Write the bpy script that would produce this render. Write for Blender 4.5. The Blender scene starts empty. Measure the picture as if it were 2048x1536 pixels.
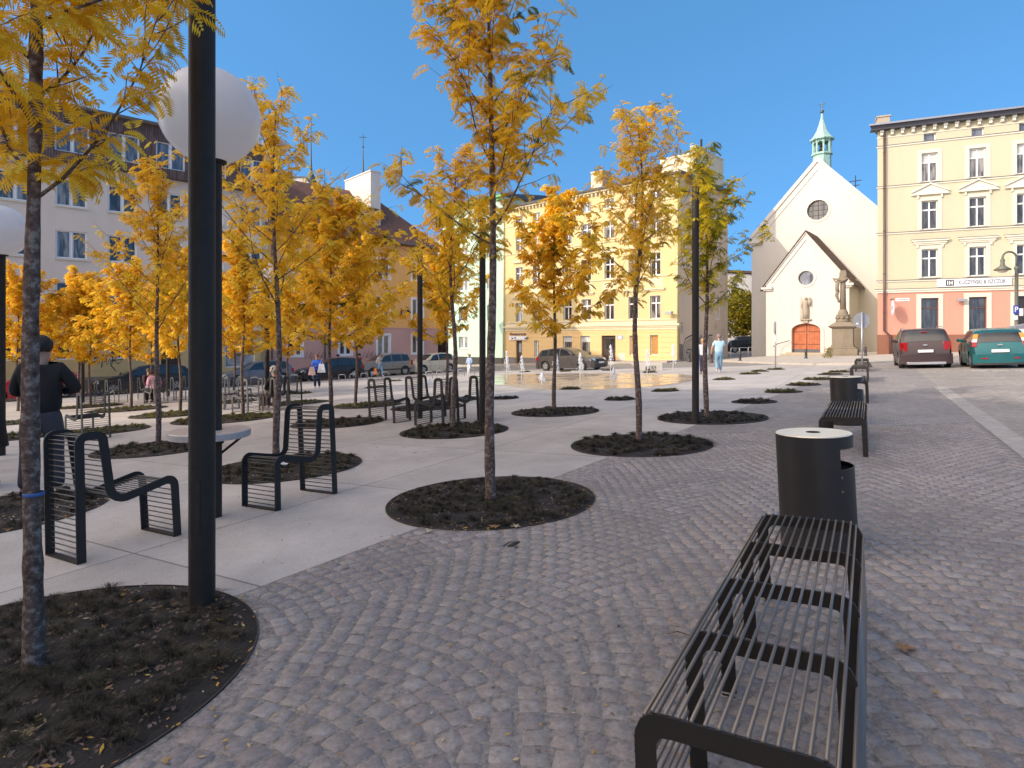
import bpy, bmesh, math, random
from math import sin, cos, pi, radians, sqrt, atan2
from mathutils import Vector, Matrix
SC = bpy.context.scene
COL = SC.collection
K = 1190.0; HZ = 676.0; CAMH = 1.5
def zg(X, Y): return 0.042*X - 0.022*Y + 0.08
def G(x, y):                      # photo pixel -> point on the sloping square
    Y = (CAMH-0.08)*K/(y-HZ-26.18+0.042*(x-1024)); X = (x-1024)*Y/K
    return Vector((X, Y, zg(X, Y)))
U = Vector((0.515, 0.857, 0)).normalized(); Wd = Vector((U.y, -U.x, 0))

# ---------------------------------------------------------------- materials
MATS = {}
def _nt(name):
    m = bpy.data.materials.new(name); m.use_nodes = True
    nt = m.node_tree; b = nt.nodes['Principled BSDF']
    return m, nt, b
def lk(nt, a, b): nt.links.new(a, b)
def mat(name, col, rough=0.6, metal=0.0, var=0.15, scale=6.0, bump=0.0, bscale=40.0, col2=None, emis=0, spec=0.5, trans=0, alpha=1, coat=0):
    if name in MATS: return MATS[name]
    m, nt, b = _nt(name)
    b.inputs['Roughness'].default_value = rough; b.inputs['Metallic'].default_value = metal
    b.inputs['Specular IOR Level'].default_value = spec
    if coat: b.inputs['Coat Weight'].default_value = coat; b.inputs['Coat Roughness'].default_value = 0.05
    if trans: b.inputs['Transmission Weight'].default_value = trans
    if alpha < 1: b.inputs['Alpha'].default_value = alpha
    c = (*col, 1)
    if var > 0:
        tc = nt.nodes.new('ShaderNodeTexCoord')
        n = nt.nodes.new('ShaderNodeTexNoise'); n.inputs['Scale'].default_value = scale; n.inputs['Detail'].default_value = 6; n.inputs['Roughness'].default_value = 0.65
        lk(nt, tc.outputs['Object'], n.inputs['Vector'])
        r = nt.nodes.new('ShaderNodeValToRGB')
        r.color_ramp.elements[0].position = 0.3; r.color_ramp.elements[1].position = 0.7
        d = col2 if col2 else tuple(max(0, v*(1-var)) for v in col)
        r.color_ramp.elements[0].color = (*d, 1)
        r.color_ramp.elements[1].color = (*tuple(min(1, v*(1+var*0.6)) for v in col), 1)
        lk(nt, n.outputs['Fac'], r.inputs['Fac']); lk(nt, r.outputs['Color'], b.inputs['Base Color'])
    else:
        b.inputs['Base Color'].default_value = c
    if bump > 0:
        tc2 = nt.nodes.new('ShaderNodeTexCoord')
        n2 = nt.nodes.new('ShaderNodeTexNoise'); n2.inputs['Scale'].default_value = bscale; n2.inputs['Detail'].default_value = 5
        lk(nt, tc2.outputs['Object'], n2.inputs['Vector'])
        bp = nt.nodes.new('ShaderNodeBump'); bp.inputs['Strength'].default_value = bump; bp.inputs['Distance'].default_value = 0.01
        lk(nt, n2.outputs['Fac'], bp.inputs['Height']); lk(nt, bp.outputs['Normal'], b.inputs['Normal'])
    if emis: b.inputs['Emission Color'].default_value = c; b.inputs['Emission Strength'].default_value = emis
    MATS[name] = m
    return m

def plaster(name, col, stain=(0.55, 0.5, 0.45), amt=0.25, rough=0.9, groove=0.0, speck=0.1):
    """render/plaster: broad weather stains, fine grain, optional horizontal grooves"""
    if name in MATS: return MATS[name]
    m, nt, b = _nt(name); b.inputs['Roughness'].default_value = rough; b.inputs['Specular IOR Level'].default_value = 0.2
    tc = nt.nodes.new('ShaderNodeTexCoord')
    mp = nt.nodes.new('ShaderNodeMapping'); mp.inputs['Scale'].default_value = (1, 1, 0.35); lk(nt, tc.outputs['Object'], mp.inputs['Vector'])
    n = nt.nodes.new('ShaderNodeTexNoise'); n.inputs['Scale'].default_value = 0.9; n.inputs['Detail'].default_value = 8; n.inputs['Roughness'].default_value = 0.7
    lk(nt, mp.outputs['Vector'], n.inputs['Vector'])
    r = nt.nodes.new('ShaderNodeMapRange'); r.inputs['From Min'].default_value = 0.48; r.inputs['From Max'].default_value = 0.78; r.inputs['To Max'].default_value = amt
    lk(nt, n.outputs['Fac'], r.inputs['Value'])
    mx = nt.nodes.new('ShaderNodeMixRGB'); mx.inputs['Color1'].default_value = (*col, 1); mx.inputs['Color2'].default_value = (*[c*s for c, s in zip(col, stain)], 1)
    lk(nt, r.outputs['Result'], mx.inputs['Fac'])
    n2 = nt.nodes.new('ShaderNodeTexNoise'); n2.inputs['Scale'].default_value = 14; n2.inputs['Detail'].default_value = 4; lk(nt, tc.outputs['Object'], n2.inputs['Vector'])
    r2 = nt.nodes.new('ShaderNodeMapRange'); r2.inputs['To Min'].default_value = 1-speck; r2.inputs['To Max'].default_value = 1+speck; lk(nt, n2.outputs['Fac'], r2.inputs['Value'])
    m2 = nt.nodes.new('ShaderNodeMixRGB'); m2.blend_type = 'MULTIPLY'; m2.inputs['Fac'].default_value = 1
    lk(nt, mx.outputs['Color'], m2.inputs['Color1']); lk(nt, r2.outputs['Result'], m2.inputs['Color2'])
    lk(nt, m2.outputs['Color'], b.inputs['Base Color'])
    bp = nt.nodes.new('ShaderNodeBump'); bp.inputs['Strength'].default_value = 0.25; bp.inputs['Distance'].default_value = 0.02
    lk(nt, n2.outputs['Fac'], bp.inputs['Height']); lk(nt, bp.outputs['Normal'], b.inputs['Normal'])
    MATS[name] = m; return m

# ---------------------------------------------------------------- mesh builder
class MB:
    def __init__(s): s.v = []; s.f = []; s.tone = []
    def quad(s, a, b, c, d):
        n = len(s.v); s.v += [tuple(a), tuple(b), tuple(c), tuple(d)]; s.f.append((n, n+1, n+2, n+3)); return s
    def tri(s, a, b, c):
        n = len(s.v); s.v += [tuple(a), tuple(b), tuple(c)]; s.f.append((n, n+1, n+2)); return s
    def hexa(s, p):               # 8 corners: bottom ring 0-3 (ccw), top ring 4-7
        n = len(s.v); s.v += [tuple(q) for q in p]
        for f in ((3, 2, 1, 0), (4, 5, 6, 7), (0, 1, 5, 4), (1, 2, 6, 5), (2, 3, 7, 6), (3, 0, 4, 7)):
            s.f.append(tuple(n+i for i in f))
        return s
    def box(s, x0, x1, y0, y1, z0, z1):
        return s.hexa([(x0, y0, z0), (x1, y0, z0), (x1, y1, z0), (x0, y1, z0), (x0, y0, z1), (x1, y0, z1), (x1, y1, z1), (x0, y1, z1)])
    def tube(s, pts, r, n=8, cap=True):
        pts = [Vector(p) for p in pts]; rs = r if isinstance(r, (list, tuple)) else [r]*len(pts)
        base = len(s.v); prev = None
        for i, p in enumerate(pts):
            if i == 0: t = pts[1]-pts[0]
            elif i == len(pts)-1: t = pts[-1]-pts[-2]
            else: t = pts[i+1]-pts[i-1]
            t = t.normalized() if t.length > 1e-9 else Vector((0, 0, 1))
            if prev is None:
                a = Vector((0, 0, 1)) if abs(t.z) < 0.9 else Vector((1, 0, 0)); x = t.cross(a).normalized()
            else:
                x = prev-t*prev.dot(t); x = x.normalized() if x.length > 1e-6 else t.orthogonal().normalized()
            prev = x; y = t.cross(x)
            for k in range(n):
                a = 2*pi*k/n; s.v.append(tuple(p+(x*cos(a)+y*sin(a))*rs[i]))
        for i in range(len(pts)-1):
            for k in range(n):
                a = base+i*n+k; b = base+i*n+(k+1) % n; s.f.append((a, b, b+n, a+n))
        if cap:
            s.f.append(tuple(base+k for k in range(n))[::-1]); e = base+(len(pts)-1)*n; s.f.append(tuple(e+k for k in range(n)))
        return s
    def lathe(s, prof, n=24, c=(0, 0, 0), a0=0, a1=2*pi, cap=True):
        base = len(s.v); full = abs(a1-a0-2*pi) < 1e-6; m = n if full else n+1
        for (r, z) in prof:
            for k in range(m):
                a = a0+(a1-a0)*k/n; s.v.append((c[0]+r*cos(a), c[1]+r*sin(a), c[2]+z))
        for i in range(len(prof)-1):
            for k in range(n):
                a = base+i*m+k; b = base+i*m+(k+1) % m if full else base+i*m+k+1
                s.f.append((a, b, b+m, a+m))
        if cap and full:
            if prof[0][0] > 1e-4: s.f.append(tuple(base+k for k in range(n))[::-1])
            e = base+(len(prof)-1)*m
            if prof[-1][0] > 1e-4: s.f.append(tuple(e+k for k in range(n)))
        return s
    def sphere(s, c, r, n=16, m=10, sc=(1, 1, 1)):
        prof = [(sin(pi*i/m), -cos(pi*i/m)) for i in range(m+1)]
        base = len(s.v)
        for (q, z) in prof:
            for k in range(n):
                a = 2*pi*k/n; s.v.append((c[0]+r*sc[0]*q*cos(a), c[1]+r*sc[1]*q*sin(a), c[2]+r*sc[2]*z))
        for i in range(m):
            for k in range(n):
                a = base+i*n+k; b = base+i*n+(k+1) % n; s.f.append((a, b, b+n, a+n))
        return s
    def prism(s, poly, z0, z1):   # poly list of (x,y), ccw
        n = len(s.v); m = len(poly)
        for (x, y) in poly: s.v.append((x, y, z0))
        for (x, y) in poly: s.v.append((x, y, z1))
        s.f.append(tuple(n+i for i in range(m))[::-1]); s.f.append(tuple(n+m+i for i in range(m)))
        for i in range(m): j = (i+1) % m; s.f.append((n+i, n+j, n+m+j, n+m+i))
        return s
    def prism_y(s, poly, y0, y1): # poly in (x,z)
        n = len(s.v); m = len(poly)
        for (x, z) in poly: s.v.append((x, y0, z))
        for (x, z) in poly: s.v.append((x, y1, z))
        s.f.append(tuple(n+i for i in range(m))); s.f.append(tuple(n+m+i for i in range(m))[::-1])
        for i in range(m): j = (i+1) % m; s.f.append((n+j, n+i, n+m+i, n+m+j))
        return s
    def ribbon(s, path, w, x0, x1):  # path in (y,z) plane, in-plane width w, extruded x0..x1
        n = len(s.v); m = len(path)
        L = []
        for i, (y, z) in enumerate(path):
            a = path[max(0, i-1)]; b = path[min(m-1, i+1)]
            t = Vector((b[0]-a[0], b[1]-a[1])).normalized(); nn = Vector((-t.y, t.x))
            L.append(((y+nn.x*w/2, z+nn.y*w/2), (y-nn.x*w/2, z-nn.y*w/2)))
        for (p, q) in L: s.v += [(x0, *p), (x0, *q), (x1, *q), (x1, *p)]
        for i in range(m-1):
            a = n+4*i
            for k in range(4): s.f.append((a+k, a+(k+1) % 4, a+4+(k+1) % 4, a+4+k))
        s.f.append((n, n+1, n+2, n+3)); e = n+4*(m-1); s.f.append((e+3, e+2, e+1, e))
        return s
    def mesh(s, name, m=None, smooth=False):
        me = bpy.data.meshes.new(name); me.from_pydata(s.v, [], s.f); me.validate()
        if m: me.materials.append(m)
        if smooth: me.polygons.foreach_set('use_smooth', [True]*len(me.polygons))
        me.update(); return me
    def fix(s, me):
        bm = bmesh.new(); bm.from_mesh(me); bmesh.ops.recalc_face_normals(bm, faces=bm.faces); bm.to_mesh(me); bm.free()
    def build(s, name, m=None, parent=None, smooth=False, auto=None, bevel=0, fix=True):
        me = s.mesh(name, m, smooth or auto is not None)
        if fix: s.fix(me)
        if auto is not None:
            try: me.set_sharp_from_angle(angle=radians(auto))
            except Exception: pass
        o = bpy.data.objects.new(name, me); COL.objects.link(o)
        if parent: o.parent = parent
        if bevel:
            md = o.modifiers.new('bevel', 'BEVEL'); md.width = bevel; md.segments = 2; md.limit_method = 'ANGLE'; md.angle_limit = radians(40)
        return o
def link_mesh(name, me, parent=None, loc=None, rz=None):
    o = bpy.data.objects.new(name, me); COL.objects.link(o)
    if parent: o.parent = parent
    if loc is not None: o.location = loc
    if rz is not None: o.rotation_euler.z = rz
    return o
def tag(o, label=None, cat=None, group=None, kind=None):
    if label: o['label'] = label
    if cat: o['category'] = cat
    if group: o['group'] = group
    if kind: o['kind'] = kind
    return o
def thing(name, label, cat, loc=(0, 0, 0), rz=0, group=None):
    o = bpy.data.objects.new(name, None); COL.objects.link(o); o.location = loc; o.rotation_euler = (0, 0, rz)
    o.empty_display_size = 0.2
    return tag(o, label, cat, group)
def dup(root, loc, rz, label=None, group=None, scale=None):
    def cp(o, par):
        c = o.copy(); COL.objects.link(c); c.parent = par
        for ch in list(o.children): cp(ch, c)
        return c
    kids = list(root.children)
    r = root.copy(); COL.objects.link(r); r.location = loc; r.rotation_euler = (0, 0, rz)
    if scale: r.scale = scale
    for ch in kids: cp(ch, r)
    if label: r['label'] = label
    if group: r['group'] = group
    return r
def gpoly(name, pts, off, m, kind='structure', sub=0):
    """sheet lying on the sloping ground, pts (X,Y)"""
    mb = MB(); n = len(pts)
    for (x, y) in pts: mb.v.append((x, y, zg(x, y)+off))
    mb.f.append(tuple(range(n)))
    o = mb.build(name, m, fix=False)
    if o.data.polygons[0].normal.z < 0: o.data.flip_normals()
    if kind: o['kind'] = kind
    return o
def text_obj(name, body, size, m, parent, loc, rz=0, ext=0.004, font_scale=1.0, align='CENTER', rx=pi/2):
    cu = bpy.data.curves.new(name, 'FONT'); cu.body = body; cu.size = size; cu.extrude = ext; cu.align_x = align; cu.align_y = 'CENTER'; cu.offset = size*.022
    t = bpy.data.objects.new(name, cu); COL.objects.link(t)
    dg = bpy.context.evaluated_depsgraph_get(); me = bpy.data.meshes.new_from_object(t.evaluated_get(dg))
    bpy.data.objects.remove(t); me.materials.clear(); me.materials.append(m)
    o = bpy.data.objects.new(name, me); COL.objects.link(o); o.parent = parent; o.location = loc; o.rotation_euler = (rx, 0, rz)
    o.scale = (font_scale, 1, 1)
    return o
# ---------------------------------------------------------------- world, sun, camera
def setup():
    w = bpy.data.worlds.new('World'); SC.world = w; w.use_nodes = True
    nt = w.node_tree; bg = nt.nodes['Background']
    sky = nt.nodes.new('ShaderNodeTexSky'); sky.sky_type = 'NISHITA'; sky.sun_disc = False
    el = radians(27); sd = Vector((0.9, 0.43, 0)).normalized()
    sky.sun_elevation = el; sky.sun_rotation = atan2(-sd.x, -sd.y) % (2*pi)
    sky.air_density = SKY_AIR; sky.dust_density = SKY_DUST; sky.ozone_density = SKY_OZONE
    # clear deep autumn sky: look-up lifted off the hazy horizon, warm glow added on the sun side to lift the shade
    tc = nt.nodes.new('ShaderNodeTexCoord'); ad = nt.nodes.new('ShaderNodeVectorMath'); ad.operation = 'ADD'; ad.inputs[1].default_value = (0, 0, SKY_LIFT); lk(nt, tc.outputs['Generated'], ad.inputs[0])
    nm = nt.nodes.new('ShaderNodeVectorMath'); nm.operation = 'NORMALIZE'; lk(nt, ad.outputs[0], nm.inputs[0]); lk(nt, nm.outputs[0], sky.inputs['Vector']) if 'Vector' in sky.inputs else None
    hs = nt.nodes.new('ShaderNodeHueSaturation'); hs.inputs['Hue'].default_value = 0.492; hs.inputs['Saturation'].default_value = SKY_SAT; hs.inputs['Value'].default_value = SKY_VAL; lk(nt, sky.outputs['Color'], hs.inputs['Color'])
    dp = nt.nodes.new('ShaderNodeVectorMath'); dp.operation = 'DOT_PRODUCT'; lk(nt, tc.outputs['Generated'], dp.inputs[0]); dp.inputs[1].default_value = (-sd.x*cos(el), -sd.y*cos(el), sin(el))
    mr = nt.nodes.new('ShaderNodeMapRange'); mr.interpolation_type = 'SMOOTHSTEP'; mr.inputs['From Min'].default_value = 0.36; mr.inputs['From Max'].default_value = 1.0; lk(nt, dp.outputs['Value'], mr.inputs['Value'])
    gl = nt.nodes.new('ShaderNodeVectorMath'); gl.operation = 'SCALE'; gl.inputs[0].default_value = FILL_GLOW_COL; lk(nt, mr.outputs[0], gl.inputs['Scale'])
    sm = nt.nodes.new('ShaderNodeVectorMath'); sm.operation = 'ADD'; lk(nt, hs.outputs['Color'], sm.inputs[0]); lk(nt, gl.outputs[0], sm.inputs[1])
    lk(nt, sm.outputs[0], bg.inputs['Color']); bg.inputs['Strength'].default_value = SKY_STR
    l = bpy.data.lights.new('sun', 'SUN'); l.energy = SUN_STR; l.angle = radians(0.5); l.color = (1, 0.90, 0.76)
    o = bpy.data.objects.new('sun', l); COL.objects.link(o)
    d = Vector((sd.x*cos(el), sd.y*cos(el), -sin(el))); o.rotation_euler = d.to_track_quat('-Z', 'Y').to_euler(); o.location = (-20, -20, 30)
    c = bpy.data.cameras.new('camera'); c.sensor_width = 36; c.lens = K/2048*36; c.shift_y = -(768-HZ)/2048; c.clip_end = 2000; c.clip_start = 0.05
    co = bpy.data.objects.new('camera', c); COL.objects.link(co); co.location = (0, 0, CAMH); co.rotation_euler = (radians(90), 0, 0)
    SC.camera = co
    SC.view_settings.view_transform = 'Standard'; SC.view_settings.look = 'None'; SC.view_settings.exposure = EXPO; SC.view_settings.gamma = 1
    SC.cycles.max_bounces = 6; SC.cycles.transparent_max_bounces = 12
SKY_AIR, SKY_DUST, SKY_OZONE, SKY_STR, SUN_STR, EXPO = 1.0, 0.2, 2.6, 0.15, 1.85, 0.75
SKY_LIFT, SKY_SAT, SKY_VAL, FILL_GLOW_COL = 0.44, 1.20, 1.33, (15.0, 11.2, 7.0)
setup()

# ---------------------------------------------------------------- paving materials
def frame_vec(nt):
    tc = nt.nodes.new('ShaderNodeTexCoord'); mp = nt.nodes.new('ShaderNodeMapping'); mp.vector_type = 'POINT'
    mp.inputs['Rotation'].default_value = (0, 0, -atan2(Wd.y, Wd.x)); lk(nt, tc.outputs['Object'], mp.inputs['Vector'])
    return mp.outputs['Vector']       # x along Wd, y along U
def nmath(nt, op, a, b=None, c=None):
    n = nt.nodes.new('ShaderNodeMath'); n.operation = op
    for i, v in enumerate((a, b, c)):
        if v is None: continue
        if isinstance(v, (int, float)): n.inputs[i].default_value = v
        else: lk(nt, v, n.inputs[i])
    return n.outputs[0]
STN = 0.105; BP = 1.26; SAG = 0.19
def cobble_far(name, col, joint, jw=0.10, contrast=0.3):
    m, nt, b = _nt(name); b.inputs['Roughness'].default_value = 0.8; b.inputs['Specular IOR Level'].default_value = 0.3
    v = frame_vec(nt)
    nz = nt.nodes.new('ShaderNodeTexNoise'); nz.inputs['Scale'].default_value = 7; nz.inputs['Detail'].default_value = 2; lk(nt, v, nz.inputs['Vector'])
    vm = nt.nodes.new('ShaderNodeVectorMath'); vm.operation = 'MULTIPLY_ADD'; lk(nt, nz.outputs['Color'], vm.inputs[0]); vm.inputs[1].default_value = (0.05, 0.05, 0); lk(nt, v, vm.inputs[2])
    sp = nt.nodes.new('ShaderNodeSeparateXYZ'); lk(nt, vm.outputs[0], sp.inputs[0])
    t = nmath(nt, 'SUBTRACT', nmath(nt, 'FRACT', nmath(nt, 'DIVIDE', sp.outputs[0], BP)), 0.5)
    arc = nmath(nt, 'MULTIPLY', nmath(nt, 'MULTIPLY', t, t), 4*SAG)
    row = nmath(nt, 'DIVIDE', nmath(nt, 'ADD', sp.outputs[1], arc), STN)
    ri = nmath(nt, 'FLOOR', row); col_ = nmath(nt, 'ADD', nmath(nt, 'DIVIDE', sp.outputs[0], STN), nmath(nt, 'MULTIPLY', ri, 0.5))
    du = nmath(nt, 'ABSOLUTE', nmath(nt, 'SUBTRACT', nmath(nt, 'FRACT', col_), 0.5)); dv = nmath(nt, 'ABSOLUTE', nmath(nt, 'SUBTRACT', nmath(nt, 'FRACT', row), 0.5))
    mxx = nmath(nt, 'MAXIMUM', du, dv)
    ed = nt.nodes.new('ShaderNodeMapRange'); ed.interpolation_type = 'SMOOTHSTEP'; ed.inputs['From Min'].default_value = 0.5-jw; ed.inputs['From Max'].default_value = 0.49; lk(nt, mxx, ed.inputs['Value'])
    cb = nt.nodes.new('ShaderNodeCombineXYZ'); lk(nt, nmath(nt, 'FLOOR', col_), cb.inputs[0]); lk(nt, ri, cb.inputs[1])
    wn = nt.nodes.new('ShaderNodeTexWhiteNoise'); lk(nt, cb.outputs[0], wn.inputs['Vector'])
    rr = nt.nodes.new('ShaderNodeMapRange'); rr.inputs['To Min'].default_value = 1-contrast; rr.inputs['To Max'].default_value = 1+contrast; lk(nt, wn.outputs['Value'], rr.inputs['Value'])
    big = nt.nodes.new('ShaderNodeTexNoise'); big.inputs['Scale'].default_value = 0.7; big.inputs['Detail'].default_value = 6; lk(nt, v, big.inputs['Vector'])
    rb = nt.nodes.new('ShaderNodeMapRange'); rb.inputs['From Min'].default_value = 0.3; rb.inputs['From Max'].default_value = 0.7; rb.inputs['To Min'].default_value = 0.8; rb.inputs['To Max'].default_value = 1.15; lk(nt, big.outputs['Fac'], rb.inputs['Value'])
    f = nmath(nt, 'MULTIPLY', rr.outputs[0], rb.outputs[0])
    mm = nt.nodes.new('ShaderNodeMixRGB'); mm.blend_type = 'MULTIPLY'; mm.inputs['Fac'].default_value = 1; mm.inputs['Color1'].default_value = (*col, 1); lk(nt, f, mm.inputs['Color2'])
    mj = nt.nodes.new('ShaderNodeMixRGB'); lk(nt, ed.outputs[0], mj.inputs['Fac']); lk(nt, mm.outputs[0], mj.inputs['Color1']); mj.inputs['Color2'].default_value = (*joint, 1)
    lk(nt, mj.outputs[0], b.inputs['Base Color'])
    bp = nt.nodes.new('ShaderNodeBump'); bp.inputs['Strength'].default_value = 0.7; bp.inputs['Distance'].default_value = 0.012; bp.invert = True
    lk(nt, ed.outputs[0], bp.inputs['Height']); lk(nt, bp.outputs['Normal'], b.inputs['Normal'])
    MATS[name] = m; return m
def slab_mat(name, col, joint):
    m, nt, b = _nt(name); b.inputs['Roughness'].default_value = 0.7; b.inputs['Specular IOR Level'].default_value = 0.35
    v = frame_vec(nt)
    br = nt.nodes.new('ShaderNodeTexBrick'); br.offset = 0.0; br.inputs['Scale'].default_value = 1; br.inputs['Brick Width'].default_value = 2.4; br.inputs['Row Height'].default_value = 2.4
    br.inputs['Mortar Size'].default_value = 0.010; br.inputs['Mortar Smooth'].default_value = 0.1; br.inputs['Bias'].default_value = 0
    br.inputs['Color1'].default_value = (*[c*0.90 for c in col], 1); br.inputs['Color2'].default_value = (*[c*1.08 for c in col], 1); br.inputs['Mortar'].default_value = (*joint, 1)
    lk(nt, v, br.inputs['Vector'])
    n1 = nt.nodes.new('ShaderNodeTexNoise'); n1.inputs['Scale'].default_value = 120; n1.inputs['Detail'].default_value = 3; lk(nt, v, n1.inputs['Vector'])
    n2 = nt.nodes.new('ShaderNodeTexNoise'); n2.inputs['Scale'].default_value = 1.1; n2.inputs['Detail'].default_value = 9; n2.inputs['Roughness'].default_value = 0.7; lk(nt, v, n2.inputs['Vector'])
    r1 = nt.nodes.new('ShaderNodeMapRange'); r1.inputs['From Min'].default_value = 0.3; r1.inputs['From Max'].default_value = 0.7; r1.inputs['To Min'].default_value = 0.80; r1.inputs['To Max'].default_value = 1.15; lk(nt, n1.outputs['Fac'], r1.inputs['Value'])
    r2 = nt.nodes.new('ShaderNodeMapRange'); r2.inputs['From Min'].default_value = 0.3; r2.inputs['From Max'].default_value = 0.7; r2.inputs['To Min'].default_value = 0.74; r2.inputs['To Max'].default_value = 1.10; lk(nt, n2.outputs['Fac'], r2.inputs['Value'])
    mm = nt.nodes.new('ShaderNodeMixRGB'); mm.blend_type = 'MULTIPLY'; mm.inputs['Fac'].default_value = 1; lk(nt, br.outputs['Color'], mm.inputs['Color1']); lk(nt, nmath(nt, 'MULTIPLY', r1.outputs[0], r2.outputs[0]), mm.inputs['Color2'])
    lk(nt, mm.outputs[0], b.inputs['Base Color'])
    bp = nt.nodes.new('ShaderNodeBump'); bp.inputs['Strength'].default_value = 0.2; bp.inputs['Distance'].default_value = 0.004
    lk(nt, n1.outputs['Fac'], bp.inputs['Height']); lk(nt, bp.outputs['Normal'], b.inputs['Normal'])
    MATS[name] = m; return m

def stone_mat(name, col):
    m, nt, b = _nt(name); b.inputs['Roughness'].default_value = 0.75; b.inputs['Specular IOR Level'].default_value = 0.35
    g = nt.nodes.new('ShaderNodeNewGeometry'); tc = nt.nodes.new('ShaderNodeTexCoord')
    r = nt.nodes.new('ShaderNodeValToRGB'); cr = r.color_ramp
    cr.elements[0].color = (col[0]*0.86, col[1]*0.83, col[2]*0.87, 1); cr.elements[1].color = (col[0]*1.08, col[1]*1.10, col[2]*1.13, 1)
    e = cr.elements.new(0.5); e.color = (*col, 1); e = cr.elements.new(0.8); e.color = (col[0]*1.05, col[1]*1.0, col[2]*0.98, 1)
    lk(nt, g.outputs['Random Per Island'], r.inputs['Fac'])
    n1 = nt.nodes.new('ShaderNodeTexNoise'); n1.inputs['Scale'].default_value = 28; n1.inputs['Detail'].default_value = 10; n1.inputs['Roughness'].default_value = 0.8; lk(nt, tc.outputs['Object'], n1.inputs['Vector'])
    n2 = nt.nodes.new('ShaderNodeTexNoise'); n2.inputs['Scale'].default_value = 0.8; n2.inputs['Detail'].default_value = 5; lk(nt, tc.outputs['Object'], n2.inputs['Vector'])
    r1 = nt.nodes.new('ShaderNodeMapRange'); r1.inputs['From Min'].default_value = 0.3; r1.inputs['From Max'].default_value = 0.7; r1.inputs['To Min'].default_value = 0.55; r1.inputs['To Max'].default_value = 1.42; lk(nt, n1.outputs['Fac'], r1.inputs['Value'])
    r2 = nt.nodes.new('ShaderNodeMapRange'); r2.inputs['From Min'].default_value = 0.3; r2.inputs['From Max'].default_value = 0.7; r2.inputs['To Min'].default_value = 0.78; r2.inputs['To Max'].default_value = 1.15; lk(nt, n2.outputs['Fac'], r2.inputs['Value'])
    mm = nt.nodes.new('ShaderNodeMixRGB'); mm.blend_type = 'MULTIPLY'; mm.inputs['Fac'].default_value = 1; lk(nt, r.outputs['Color'], mm.inputs['Color1']); lk(nt, nmath(nt, 'MULTIPLY', r1.outputs[0], r2.outputs[0]), mm.inputs['Color2'])
    lk(nt, mm.outputs[0], b.inputs['Base Color'])
    bp = nt.nodes.new('ShaderNodeBump'); bp.inputs['Strength'].default_value = 0.8; bp.inputs['Distance'].default_value = 0.006
    lk(nt, n1.outputs['Fac'], bp.inputs['Height']); lk(nt, bp.outputs['Normal'], b.inputs['Normal'])
    MATS[name] = m; return m
COB = (0.305, 0.270, 0.247)
M_cobfar = cobble_far('cobble paving', COB, (0.225, 0.204, 0.192), contrast=0.13)
M_cobroad = cobble_far('road setts', (0.36, 0.315, 0.275), (0.26, 0.225, 0.195), contrast=0.15)
M_stone = stone_mat('granite setts', COB)
M_mortar = mat('joint sand', (0.250, 0.222, 0.203), 0.95, var=0.62, scale=38, bump=0.5, bscale=120)
M_slab = slab_mat('concrete slabs', (0.49, 0.445, 0.405), (0.25, 0.225, 0.20))
M_soil = mat('dark soil', (0.022, 0.017, 0.014), 0.98, var=0.4, scale=35, bump=1.0, bscale=50)
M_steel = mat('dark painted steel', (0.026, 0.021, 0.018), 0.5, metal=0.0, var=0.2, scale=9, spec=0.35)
M_rod = mat('steel rods', (0.17, 0.145, 0.125), 0.30, metal=0.35, var=0.1, scale=9)
M_pole = mat('graphite pole paint', (0.034, 0.027, 0.022), 0.6, metal=0.0, var=0.25, scale=9, bump=0.2, bscale=150, spec=0.3)
M_kerb = mat('granite kerb', (0.40, 0.355, 0.31), 0.8, var=0.25, scale=8, bump=0.3, bscale=60)
M_asph = mat('asphalt', (0.24, 0.22, 0.20), 0.9, var=0.2, scale=3, bump=0.3, bscale=150)

# ---------------------------------------------------------------- ground
BL0 = Vector((-1.6, 3.72)); BLd = Vector((0.586, 0.810)).normalized()      # edge between slabs (left) and setts (right)
def bl(t): p = BL0+BLd*t; return (p.x, p.y)
KS0 = Vector((6.11, 7.1)); KSd = Vector((U.x, U.y))                          # pale kerb strip along the road
def ks(t, off=0): p = KS0+KSd*t+Vector((Wd.x, Wd.y))*off; return (p.x, p.y)
gpoly('ground', [(-400, -120), (400, -120), (400, 700), (-400, 700)], -0.012, M_asph)
gpoly('cobble_ground', [bl(-30), bl(36), ks(34, 0), ks(-25, 0)], 0.0, M_cobfar)
gpoly('square_paving', [bl(-30), (-60, -10), (-60, 14), (-34, 22), (-5.2, 46), (0.5, 43), (6, 38.2), (13, 34), (22, 36), bl(36)], 0.001, M_slab)
gpoly('road', [ks(-25, 0.0), ks(40, 0.0), ks(44, 16), ks(-25, 16)], 0.0, M_cobroad)
kb = MB()
for i in range(-12, 10):
    a = ks(i*1.0+0.006, -0.13); b = ks(i*1.0+0.994, -0.13); c = ks(i*1.0+0.994, 0.13); d = ks(i*1.0+0.006, 0.13)
    P = [(*p, zg(*p)+z) for z in (-0.03, 0.012) for p in (a, b, c, d)]
    kb.hexa(P)
kb.build('kerb', M_kerb, bevel=0.006)['kind'] = 'structure'
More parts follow.
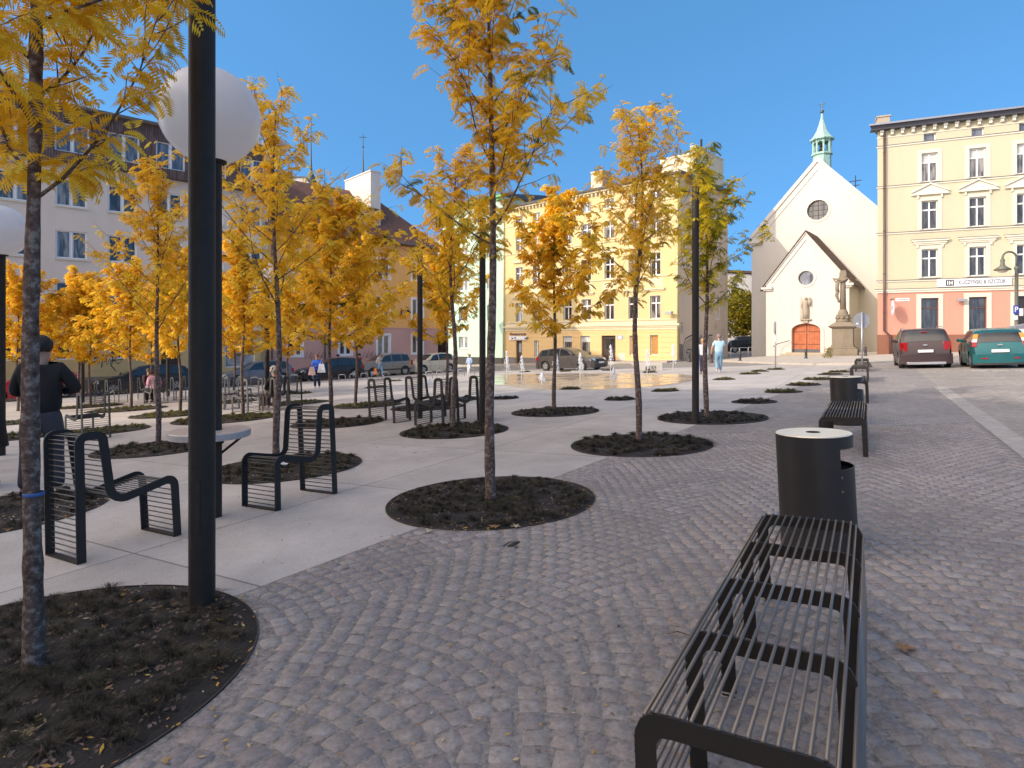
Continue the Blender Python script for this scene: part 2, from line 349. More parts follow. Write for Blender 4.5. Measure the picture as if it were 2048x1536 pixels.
# raised footway in front of the church and right-hand house, with a real kerb
fw = [(15.8, 31.6), (17.6, 30.3), (20.5, 31.0), (24.2, 34.0), (33, 34.5), (60, 24), (70, 45), (40, 60), (27, 48.5), (20.2, 50), (15.2, 44)]
fo = MB()
for (x, y) in fw: fo.v.append((x, y, zg(x, y)-0.05))
for (x, y) in fw: fo.v.append((x, y, zg(x, y)+0.10))
n_ = len(fw); fo.f.append(tuple(range(n_, 2*n_)))
for i in range(n_): j = (i+1) % n_; fo.f.append((i, j, n_+j, n_+i))
fo.build('footway', mat('footway slabs', (0.46, 0.41, 0.35), 0.85, var=0.15, scale=2, bump=0.2))['kind'] = 'structure'
# pavement strips before the left row and yellow house
EL = Vector((0.737, 0.675, 0)).normalized(); NL = Vector((EL.y, -EL.x, 0)); PL = Vector((-10.4, 47, 0))
lp = MB()
def strip(mb, P, d, n, s0, s1, o0, o1, h):
    c = [P+d*s0+n*o0, P+d*s1+n*o0, P+d*s1+n*o1, P+d*s0+n*o1]
    mb.hexa([(p.x, p.y, zg(p.x, p.y)+z) for z in (-0.05, h) for p in c])
strip(lp, PL, EL, NL, -40, 6.5, 0.02, 2.2, 0.12)
EY = Vector((0.731, -0.683, 0)).normalized(); NY = Vector((EY.y, -EY.x, 0)); PY = Vector((13.75, 49, 0))
strip(lp, PY, EY, NY, -32, 0.2, 0.02, 2.4, 0.12)
lp.build('pavement', mat('pavement slabs', (0.42, 0.37, 0.32), 0.85, var=0.2, scale=2, bump=0.2))['kind'] = 'structure'
# white markings on the road
wm = MB(); M_white = mat('road paint', (0.72, 0.71, 0.68), 0.8, var=0.15, scale=20)
for i in range(16):
    c = G(1958, 742)+Vector((0.62*i*0.62, -0.62*i*0.78, 0))
    a = c-Wd*0.22-U*0.11; b = c+Wd*0.22-U*0.11; d = c+Wd*0.22+U*0.11; e = c-Wd*0.22+U*0.11
    wm.quad(*[(p.x, p.y, zg(p.x, p.y)+0.008) for p in (a, b, d, e)])
wm.build('road_marking', M_white, fix=False)['kind'] = 'structure'

# beds: (centre px, radius, ...) -> world circles, filled in later
BEDS = []
def bed_at(x, y, r): p = G(x, y); BEDS.append((p.x, p.y, r)); return p

def seg_setts():
    """segmental-arc setts as real stones in the foreground"""
    rnd = random.Random(5); mb = MB()
    ax, ay = Vector((Wd.x, Wd.y)), Vector((U.x, U.y))
    N = 12; s = STN; lim = [(-2.3842, 2.69, 1.15), (*G(982, 1000).xy, 1.0), (*G(1281, 890).xy, 1.0), (*G(1423, 837).xy, 1.0)]
    v0 = Vector((0, 0))
    def ok(p):
        if p.y < 1.2 or p.y > 9.2: return False
        if abs(p.x) > 0.9*p.y+0.25: return False
        q = p-BL0; side = BLd.x*q.y-BLd.y*q.x
        if side > -0.04: return False
        q = p-KS0
        if KSd.x*q.y-KSd.y*q.x < 0.18: return False
        for (cx, cy, r) in lim:
            if (p.x-cx)**2+(p.y-cy)**2 < (r+0.045)**2: return False
        return True
    for k in range(-8, 9):
        for j in range(-70, 140):
            if (k*BP)**2+(j*s)**2 > 260: continue
            for i in range(N):
                t = (i+0.5+(0.5 if j % 2 else 0))/N-0.5
                if t > 0.5: t -= 1
                ww = (k+0.5+t)*BP
                vv = j*s-4*SAG*t*t+0.012*sin(k*2.3+ww*5)
                p = ax*ww+ay*vv
                if not ok(p): continue
                rot = atan2(-8*SAG*t, BP)+rnd.uniform(-0.16, 0.16)
                hx = s*0.5*rnd.uniform(0.94, 1.14); hy = s*0.5*rnd.uniform(0.94, 1.10)
                if abs(t) > 0.4: hx *= 0.93
                p = p+Vector((rnd.uniform(-.005, .005), rnd.uniform(-.005, .005)))
                hz = rnd.uniform(-0.0025, 0.003); tx = rnd.uniform(-.04, .04); ty = rnd.uniform(-.04, .04)
                cr, sr = cos(rot), sin(rot); base = len(mb.v)
                jit = [rnd.uniform(0.84, 1.05) for _ in range(4)]
                for b_ in range(4):
                    fy = (-1, -0.72, 0.72, 1)[b_]
                    for a_ in range(4):
                        fx = (-1, -0.72, 0.72, 1)[a_]
                        jj = jit[(1 if fx > 0 else 0)+(2 if fy > 0 else 0)]
                        edge = abs(fx) == 1 or abs(fy) == 1; corner = abs(fx) == 1 and abs(fy) == 1
                        rr = 0.90 if corner else 1
                        lx = fx*hx*jj*rr; ly = fy*hy*jj*rr
                        X = p.x+ax.x*(lx*cr-ly*sr)+ay.x*(lx*sr+ly*cr); Y = p.y+ax.y*(lx*cr-ly*sr)+ay.y*(lx*sr+ly*cr)
                        h = (-0.006 if corner else -0.004) if edge else 0.0105+hz+lx*tx+ly*ty+rnd.uniform(-.001, .001)
                        mb.v.append((X, Y, zg(X, Y)+0.003+h))
                for b_ in range(3):
                    for a_ in range(3):
                        q = base+b_*4+a_; mb.f.append((q, q+1, q+5, q+4))
    o = mb.build('cobble_setts', M_stone, smooth=True, fix=False)
    if o.data.polygons[4].normal.z < 0: o.data.flip_normals()
    o['kind'] = 'structure'
    # joint sand below the stones
    return o
seg_setts()
gpoly('joint_sand', [bl(-3.2), bl(6.0), (3.0, 9.3), (7.6, 9.3), ks(1.5, -0.14), ks(-12, -0.14)], 0.0070, M_mortar)
# ---------------------------------------------------------------- trees
def bark_mat():
    m, nt, b = _nt('reddish bark'); b.inputs['Roughness'].default_value = 0.85; b.inputs['Specular IOR Level'].default_value = 0.2
    tc = nt.nodes.new('ShaderNodeTexCoord')
    n = nt.nodes.new('ShaderNodeTexNoise'); n.inputs['Scale'].default_value = 26; n.inputs['Detail'].default_value = 6; n.inputs['Roughness'].default_value = 0.7; lk(nt, tc.outputs['Object'], n.inputs['Vector'])
    r = nt.nodes.new('ShaderNodeValToRGB'); cr = r.color_ramp; cr.interpolation = 'LINEAR'
    cr.elements[0].position = 0.32; cr.elements[0].color = (0.050, 0.030, 0.023, 1); cr.elements[1].position = 0.53; cr.elements[1].color = (0.16, 0.105, 0.083, 1)
    e = cr.elements.new(0.585); e.color = (0.27, 0.22, 0.185, 1)
    lk(nt, n.outputs['Fac'], r.inputs['Fac']); lk(nt, r.outputs['Color'], b.inputs['Base Color'])
    bp = nt.nodes.new('ShaderNodeBump'); bp.inputs['Strength'].default_value = 0.6; bp.inputs['Distance'].default_value = 0.006
    lk(nt, n.outputs['Fac'], bp.inputs['Height']); lk(nt, bp.outputs['Normal'], b.inputs['Normal'])
    return m
def leaf_mat(name, stops, transl=0.55, rough=0.55):
    m = bpy.data.materials.new(name); m.use_nodes = True; nt = m.node_tree
    out = nt.nodes['Material Output']; b = nt.nodes['Principled BSDF']; b.inputs['Roughness'].default_value = rough; b.inputs['Specular IOR Level'].default_value = 0.2
    at = nt.nodes.new('ShaderNodeAttribute'); at.attribute_name = 'tone'
    oi = nt.nodes.new('ShaderNodeObjectInfo')
    rr = nt.nodes.new('ShaderNodeMapRange'); rr.inputs['To Min'].default_value = -0.09; rr.inputs['To Max'].default_value = 0.09; lk(nt, oi.outputs['Random'], rr.inputs['Value'])
    ad = nt.nodes.new('ShaderNodeMath'); ad.operation = 'ADD'; ad.use_clamp = True; lk(nt, at.outputs['Fac'], ad.inputs[0]); lk(nt, rr.outputs[0], ad.inputs[1])
    r = nt.nodes.new('ShaderNodeValToRGB'); cr = r.color_ramp
    cr.elements[0].position = stops[0][0]; cr.elements[0].color = (*stops[0][1], 1); cr.elements[1].position = stops[-1][0]; cr.elements[1].color = (*stops[-1][1], 1)
    for p, c in stops[1:-1]: e = cr.elements.new(p); e.color = (*c, 1)
    lk(nt, ad.outputs[0], r.inputs['Fac']); lk(nt, r.outputs['Color'], b.inputs['Base Color'])
    t = nt.nodes.new('ShaderNodeBsdfTranslucent'); lk(nt, r.outputs['Color'], t.inputs['Color'])
    mx = nt.nodes.new('ShaderNodeMixShader'); mx.inputs['Fac'].default_value = transl
    lk(nt, b.outputs[0], mx.inputs[1]); lk(nt, t.outputs[0], mx.inputs[2]); lk(nt, mx.outputs[0], out.inputs['Surface'])
    return m
M_bark = bark_mat()
M_leafgold = leaf_mat('golden leaves', [(0.0, (0.11, 0.13, 0.014)), (0.16, (0.30, 0.25, 0.02)), (0.32, (0.82, 0.52, 0.035)), (0.7, (0.93, 0.57, 0.028)), (1.0, (0.95, 0.74, 0.09))])
M_leafgreen = leaf_mat('turning leaves', [(0.0, (0.10, 0.13, 0.015)), (0.40, (0.24, 0.24, 0.02)), (0.62, (0.70, 0.52, 0.025)), (1.0, (0.92, 0.74, 0.04))])
M_bush = leaf_mat('autumn bush leaves', [(0.0, (0.05, 0.07, 0.012)), (0.5, (0.22, 0.20, 0.02)), (1.0, (0.48, 0.33, 0.02))])

def make_leaves(name, nodes, rnd, pairs, llen, mat_, green_low=0.0, mult=1):
    """nodes: list of (point, outward dir, tone). every leaf is a drooping pinnate leaf"""
    V = []; F = []; T = []
    for (P, D, tone) in nodes:
        for _ in range(mult):
            L = llen*rnd.uniform(0.7, 1.2)
            a = rnd.uniform(0, 2*pi); hd = Vector((cos(a), sin(a), 0))
            d = (D*0.5+hd*0.8+Vector((0, 0, rnd.uniform(-0.5, 0.35)))).normalized()
            side = d.cross(Vector((0, 0, 1)));
            if side.length < 0.05: side = Vector((1, 0, 0))
            side.normalize(); tw = rnd.uniform(-0.7, 0.7); up = side.cross(d); side = side*cos(tw)+up*sin(tw)
            tn = min(1, max(0, tone+rnd.gauss(0, 0.13)))
            p = Vector(P); st = L/pairs; fold = rnd.uniform(0.2, 0.8)
            for k in range(pairs):
                d = (d+Vector((0, 0, -0.9/pairs*1.6))).normalized()
                q = p+d*st
                fr = (k+0.5)/pairs; ll = L*(0.27 if pairs > 6 else 0.30)*(0.6+0.9*sin(pi*min(0.95, fr*0.8+0.15)))*rnd.uniform(0.85, 1.1)
                w = st*0.46 if pairs > 6 else st*0.62
                if rnd.random() < 0.08: p = q; continue
                nn = side.cross(d).normalized()
                for sg in (-1, 1):
                    o = (side*sg+d*0.55-nn*fold).normalized()
                    b0 = len(V)
                    c = p+o*ll
                    mid = p+o*ll*0.5
                    V.extend([tuple(p), tuple(mid+d*w-nn*0.001), tuple(c), tuple(mid-d*w)])
                    F.append((b0, b0+1, b0+2, b0+3)); T.append(min(1, max(0, tn+rnd.uniform(-0.06, 0.06))))
                p = q
    me = bpy.data.meshes.new(name); me.from_pydata(V, [], F); me.materials.append(mat_)
    at = me.attributes.new('tone', 'FLOAT', 'FACE'); at.data.foreach_set('value', T)
    return me

def grow(rnd, H, tr, crown0, spread, nb, leader=True, lean=(0, 0), knob=0.0, thick=1.0, droop=0.0, wig=0.045):
    """skeleton -> (wood MB list, leaf nodes)"""
    tb = MB(); bb = MB(); nodes = []
    pts = []; n = 14; x = y = 0.0; ph = rnd.uniform(0, 6)
    for i in range(n+1):
        f = i/n
        pts.append(Vector((lean[0]*f*f+wig*sin(f*9+ph)*min(1, f*4), lean[1]*f*f+wig*cos(f*7+ph)*min(1, f*4), H*f-0.06)))
    rad = [tr*(1-0.86*(i/n)**1.15)*(1+knob*rnd.uniform(-0.35, 1)*(0.25 if i else 0.1)) for i in range(n+1)]
    # resample for knobs
    def at(f):
        k = f*n; i = min(n-1, int(k)); return pts[i].lerp(pts[i+1], k-i)
    def rt(f):
        k = f*n; i = min(n-1, int(k)); return rad[i]*(1-(k-i))+rad[i+1]*(k-i)
    m = 60; P = [at(i/m) for i in range(m+1)]
    R = [rt(i/m)*(1+knob*rnd.uniform(-0.10, 0.22)) for i in range(m+1)]; R[0] *= 1.2; R[1] *= 1.08
    tb.tube(P, R, 10)
    for b in range(nb):
        f = crown0+(0.93-crown0)*((b+rnd.random()*0.7)/nb); base = at(f)
        az = b*2.399+rnd.uniform(-0.5, 0.5); rel = (f-crown0)/(1-crown0)
        ln = spread*(1.15-0.75*rel)*rnd.uniform(0.75, 1.2)
        el = radians(rnd.uniform(22, 50)+20*rel-droop*(1-rel))
        d = Vector((cos(az)*cos(el), sin(az)*cos(el), sin(el))); p = Vector(base); bp = [p.copy()]; ns = 7
        for s in range(ns):
            d = (d+Vector((rnd.uniform(-.16, .16), rnd.uniform(-.16, .16), rnd.uniform(-.03, .13)))).normalized()
            p = p+d*ln/ns; bp.append(p.copy())
        r0 = rt(f)*0.36; bb.tube(bp, [max(0.0025, r0*(1-0.85*s/ns)) for s in range(ns+1)], 5, cap=False)
        for s in range(1, ns+1):
            for q in range(2 if s < ns else 3):
                tw = (bp[s]-bp[s-1]).normalized(); a = rnd.uniform(0, 2*pi)
                sd = Vector((cos(a), sin(a), rnd.uniform(-0.1, 0.5))).normalized()
                dd = (tw*0.7+sd*0.9).normalized(); tl = ln*rnd.uniform(0.16, 0.36)*(1.0 if s > 2 else 0.7); tp = bp[s-1].lerp(bp[s], rnd.random()); line = [tp.copy()]
                for e in range(4):
                    dd = (dd+Vector((rnd.uniform(-.15, .15), rnd.uniform(-.15, .15), rnd.uniform(-.12, .16)))).normalized()
                    tp = tp+dd*tl/4; line.append(tp.copy())
                bb.tube(line, [0.0038*thick, 0.003*thick, 0.0026*thick, 0.002*thick, 0.0012*thick], 4, cap=False)
                bt = rnd.gauss(0.6, 0.16)
                for e in range(1, 5):
                    for _ in range(3 if e < 4 else 4): nodes.append((line[e].lerp(line[e-1], rnd.random()), dd, bt))
    # leader twigs
    for i in range(10):
        f = rnd.uniform(0.75, 0.99); base = at(f); az = rnd.uniform(0, 2*pi); d = Vector((cos(az)*.5, sin(az)*.5, .9)).normalized()
        q = base+d*rnd.uniform(.1, .3)*spread; bb.tube([base, base.lerp(q, .5)+Vector((.01, 0, 0)), q], [0.004, 0.003, 0.0015], 4, cap=False)
        for _ in range(4): nodes.append((base.lerp(q, rnd.random()), d, rnd.gauss(0.55, 0.15)))
    return tb, bb, nodes
TREEGROUP = 'young golden street trees planted across the square'
TPROT = {}
def tree_proto(key, seed, H=5.3, tr=0.05, crown0=0.42, spread=1.1, nb=15, pairs=9, llen=0.15, mult=1, m=None, frac=1.0, knob=0.25, lean=(0, 0), thick=1.0, droop=0, wig=0.045):
    rnd = random.Random(seed)
    tb, bb, nodes = grow(rnd, H, tr, crown0, spread, nb, lean=lean, knob=knob, thick=thick, droop=droop, wig=wig)
    if frac < 1: nodes = [q for q in nodes if rnd.random() < frac]
    t = tb.mesh('trunk', M_bark, True); b = bb.mesh('branches', M_bark, True); l = make_leaves('crown', nodes, rnd, pairs, llen, m or M_leafgold, mult=mult)
    TPROT[key] = (t, b, l)
def plant(key, x, y, label, rz=0, sc=1.0, szz=None, group=TREEGROUP, name='young_tree', hs=1.0):
    p = G(x, y); o = thing(name, label, 'tree', p, rz, group)
    t, b, l = TPROT[key]
    ot = link_mesh('trunk', t, o); link_mesh('branches', b, o); link_mesh('crown', l, o)
    o.scale = (sc, sc, szz or sc)
    return o
tree_proto('big', 11, H=5.6, tr=0.038, crown0=0.40, spread=1.15, nb=17, pairs=11, llen=0.17, knob=0.9, lean=(-0.02, 0), frac=0.56, droop=6, wig=0.014)
tree_proto('a', 23, H=5.8, tr=0.046, crown0=0.40, spread=1.25, nb=21, pairs=10, llen=0.175, lean=(0.03, 0.05), knob=0.5, frac=0.42, droop=-4)
tree_proto('b', 37, H=5.1, tr=0.048, crown0=0.42, spread=1.65, nb=19, pairs=9, llen=0.17, knob=0.35, frac=0.36)
tree_proto('c', 41, H=5.2, tr=0.048, crown0=0.42, spread=1.45, nb=18, pairs=8, llen=0.18, frac=0.38, knob=0.35)
tree_proto('g', 53, H=4.9, tr=0.05, crown0=0.42, spread=1.35, nb=18, pairs=7, llen=0.19, m=M_leafgreen, knob=0.3, frac=0.42)
tree_proto('d', 61, H=5.0, tr=0.050, crown0=0.36, spread=1.65, nb=18, pairs=6, llen=0.21, knob=0.4, thick=1.4, frac=0.68, droop=8)
tree_proto('e', 71, H=5.0, tr=0.050, crown0=0.35, spread=1.75, nb=19, pairs=6, llen=0.22, knob=0.4, thick=1.4, frac=0.70, droop=8)
t1 = plant('big', 68, 1340, 'nearest young tree, mottled trunk with a blue band, in the bottom left bed', 0.6)
band = MB(); P1 = t1.location
tv = [v.co for v in TPROT['big'][0].vertices if .78 < v.co.z < .90]; bc = sum(tv, Vector())/len(tv); br = max((Vector((v.x-bc.x, v.y-bc.y))).length for v in tv)+.002
band.lathe([(br-.003, 0), (br, 0.003), (br, 0.013), (br-.003, 0.016)], 16, (bc.x, bc.y, 0.83), cap=False)
ob = band.build('tie_band', mat('blue strap', (0.06, 0.13, 0.36), 0.7, var=0.1), t1)
plant('a', 982, 1003, 'tallest golden tree, in the middle of the square, rising out of the photo', 1.1, 1.0)
plant('b', 1277, 886, 'golden tree in the round bed between middle tree and right pole', 2.0, 0.94)
plant('g', 1413, 835, 'slim green-and-yellow tree growing right behind the dark pole nearest the church', 0.4, 1.0)
plant('d', 1108, 820, 'smaller golden tree before the yellow house, in the bed beyond the middle tree', 4.0, 0.98)
plant('c', 906, 857, 'golden tree with a leaning trunk sharing its bed with a dark pole', 3.0, 1.0)
plant('b', 552, 915, 'tall golden tree behind the slatted chair beside the near poles', 5.0, 1.02)
plant('c', 316, 893, 'golden tree in the shaded bed left of the near dark pole', 1.4, 0.93)
plant('e', 661, 846, 'dark-trunked golden tree in the shaded bed left of the woman in blue', 0.9, 0.97)
plant('e', 711, 812, 'pale-trunked golden tree in front of the beige parked car', 2.4, 0.95)
plant('d', 893, 800, 'slim golden tree behind the leaning tree, in the bed behind the slatted chairs', 3.3, 0.98)
plant('d', 157, 812, 'golden tree just right of the standing man in dark clothes', 5.2, 1.0)
plant('e', 181, 812, 'thin-trunked golden tree in front of the graffiti on the ochre wall', 0.2, 0.92)
plant('d', 262, 817, 'golden tree in the long sunlit bed left of the seated pair', 1.9, 0.95)
plant('e', 302, 799, 'golden tree behind the seated pair, before the dark doorway', 4.4, 0.9)
plant('d', 360, 824, 'golden tree just left of the near dark pole, behind the seated pair', 2.7, 0.93)
plant('e', 468, 800, 'golden tree whose thin trunk stands before the bonnet of the silver-grey car', 3.6, 0.92)
plant('d', 486, 832, 'golden tree in the sunlit bed left of the globe lamp near the silver-grey car', 0.8, 0.93)
plant('e', 577, 786, 'golden tree behind the seated white-haired woman, before the pink wall', 5.6, 0.92)
plant('e', 36, 822, 'golden tree at the left edge of the photo in front of the red car', 1.2, 1.0)
plant('d', 100, 796, 'golden tree behind the standing man in dark clothes', 3.9, 1.0)
plant('e', 415, 798, 'golden tree hidden low down by the twin dark poles', 2.2, 0.95)
# bush behind the yellow house
def bush(name, label, cat, loc, r, h, seed, n=700, m=None, sz=0.35):
    rnd = random.Random(seed); V = []; F = []; T = []
    o = thing(name, label, cat, loc)
    lobes = [(rnd.uniform(-.55, .55)*r, rnd.uniform(-.55, .55)*r, rnd.uniform(.35, .8)*h, rnd.uniform(.35, .6)*r) for _ in range(11)]
    for i in range(n):
        lx, ly, lz, lr = rnd.choice(lobes); v = Vector((rnd.gauss(0, 1), rnd.gauss(0, 1), rnd.gauss(0, 1))).normalized()*lr*rnd.uniform(0.75, 1.08)
        c = Vector((lx, ly, lz))+v; a = Vector((rnd.gauss(0, 1), rnd.gauss(0, 1), rnd.gauss(0, 1))).normalized(); b = a.orthogonal().normalized(); s = sz*rnd.uniform(.5, 1)
        k = len(V); V += [tuple(c-a*s), tuple(c+b*s*.55), tuple(c+a*s), tuple(c-b*s*.55)]; F.append((k, k+1, k+2, k+3)); T.append(min(1, max(0, rnd.gauss(.6, .22))))
    me = bpy.data.meshes.new('crown'); me.from_pydata(V, [], F); me.materials.append(m or M_bush); at = me.attributes.new('tone', 'FLOAT', 'FACE'); at.data.foreach_set('value', T)
    link_mesh('crown', me, o)
    tb = MB(); tb.tube([(0, 0, -.3), (.05, 0, h*.3), (0, .05, h*.6)], [r*.07, r*.05, r*.03], 7)
    for i in range(7):
        l = lobes[i]; tb.tube([(0, 0, h*.25), (l[0]*.5, l[1]*.5, l[2]*.7), (l[0], l[1], l[2])], [r*.035, r*.02, r*.01], 5)
    tb.build('trunk', M_bark, o, smooth=True); return o
pb = G(1487, 712); bush('broad_tree', 'bushy yellow-green tree in the gap between the yellow house and the church', 'tree', Vector((1487-1024, 0, 0))*0+Vector((0.3905*84, 84, 0.1)), 4.6, 7.6, 3, n=9000, sz=0.30)

# ---------------------------------------------------------------- planting beds
M_grass = leaf_mat('low shaded-bed blades', [(0.0, (0.026, 0.021, 0.016)), (0.5, (0.062, 0.050, 0.034)), (1.0, (0.135, 0.115, 0.062))], transl=0.2)
M_litter = leaf_mat('fallen leaves', [(0.0, (0.12, 0.06, 0.03)), (0.4, (0.36, 0.20, 0.09)), (0.75, (0.60, 0.36, 0.04)), (1.0, (0.60, 0.52, 0.42))], transl=0.2)
M_rim = mat('rusty steel edging', (0.055, 0.038, 0.03), 0.8, var=0.3, scale=20)
M_crumb = mat('bark chips and pebbles', (0.20, 0.13, 0.10), 0.9, var=0.6, scale=60)
M_grass_sun = leaf_mat('sun-paled olive blades', [(0.0, (0.05, 0.05, 0.018)), (0.5, (0.15, 0.14, 0.045)), (1.0, (0.34, 0.29, 0.07))], transl=0.3)  # same bed grass, sunlight put into a paler olive
def bed(x, y, r, label, tufts, blades, h, seed, chips=0, litter=0, wc=None, cover=0.92, group='round planting beds set into the square', bw=0.004):
    p = Vector((*wc, zg(*wc))) if wc else G(x, y)
    rnd = random.Random(seed); o = thing('planting_bed', label, 'planting bed', p, 0, group)
    sx, sy = 0.042, -0.022
    def z(a, b): return a*sx+b*sy
    s = MB(); n = 72; s.v.append((0, 0, 0.012)); rings = tuple(.987*(i+1)/14 for i in range(14))
    for q, f in enumerate(rings):
        for k in range(n):
            a = 2*pi*k/n; rr = r*f; X, Y = rr*cos(a), rr*sin(a); s.v.append((X, Y, z(X, Y)+(0.024*rnd.random()+0.008 if q < 13 else 0.008)))
    for k in range(n): s.f.append((0, 1+k, 1+(k+1) % n))
    for q in range(13):
        for k in range(n): s.f.append((1+q*n+k, 1+(q+1)*n+k, 1+(q+1)*n+(k+1) % n, 1+q*n+(k+1) % n))
    s.build('soil', M_soil, o, smooth=True)
    rim = MB()
    for f0, z0 in ((r*0.985, 0.004), (r*0.985, 0.016), (r*0.985+.007, 0.016), (r*0.985+.007, 0.002)):
        for k in range(n): a = 2*pi*k/n; X, Y = f0*cos(a), f0*sin(a); rim.v.append((X, Y, z(X, Y)+z0))
    for q in range(3):
        for k in range(n): rim.f.append((q*n+k, q*n+(k+1) % n, (q+1)*n+(k+1) % n, (q+1)*n+k))
    rim.build('edging', M_rim, o)
    V = []; F = []; T = []
    cen = []
    for i in range(tufts*14):
        a = rnd.uniform(0, 2*pi); d = sqrt(rnd.random())*r*cover; c = (d*cos(a), d*sin(a))
        if all((c[0]-e[0])**2+(c[1]-e[1])**2 > (0.46*r*1.7/sqrt(tufts))**2 for e in cen): cen.append(c)
        if len(cen) >= tufts: break
    for (cx, cy) in cen:
        hh = h*rnd.uniform(0.6, 1.15); bt = rnd.gauss(0.42, 0.15); sp = hh*1.9
        for b in range(blades):
            a = rnd.uniform(0, 2*pi); e = rnd.random()**.7; ln = hh*rnd.uniform(0.65, 1.05)
            rx = cx+cos(a)*0.02*e; ry = cy+sin(a)*0.02*e
            mx_, my = rx+cos(a)*sp*0.45*e, ry+sin(a)*sp*0.45*e
            tx, ty = rx+cos(a)*sp*1.0*e+rnd.uniform(-.02, .02), ry+sin(a)*sp*1.0*e+rnd.uniform(-.02, .02)
            z0 = z(rx, ry)+0.01; zm = z0+ln*(0.80-0.22*e); zt = z0+ln*(1.0-0.75*e)
            px, py = -sin(a)*bw, cos(a)*bw; k = len(V)
            V += [(rx-px, ry-py, z0), (rx+px, ry+py, z0), (mx_+px*.8, my+py*.8, zm), (mx_-px*.8, my-py*.8, zm), (tx, ty, zt)]
            F += [(k, k+1, k+2, k+3), (k+3, k+2, k+4)]; t_ = min(1, max(0, bt+rnd.gauss(0, .2))); T += [t_, t_]
    me = bpy.data.meshes.new('grass'); me.from_pydata(V, [], F); me.materials.append(M_grass if seed < 12 or seed in (40, 42, 45) else M_grass_sun); at = me.attributes.new('tone', 'FLOAT', 'FACE'); at.data.foreach_set('value', T)  # dark blades for beds in shade, sun-paled copy for the rest
    g = link_mesh('grass_tufts', me, o); g['kind'] = 'stuff'
    if chips:
        c = MB()
        for i in range(chips):
            a = rnd.uniform(0, 2*pi); d = r*0.94*rnd.random()**0.35; X, Y = d*cos(a), d*sin(a); q = rnd.uniform(.003, .010); t2 = rnd.uniform(0, pi); zz = z(X, Y)+0.026
            c.v += [(X-q*cos(t2)*1.8, Y-q*sin(t2)*1.8, zz), (X+q*sin(t2), Y-q*cos(t2), zz+.002), (X+q*cos(t2)*1.8, Y+q*sin(t2)*1.8, zz+.004), (X-q*sin(t2), Y+q*cos(t2), zz+.008)]
            k = len(c.v)-4; c.f += [(k, k+1, k+2, k+3)]
        g2 = c.build('bark_chips', M_crumb, o, fix=False); g2['kind'] = 'stuff'
    if litter:
        V = []; F = []; T = []
        for i in range(litter):
            a = rnd.uniform(0, 2*pi); d = r*1.02*rnd.random()**0.30
            X, Y = d*cos(a), d*sin(a); q = rnd.uniform(.008, .024); t2 = rnd.uniform(0, 2*pi); zz = z(X, Y)+0.024+rnd.random()*h*0.25*(d < r*.93); k = len(V)
            u_ = Vector((cos(t2), sin(t2), rnd.uniform(-.3, .3)))*q; w_ = Vector((-sin(t2), cos(t2), rnd.uniform(-.3, .3)))*q*rnd.uniform(.3, .5); c = Vector((X, Y, zz))
            V += [tuple(c-u_), tuple(c+w_*.9-u_*.1), tuple(c+u_), tuple(c-w_*.9)]; F.append((k, k+1, k+2, k+3)); T.append(rnd.random()**0.8)
        me = bpy.data.meshes.new('leaf_litter'); me.from_pydata(V, [], F); me.materials.append(M_litter); at = me.attributes.new('tone', 'FLOAT', 'FACE'); at.data.foreach_set('value', T)
        g3 = link_mesh('fallen_leaves', me, o); g3['kind'] = 'stuff'
    return o
bed(0, 0, 1.15, 'big dark planting bed at bottom left around the nearest tree and pole', 210, 200, 0.068, 1, chips=1500, litter=380, wc=(-2.384, 2.69), bw=0.0011)
bed(982, 1000, 1.0, 'round planting bed around the middle golden tree', 170, 140, 0.062, 2, chips=900, litter=130, bw=0.0016)
bed(1281, 890, 1.0, 'round planting bed around the tree between the middle tree and the right pole', 80, 140, 0.08, 3, chips=300, litter=50, bw=0.003)
bed(1423, 836, 1.0, 'round planting bed holding the far right pole and the green-yellow tree', 75, 120, 0.08, 4, chips=100, litter=20, bw=0.004)
bed(1110, 824, 1.0, 'round planting bed around the small golden tree before the yellow house', 56, 60, 0.09, 5, litter=30, bw=0.005)
bed(909, 862, 1.0, 'round planting bed in front of the group of slatted chairs', 75, 130, 0.09, 6, chips=150, litter=160, bw=0.004)
bed(570, 935, 1.0, 'round planting bed with white litter, right behind the chair by the near poles', 75, 140, 0.08, 7, chips=300, litter=200, bw=0.003)
bed(317, 897, 1.0, 'shaded round planting bed left of the near dark pole', 58, 80, 0.09, 8, chips=100, litter=90, bw=0.004)
bed(676, 846, 1.0, 'round planting bed around the dark-trunked tree behind the slatted chair', 56, 60, 0.09, 9, litter=60, bw=0.005)
bed(856, 815, 1.0, 'planting bed behind the slatted chairs, at the foot of the dark pole', 50, 50, 0.09, 10, litter=30, bw=0.005)
bed(-20, 1030, 1.0, 'planting bed cut by the left edge of the photo, strewn with dead leaves', 50, 90, 0.08, 11, chips=300, litter=500, bw=0.003)
bed(205, 862, 0.95, 'planting bed right of the standing man, its far half in sunlight', 50, 60, 0.09, 12, litter=60, bw=0.005)
bed(452, 838, 1.25, 'sunlit planting bed with a yellow leafy edge, right of the twin poles', 60, 60, 0.10, 13, litter=260, bw=0.006)
bed(345, 829, 1.1, 'sunlit planting bed left of the near pole, behind the round table', 50, 50, 0.10, 14, litter=90, bw=0.006)
bed(255, 819, 1.2, 'long sunlit planting bed in front of the seated pair', 50, 50, 0.09, 15, litter=140, bw=0.006)
bed(180, 813, 1.1, 'sunlit planting bed beneath the graffiti, left of the seated pair', 46, 45, 0.09, 16, litter=80, bw=0.007)
bed(40, 873, 0.9, 'sunlit planting bed at the left edge, nearer of two', 40, 45, 0.09, 17, litter=40, bw=0.007)
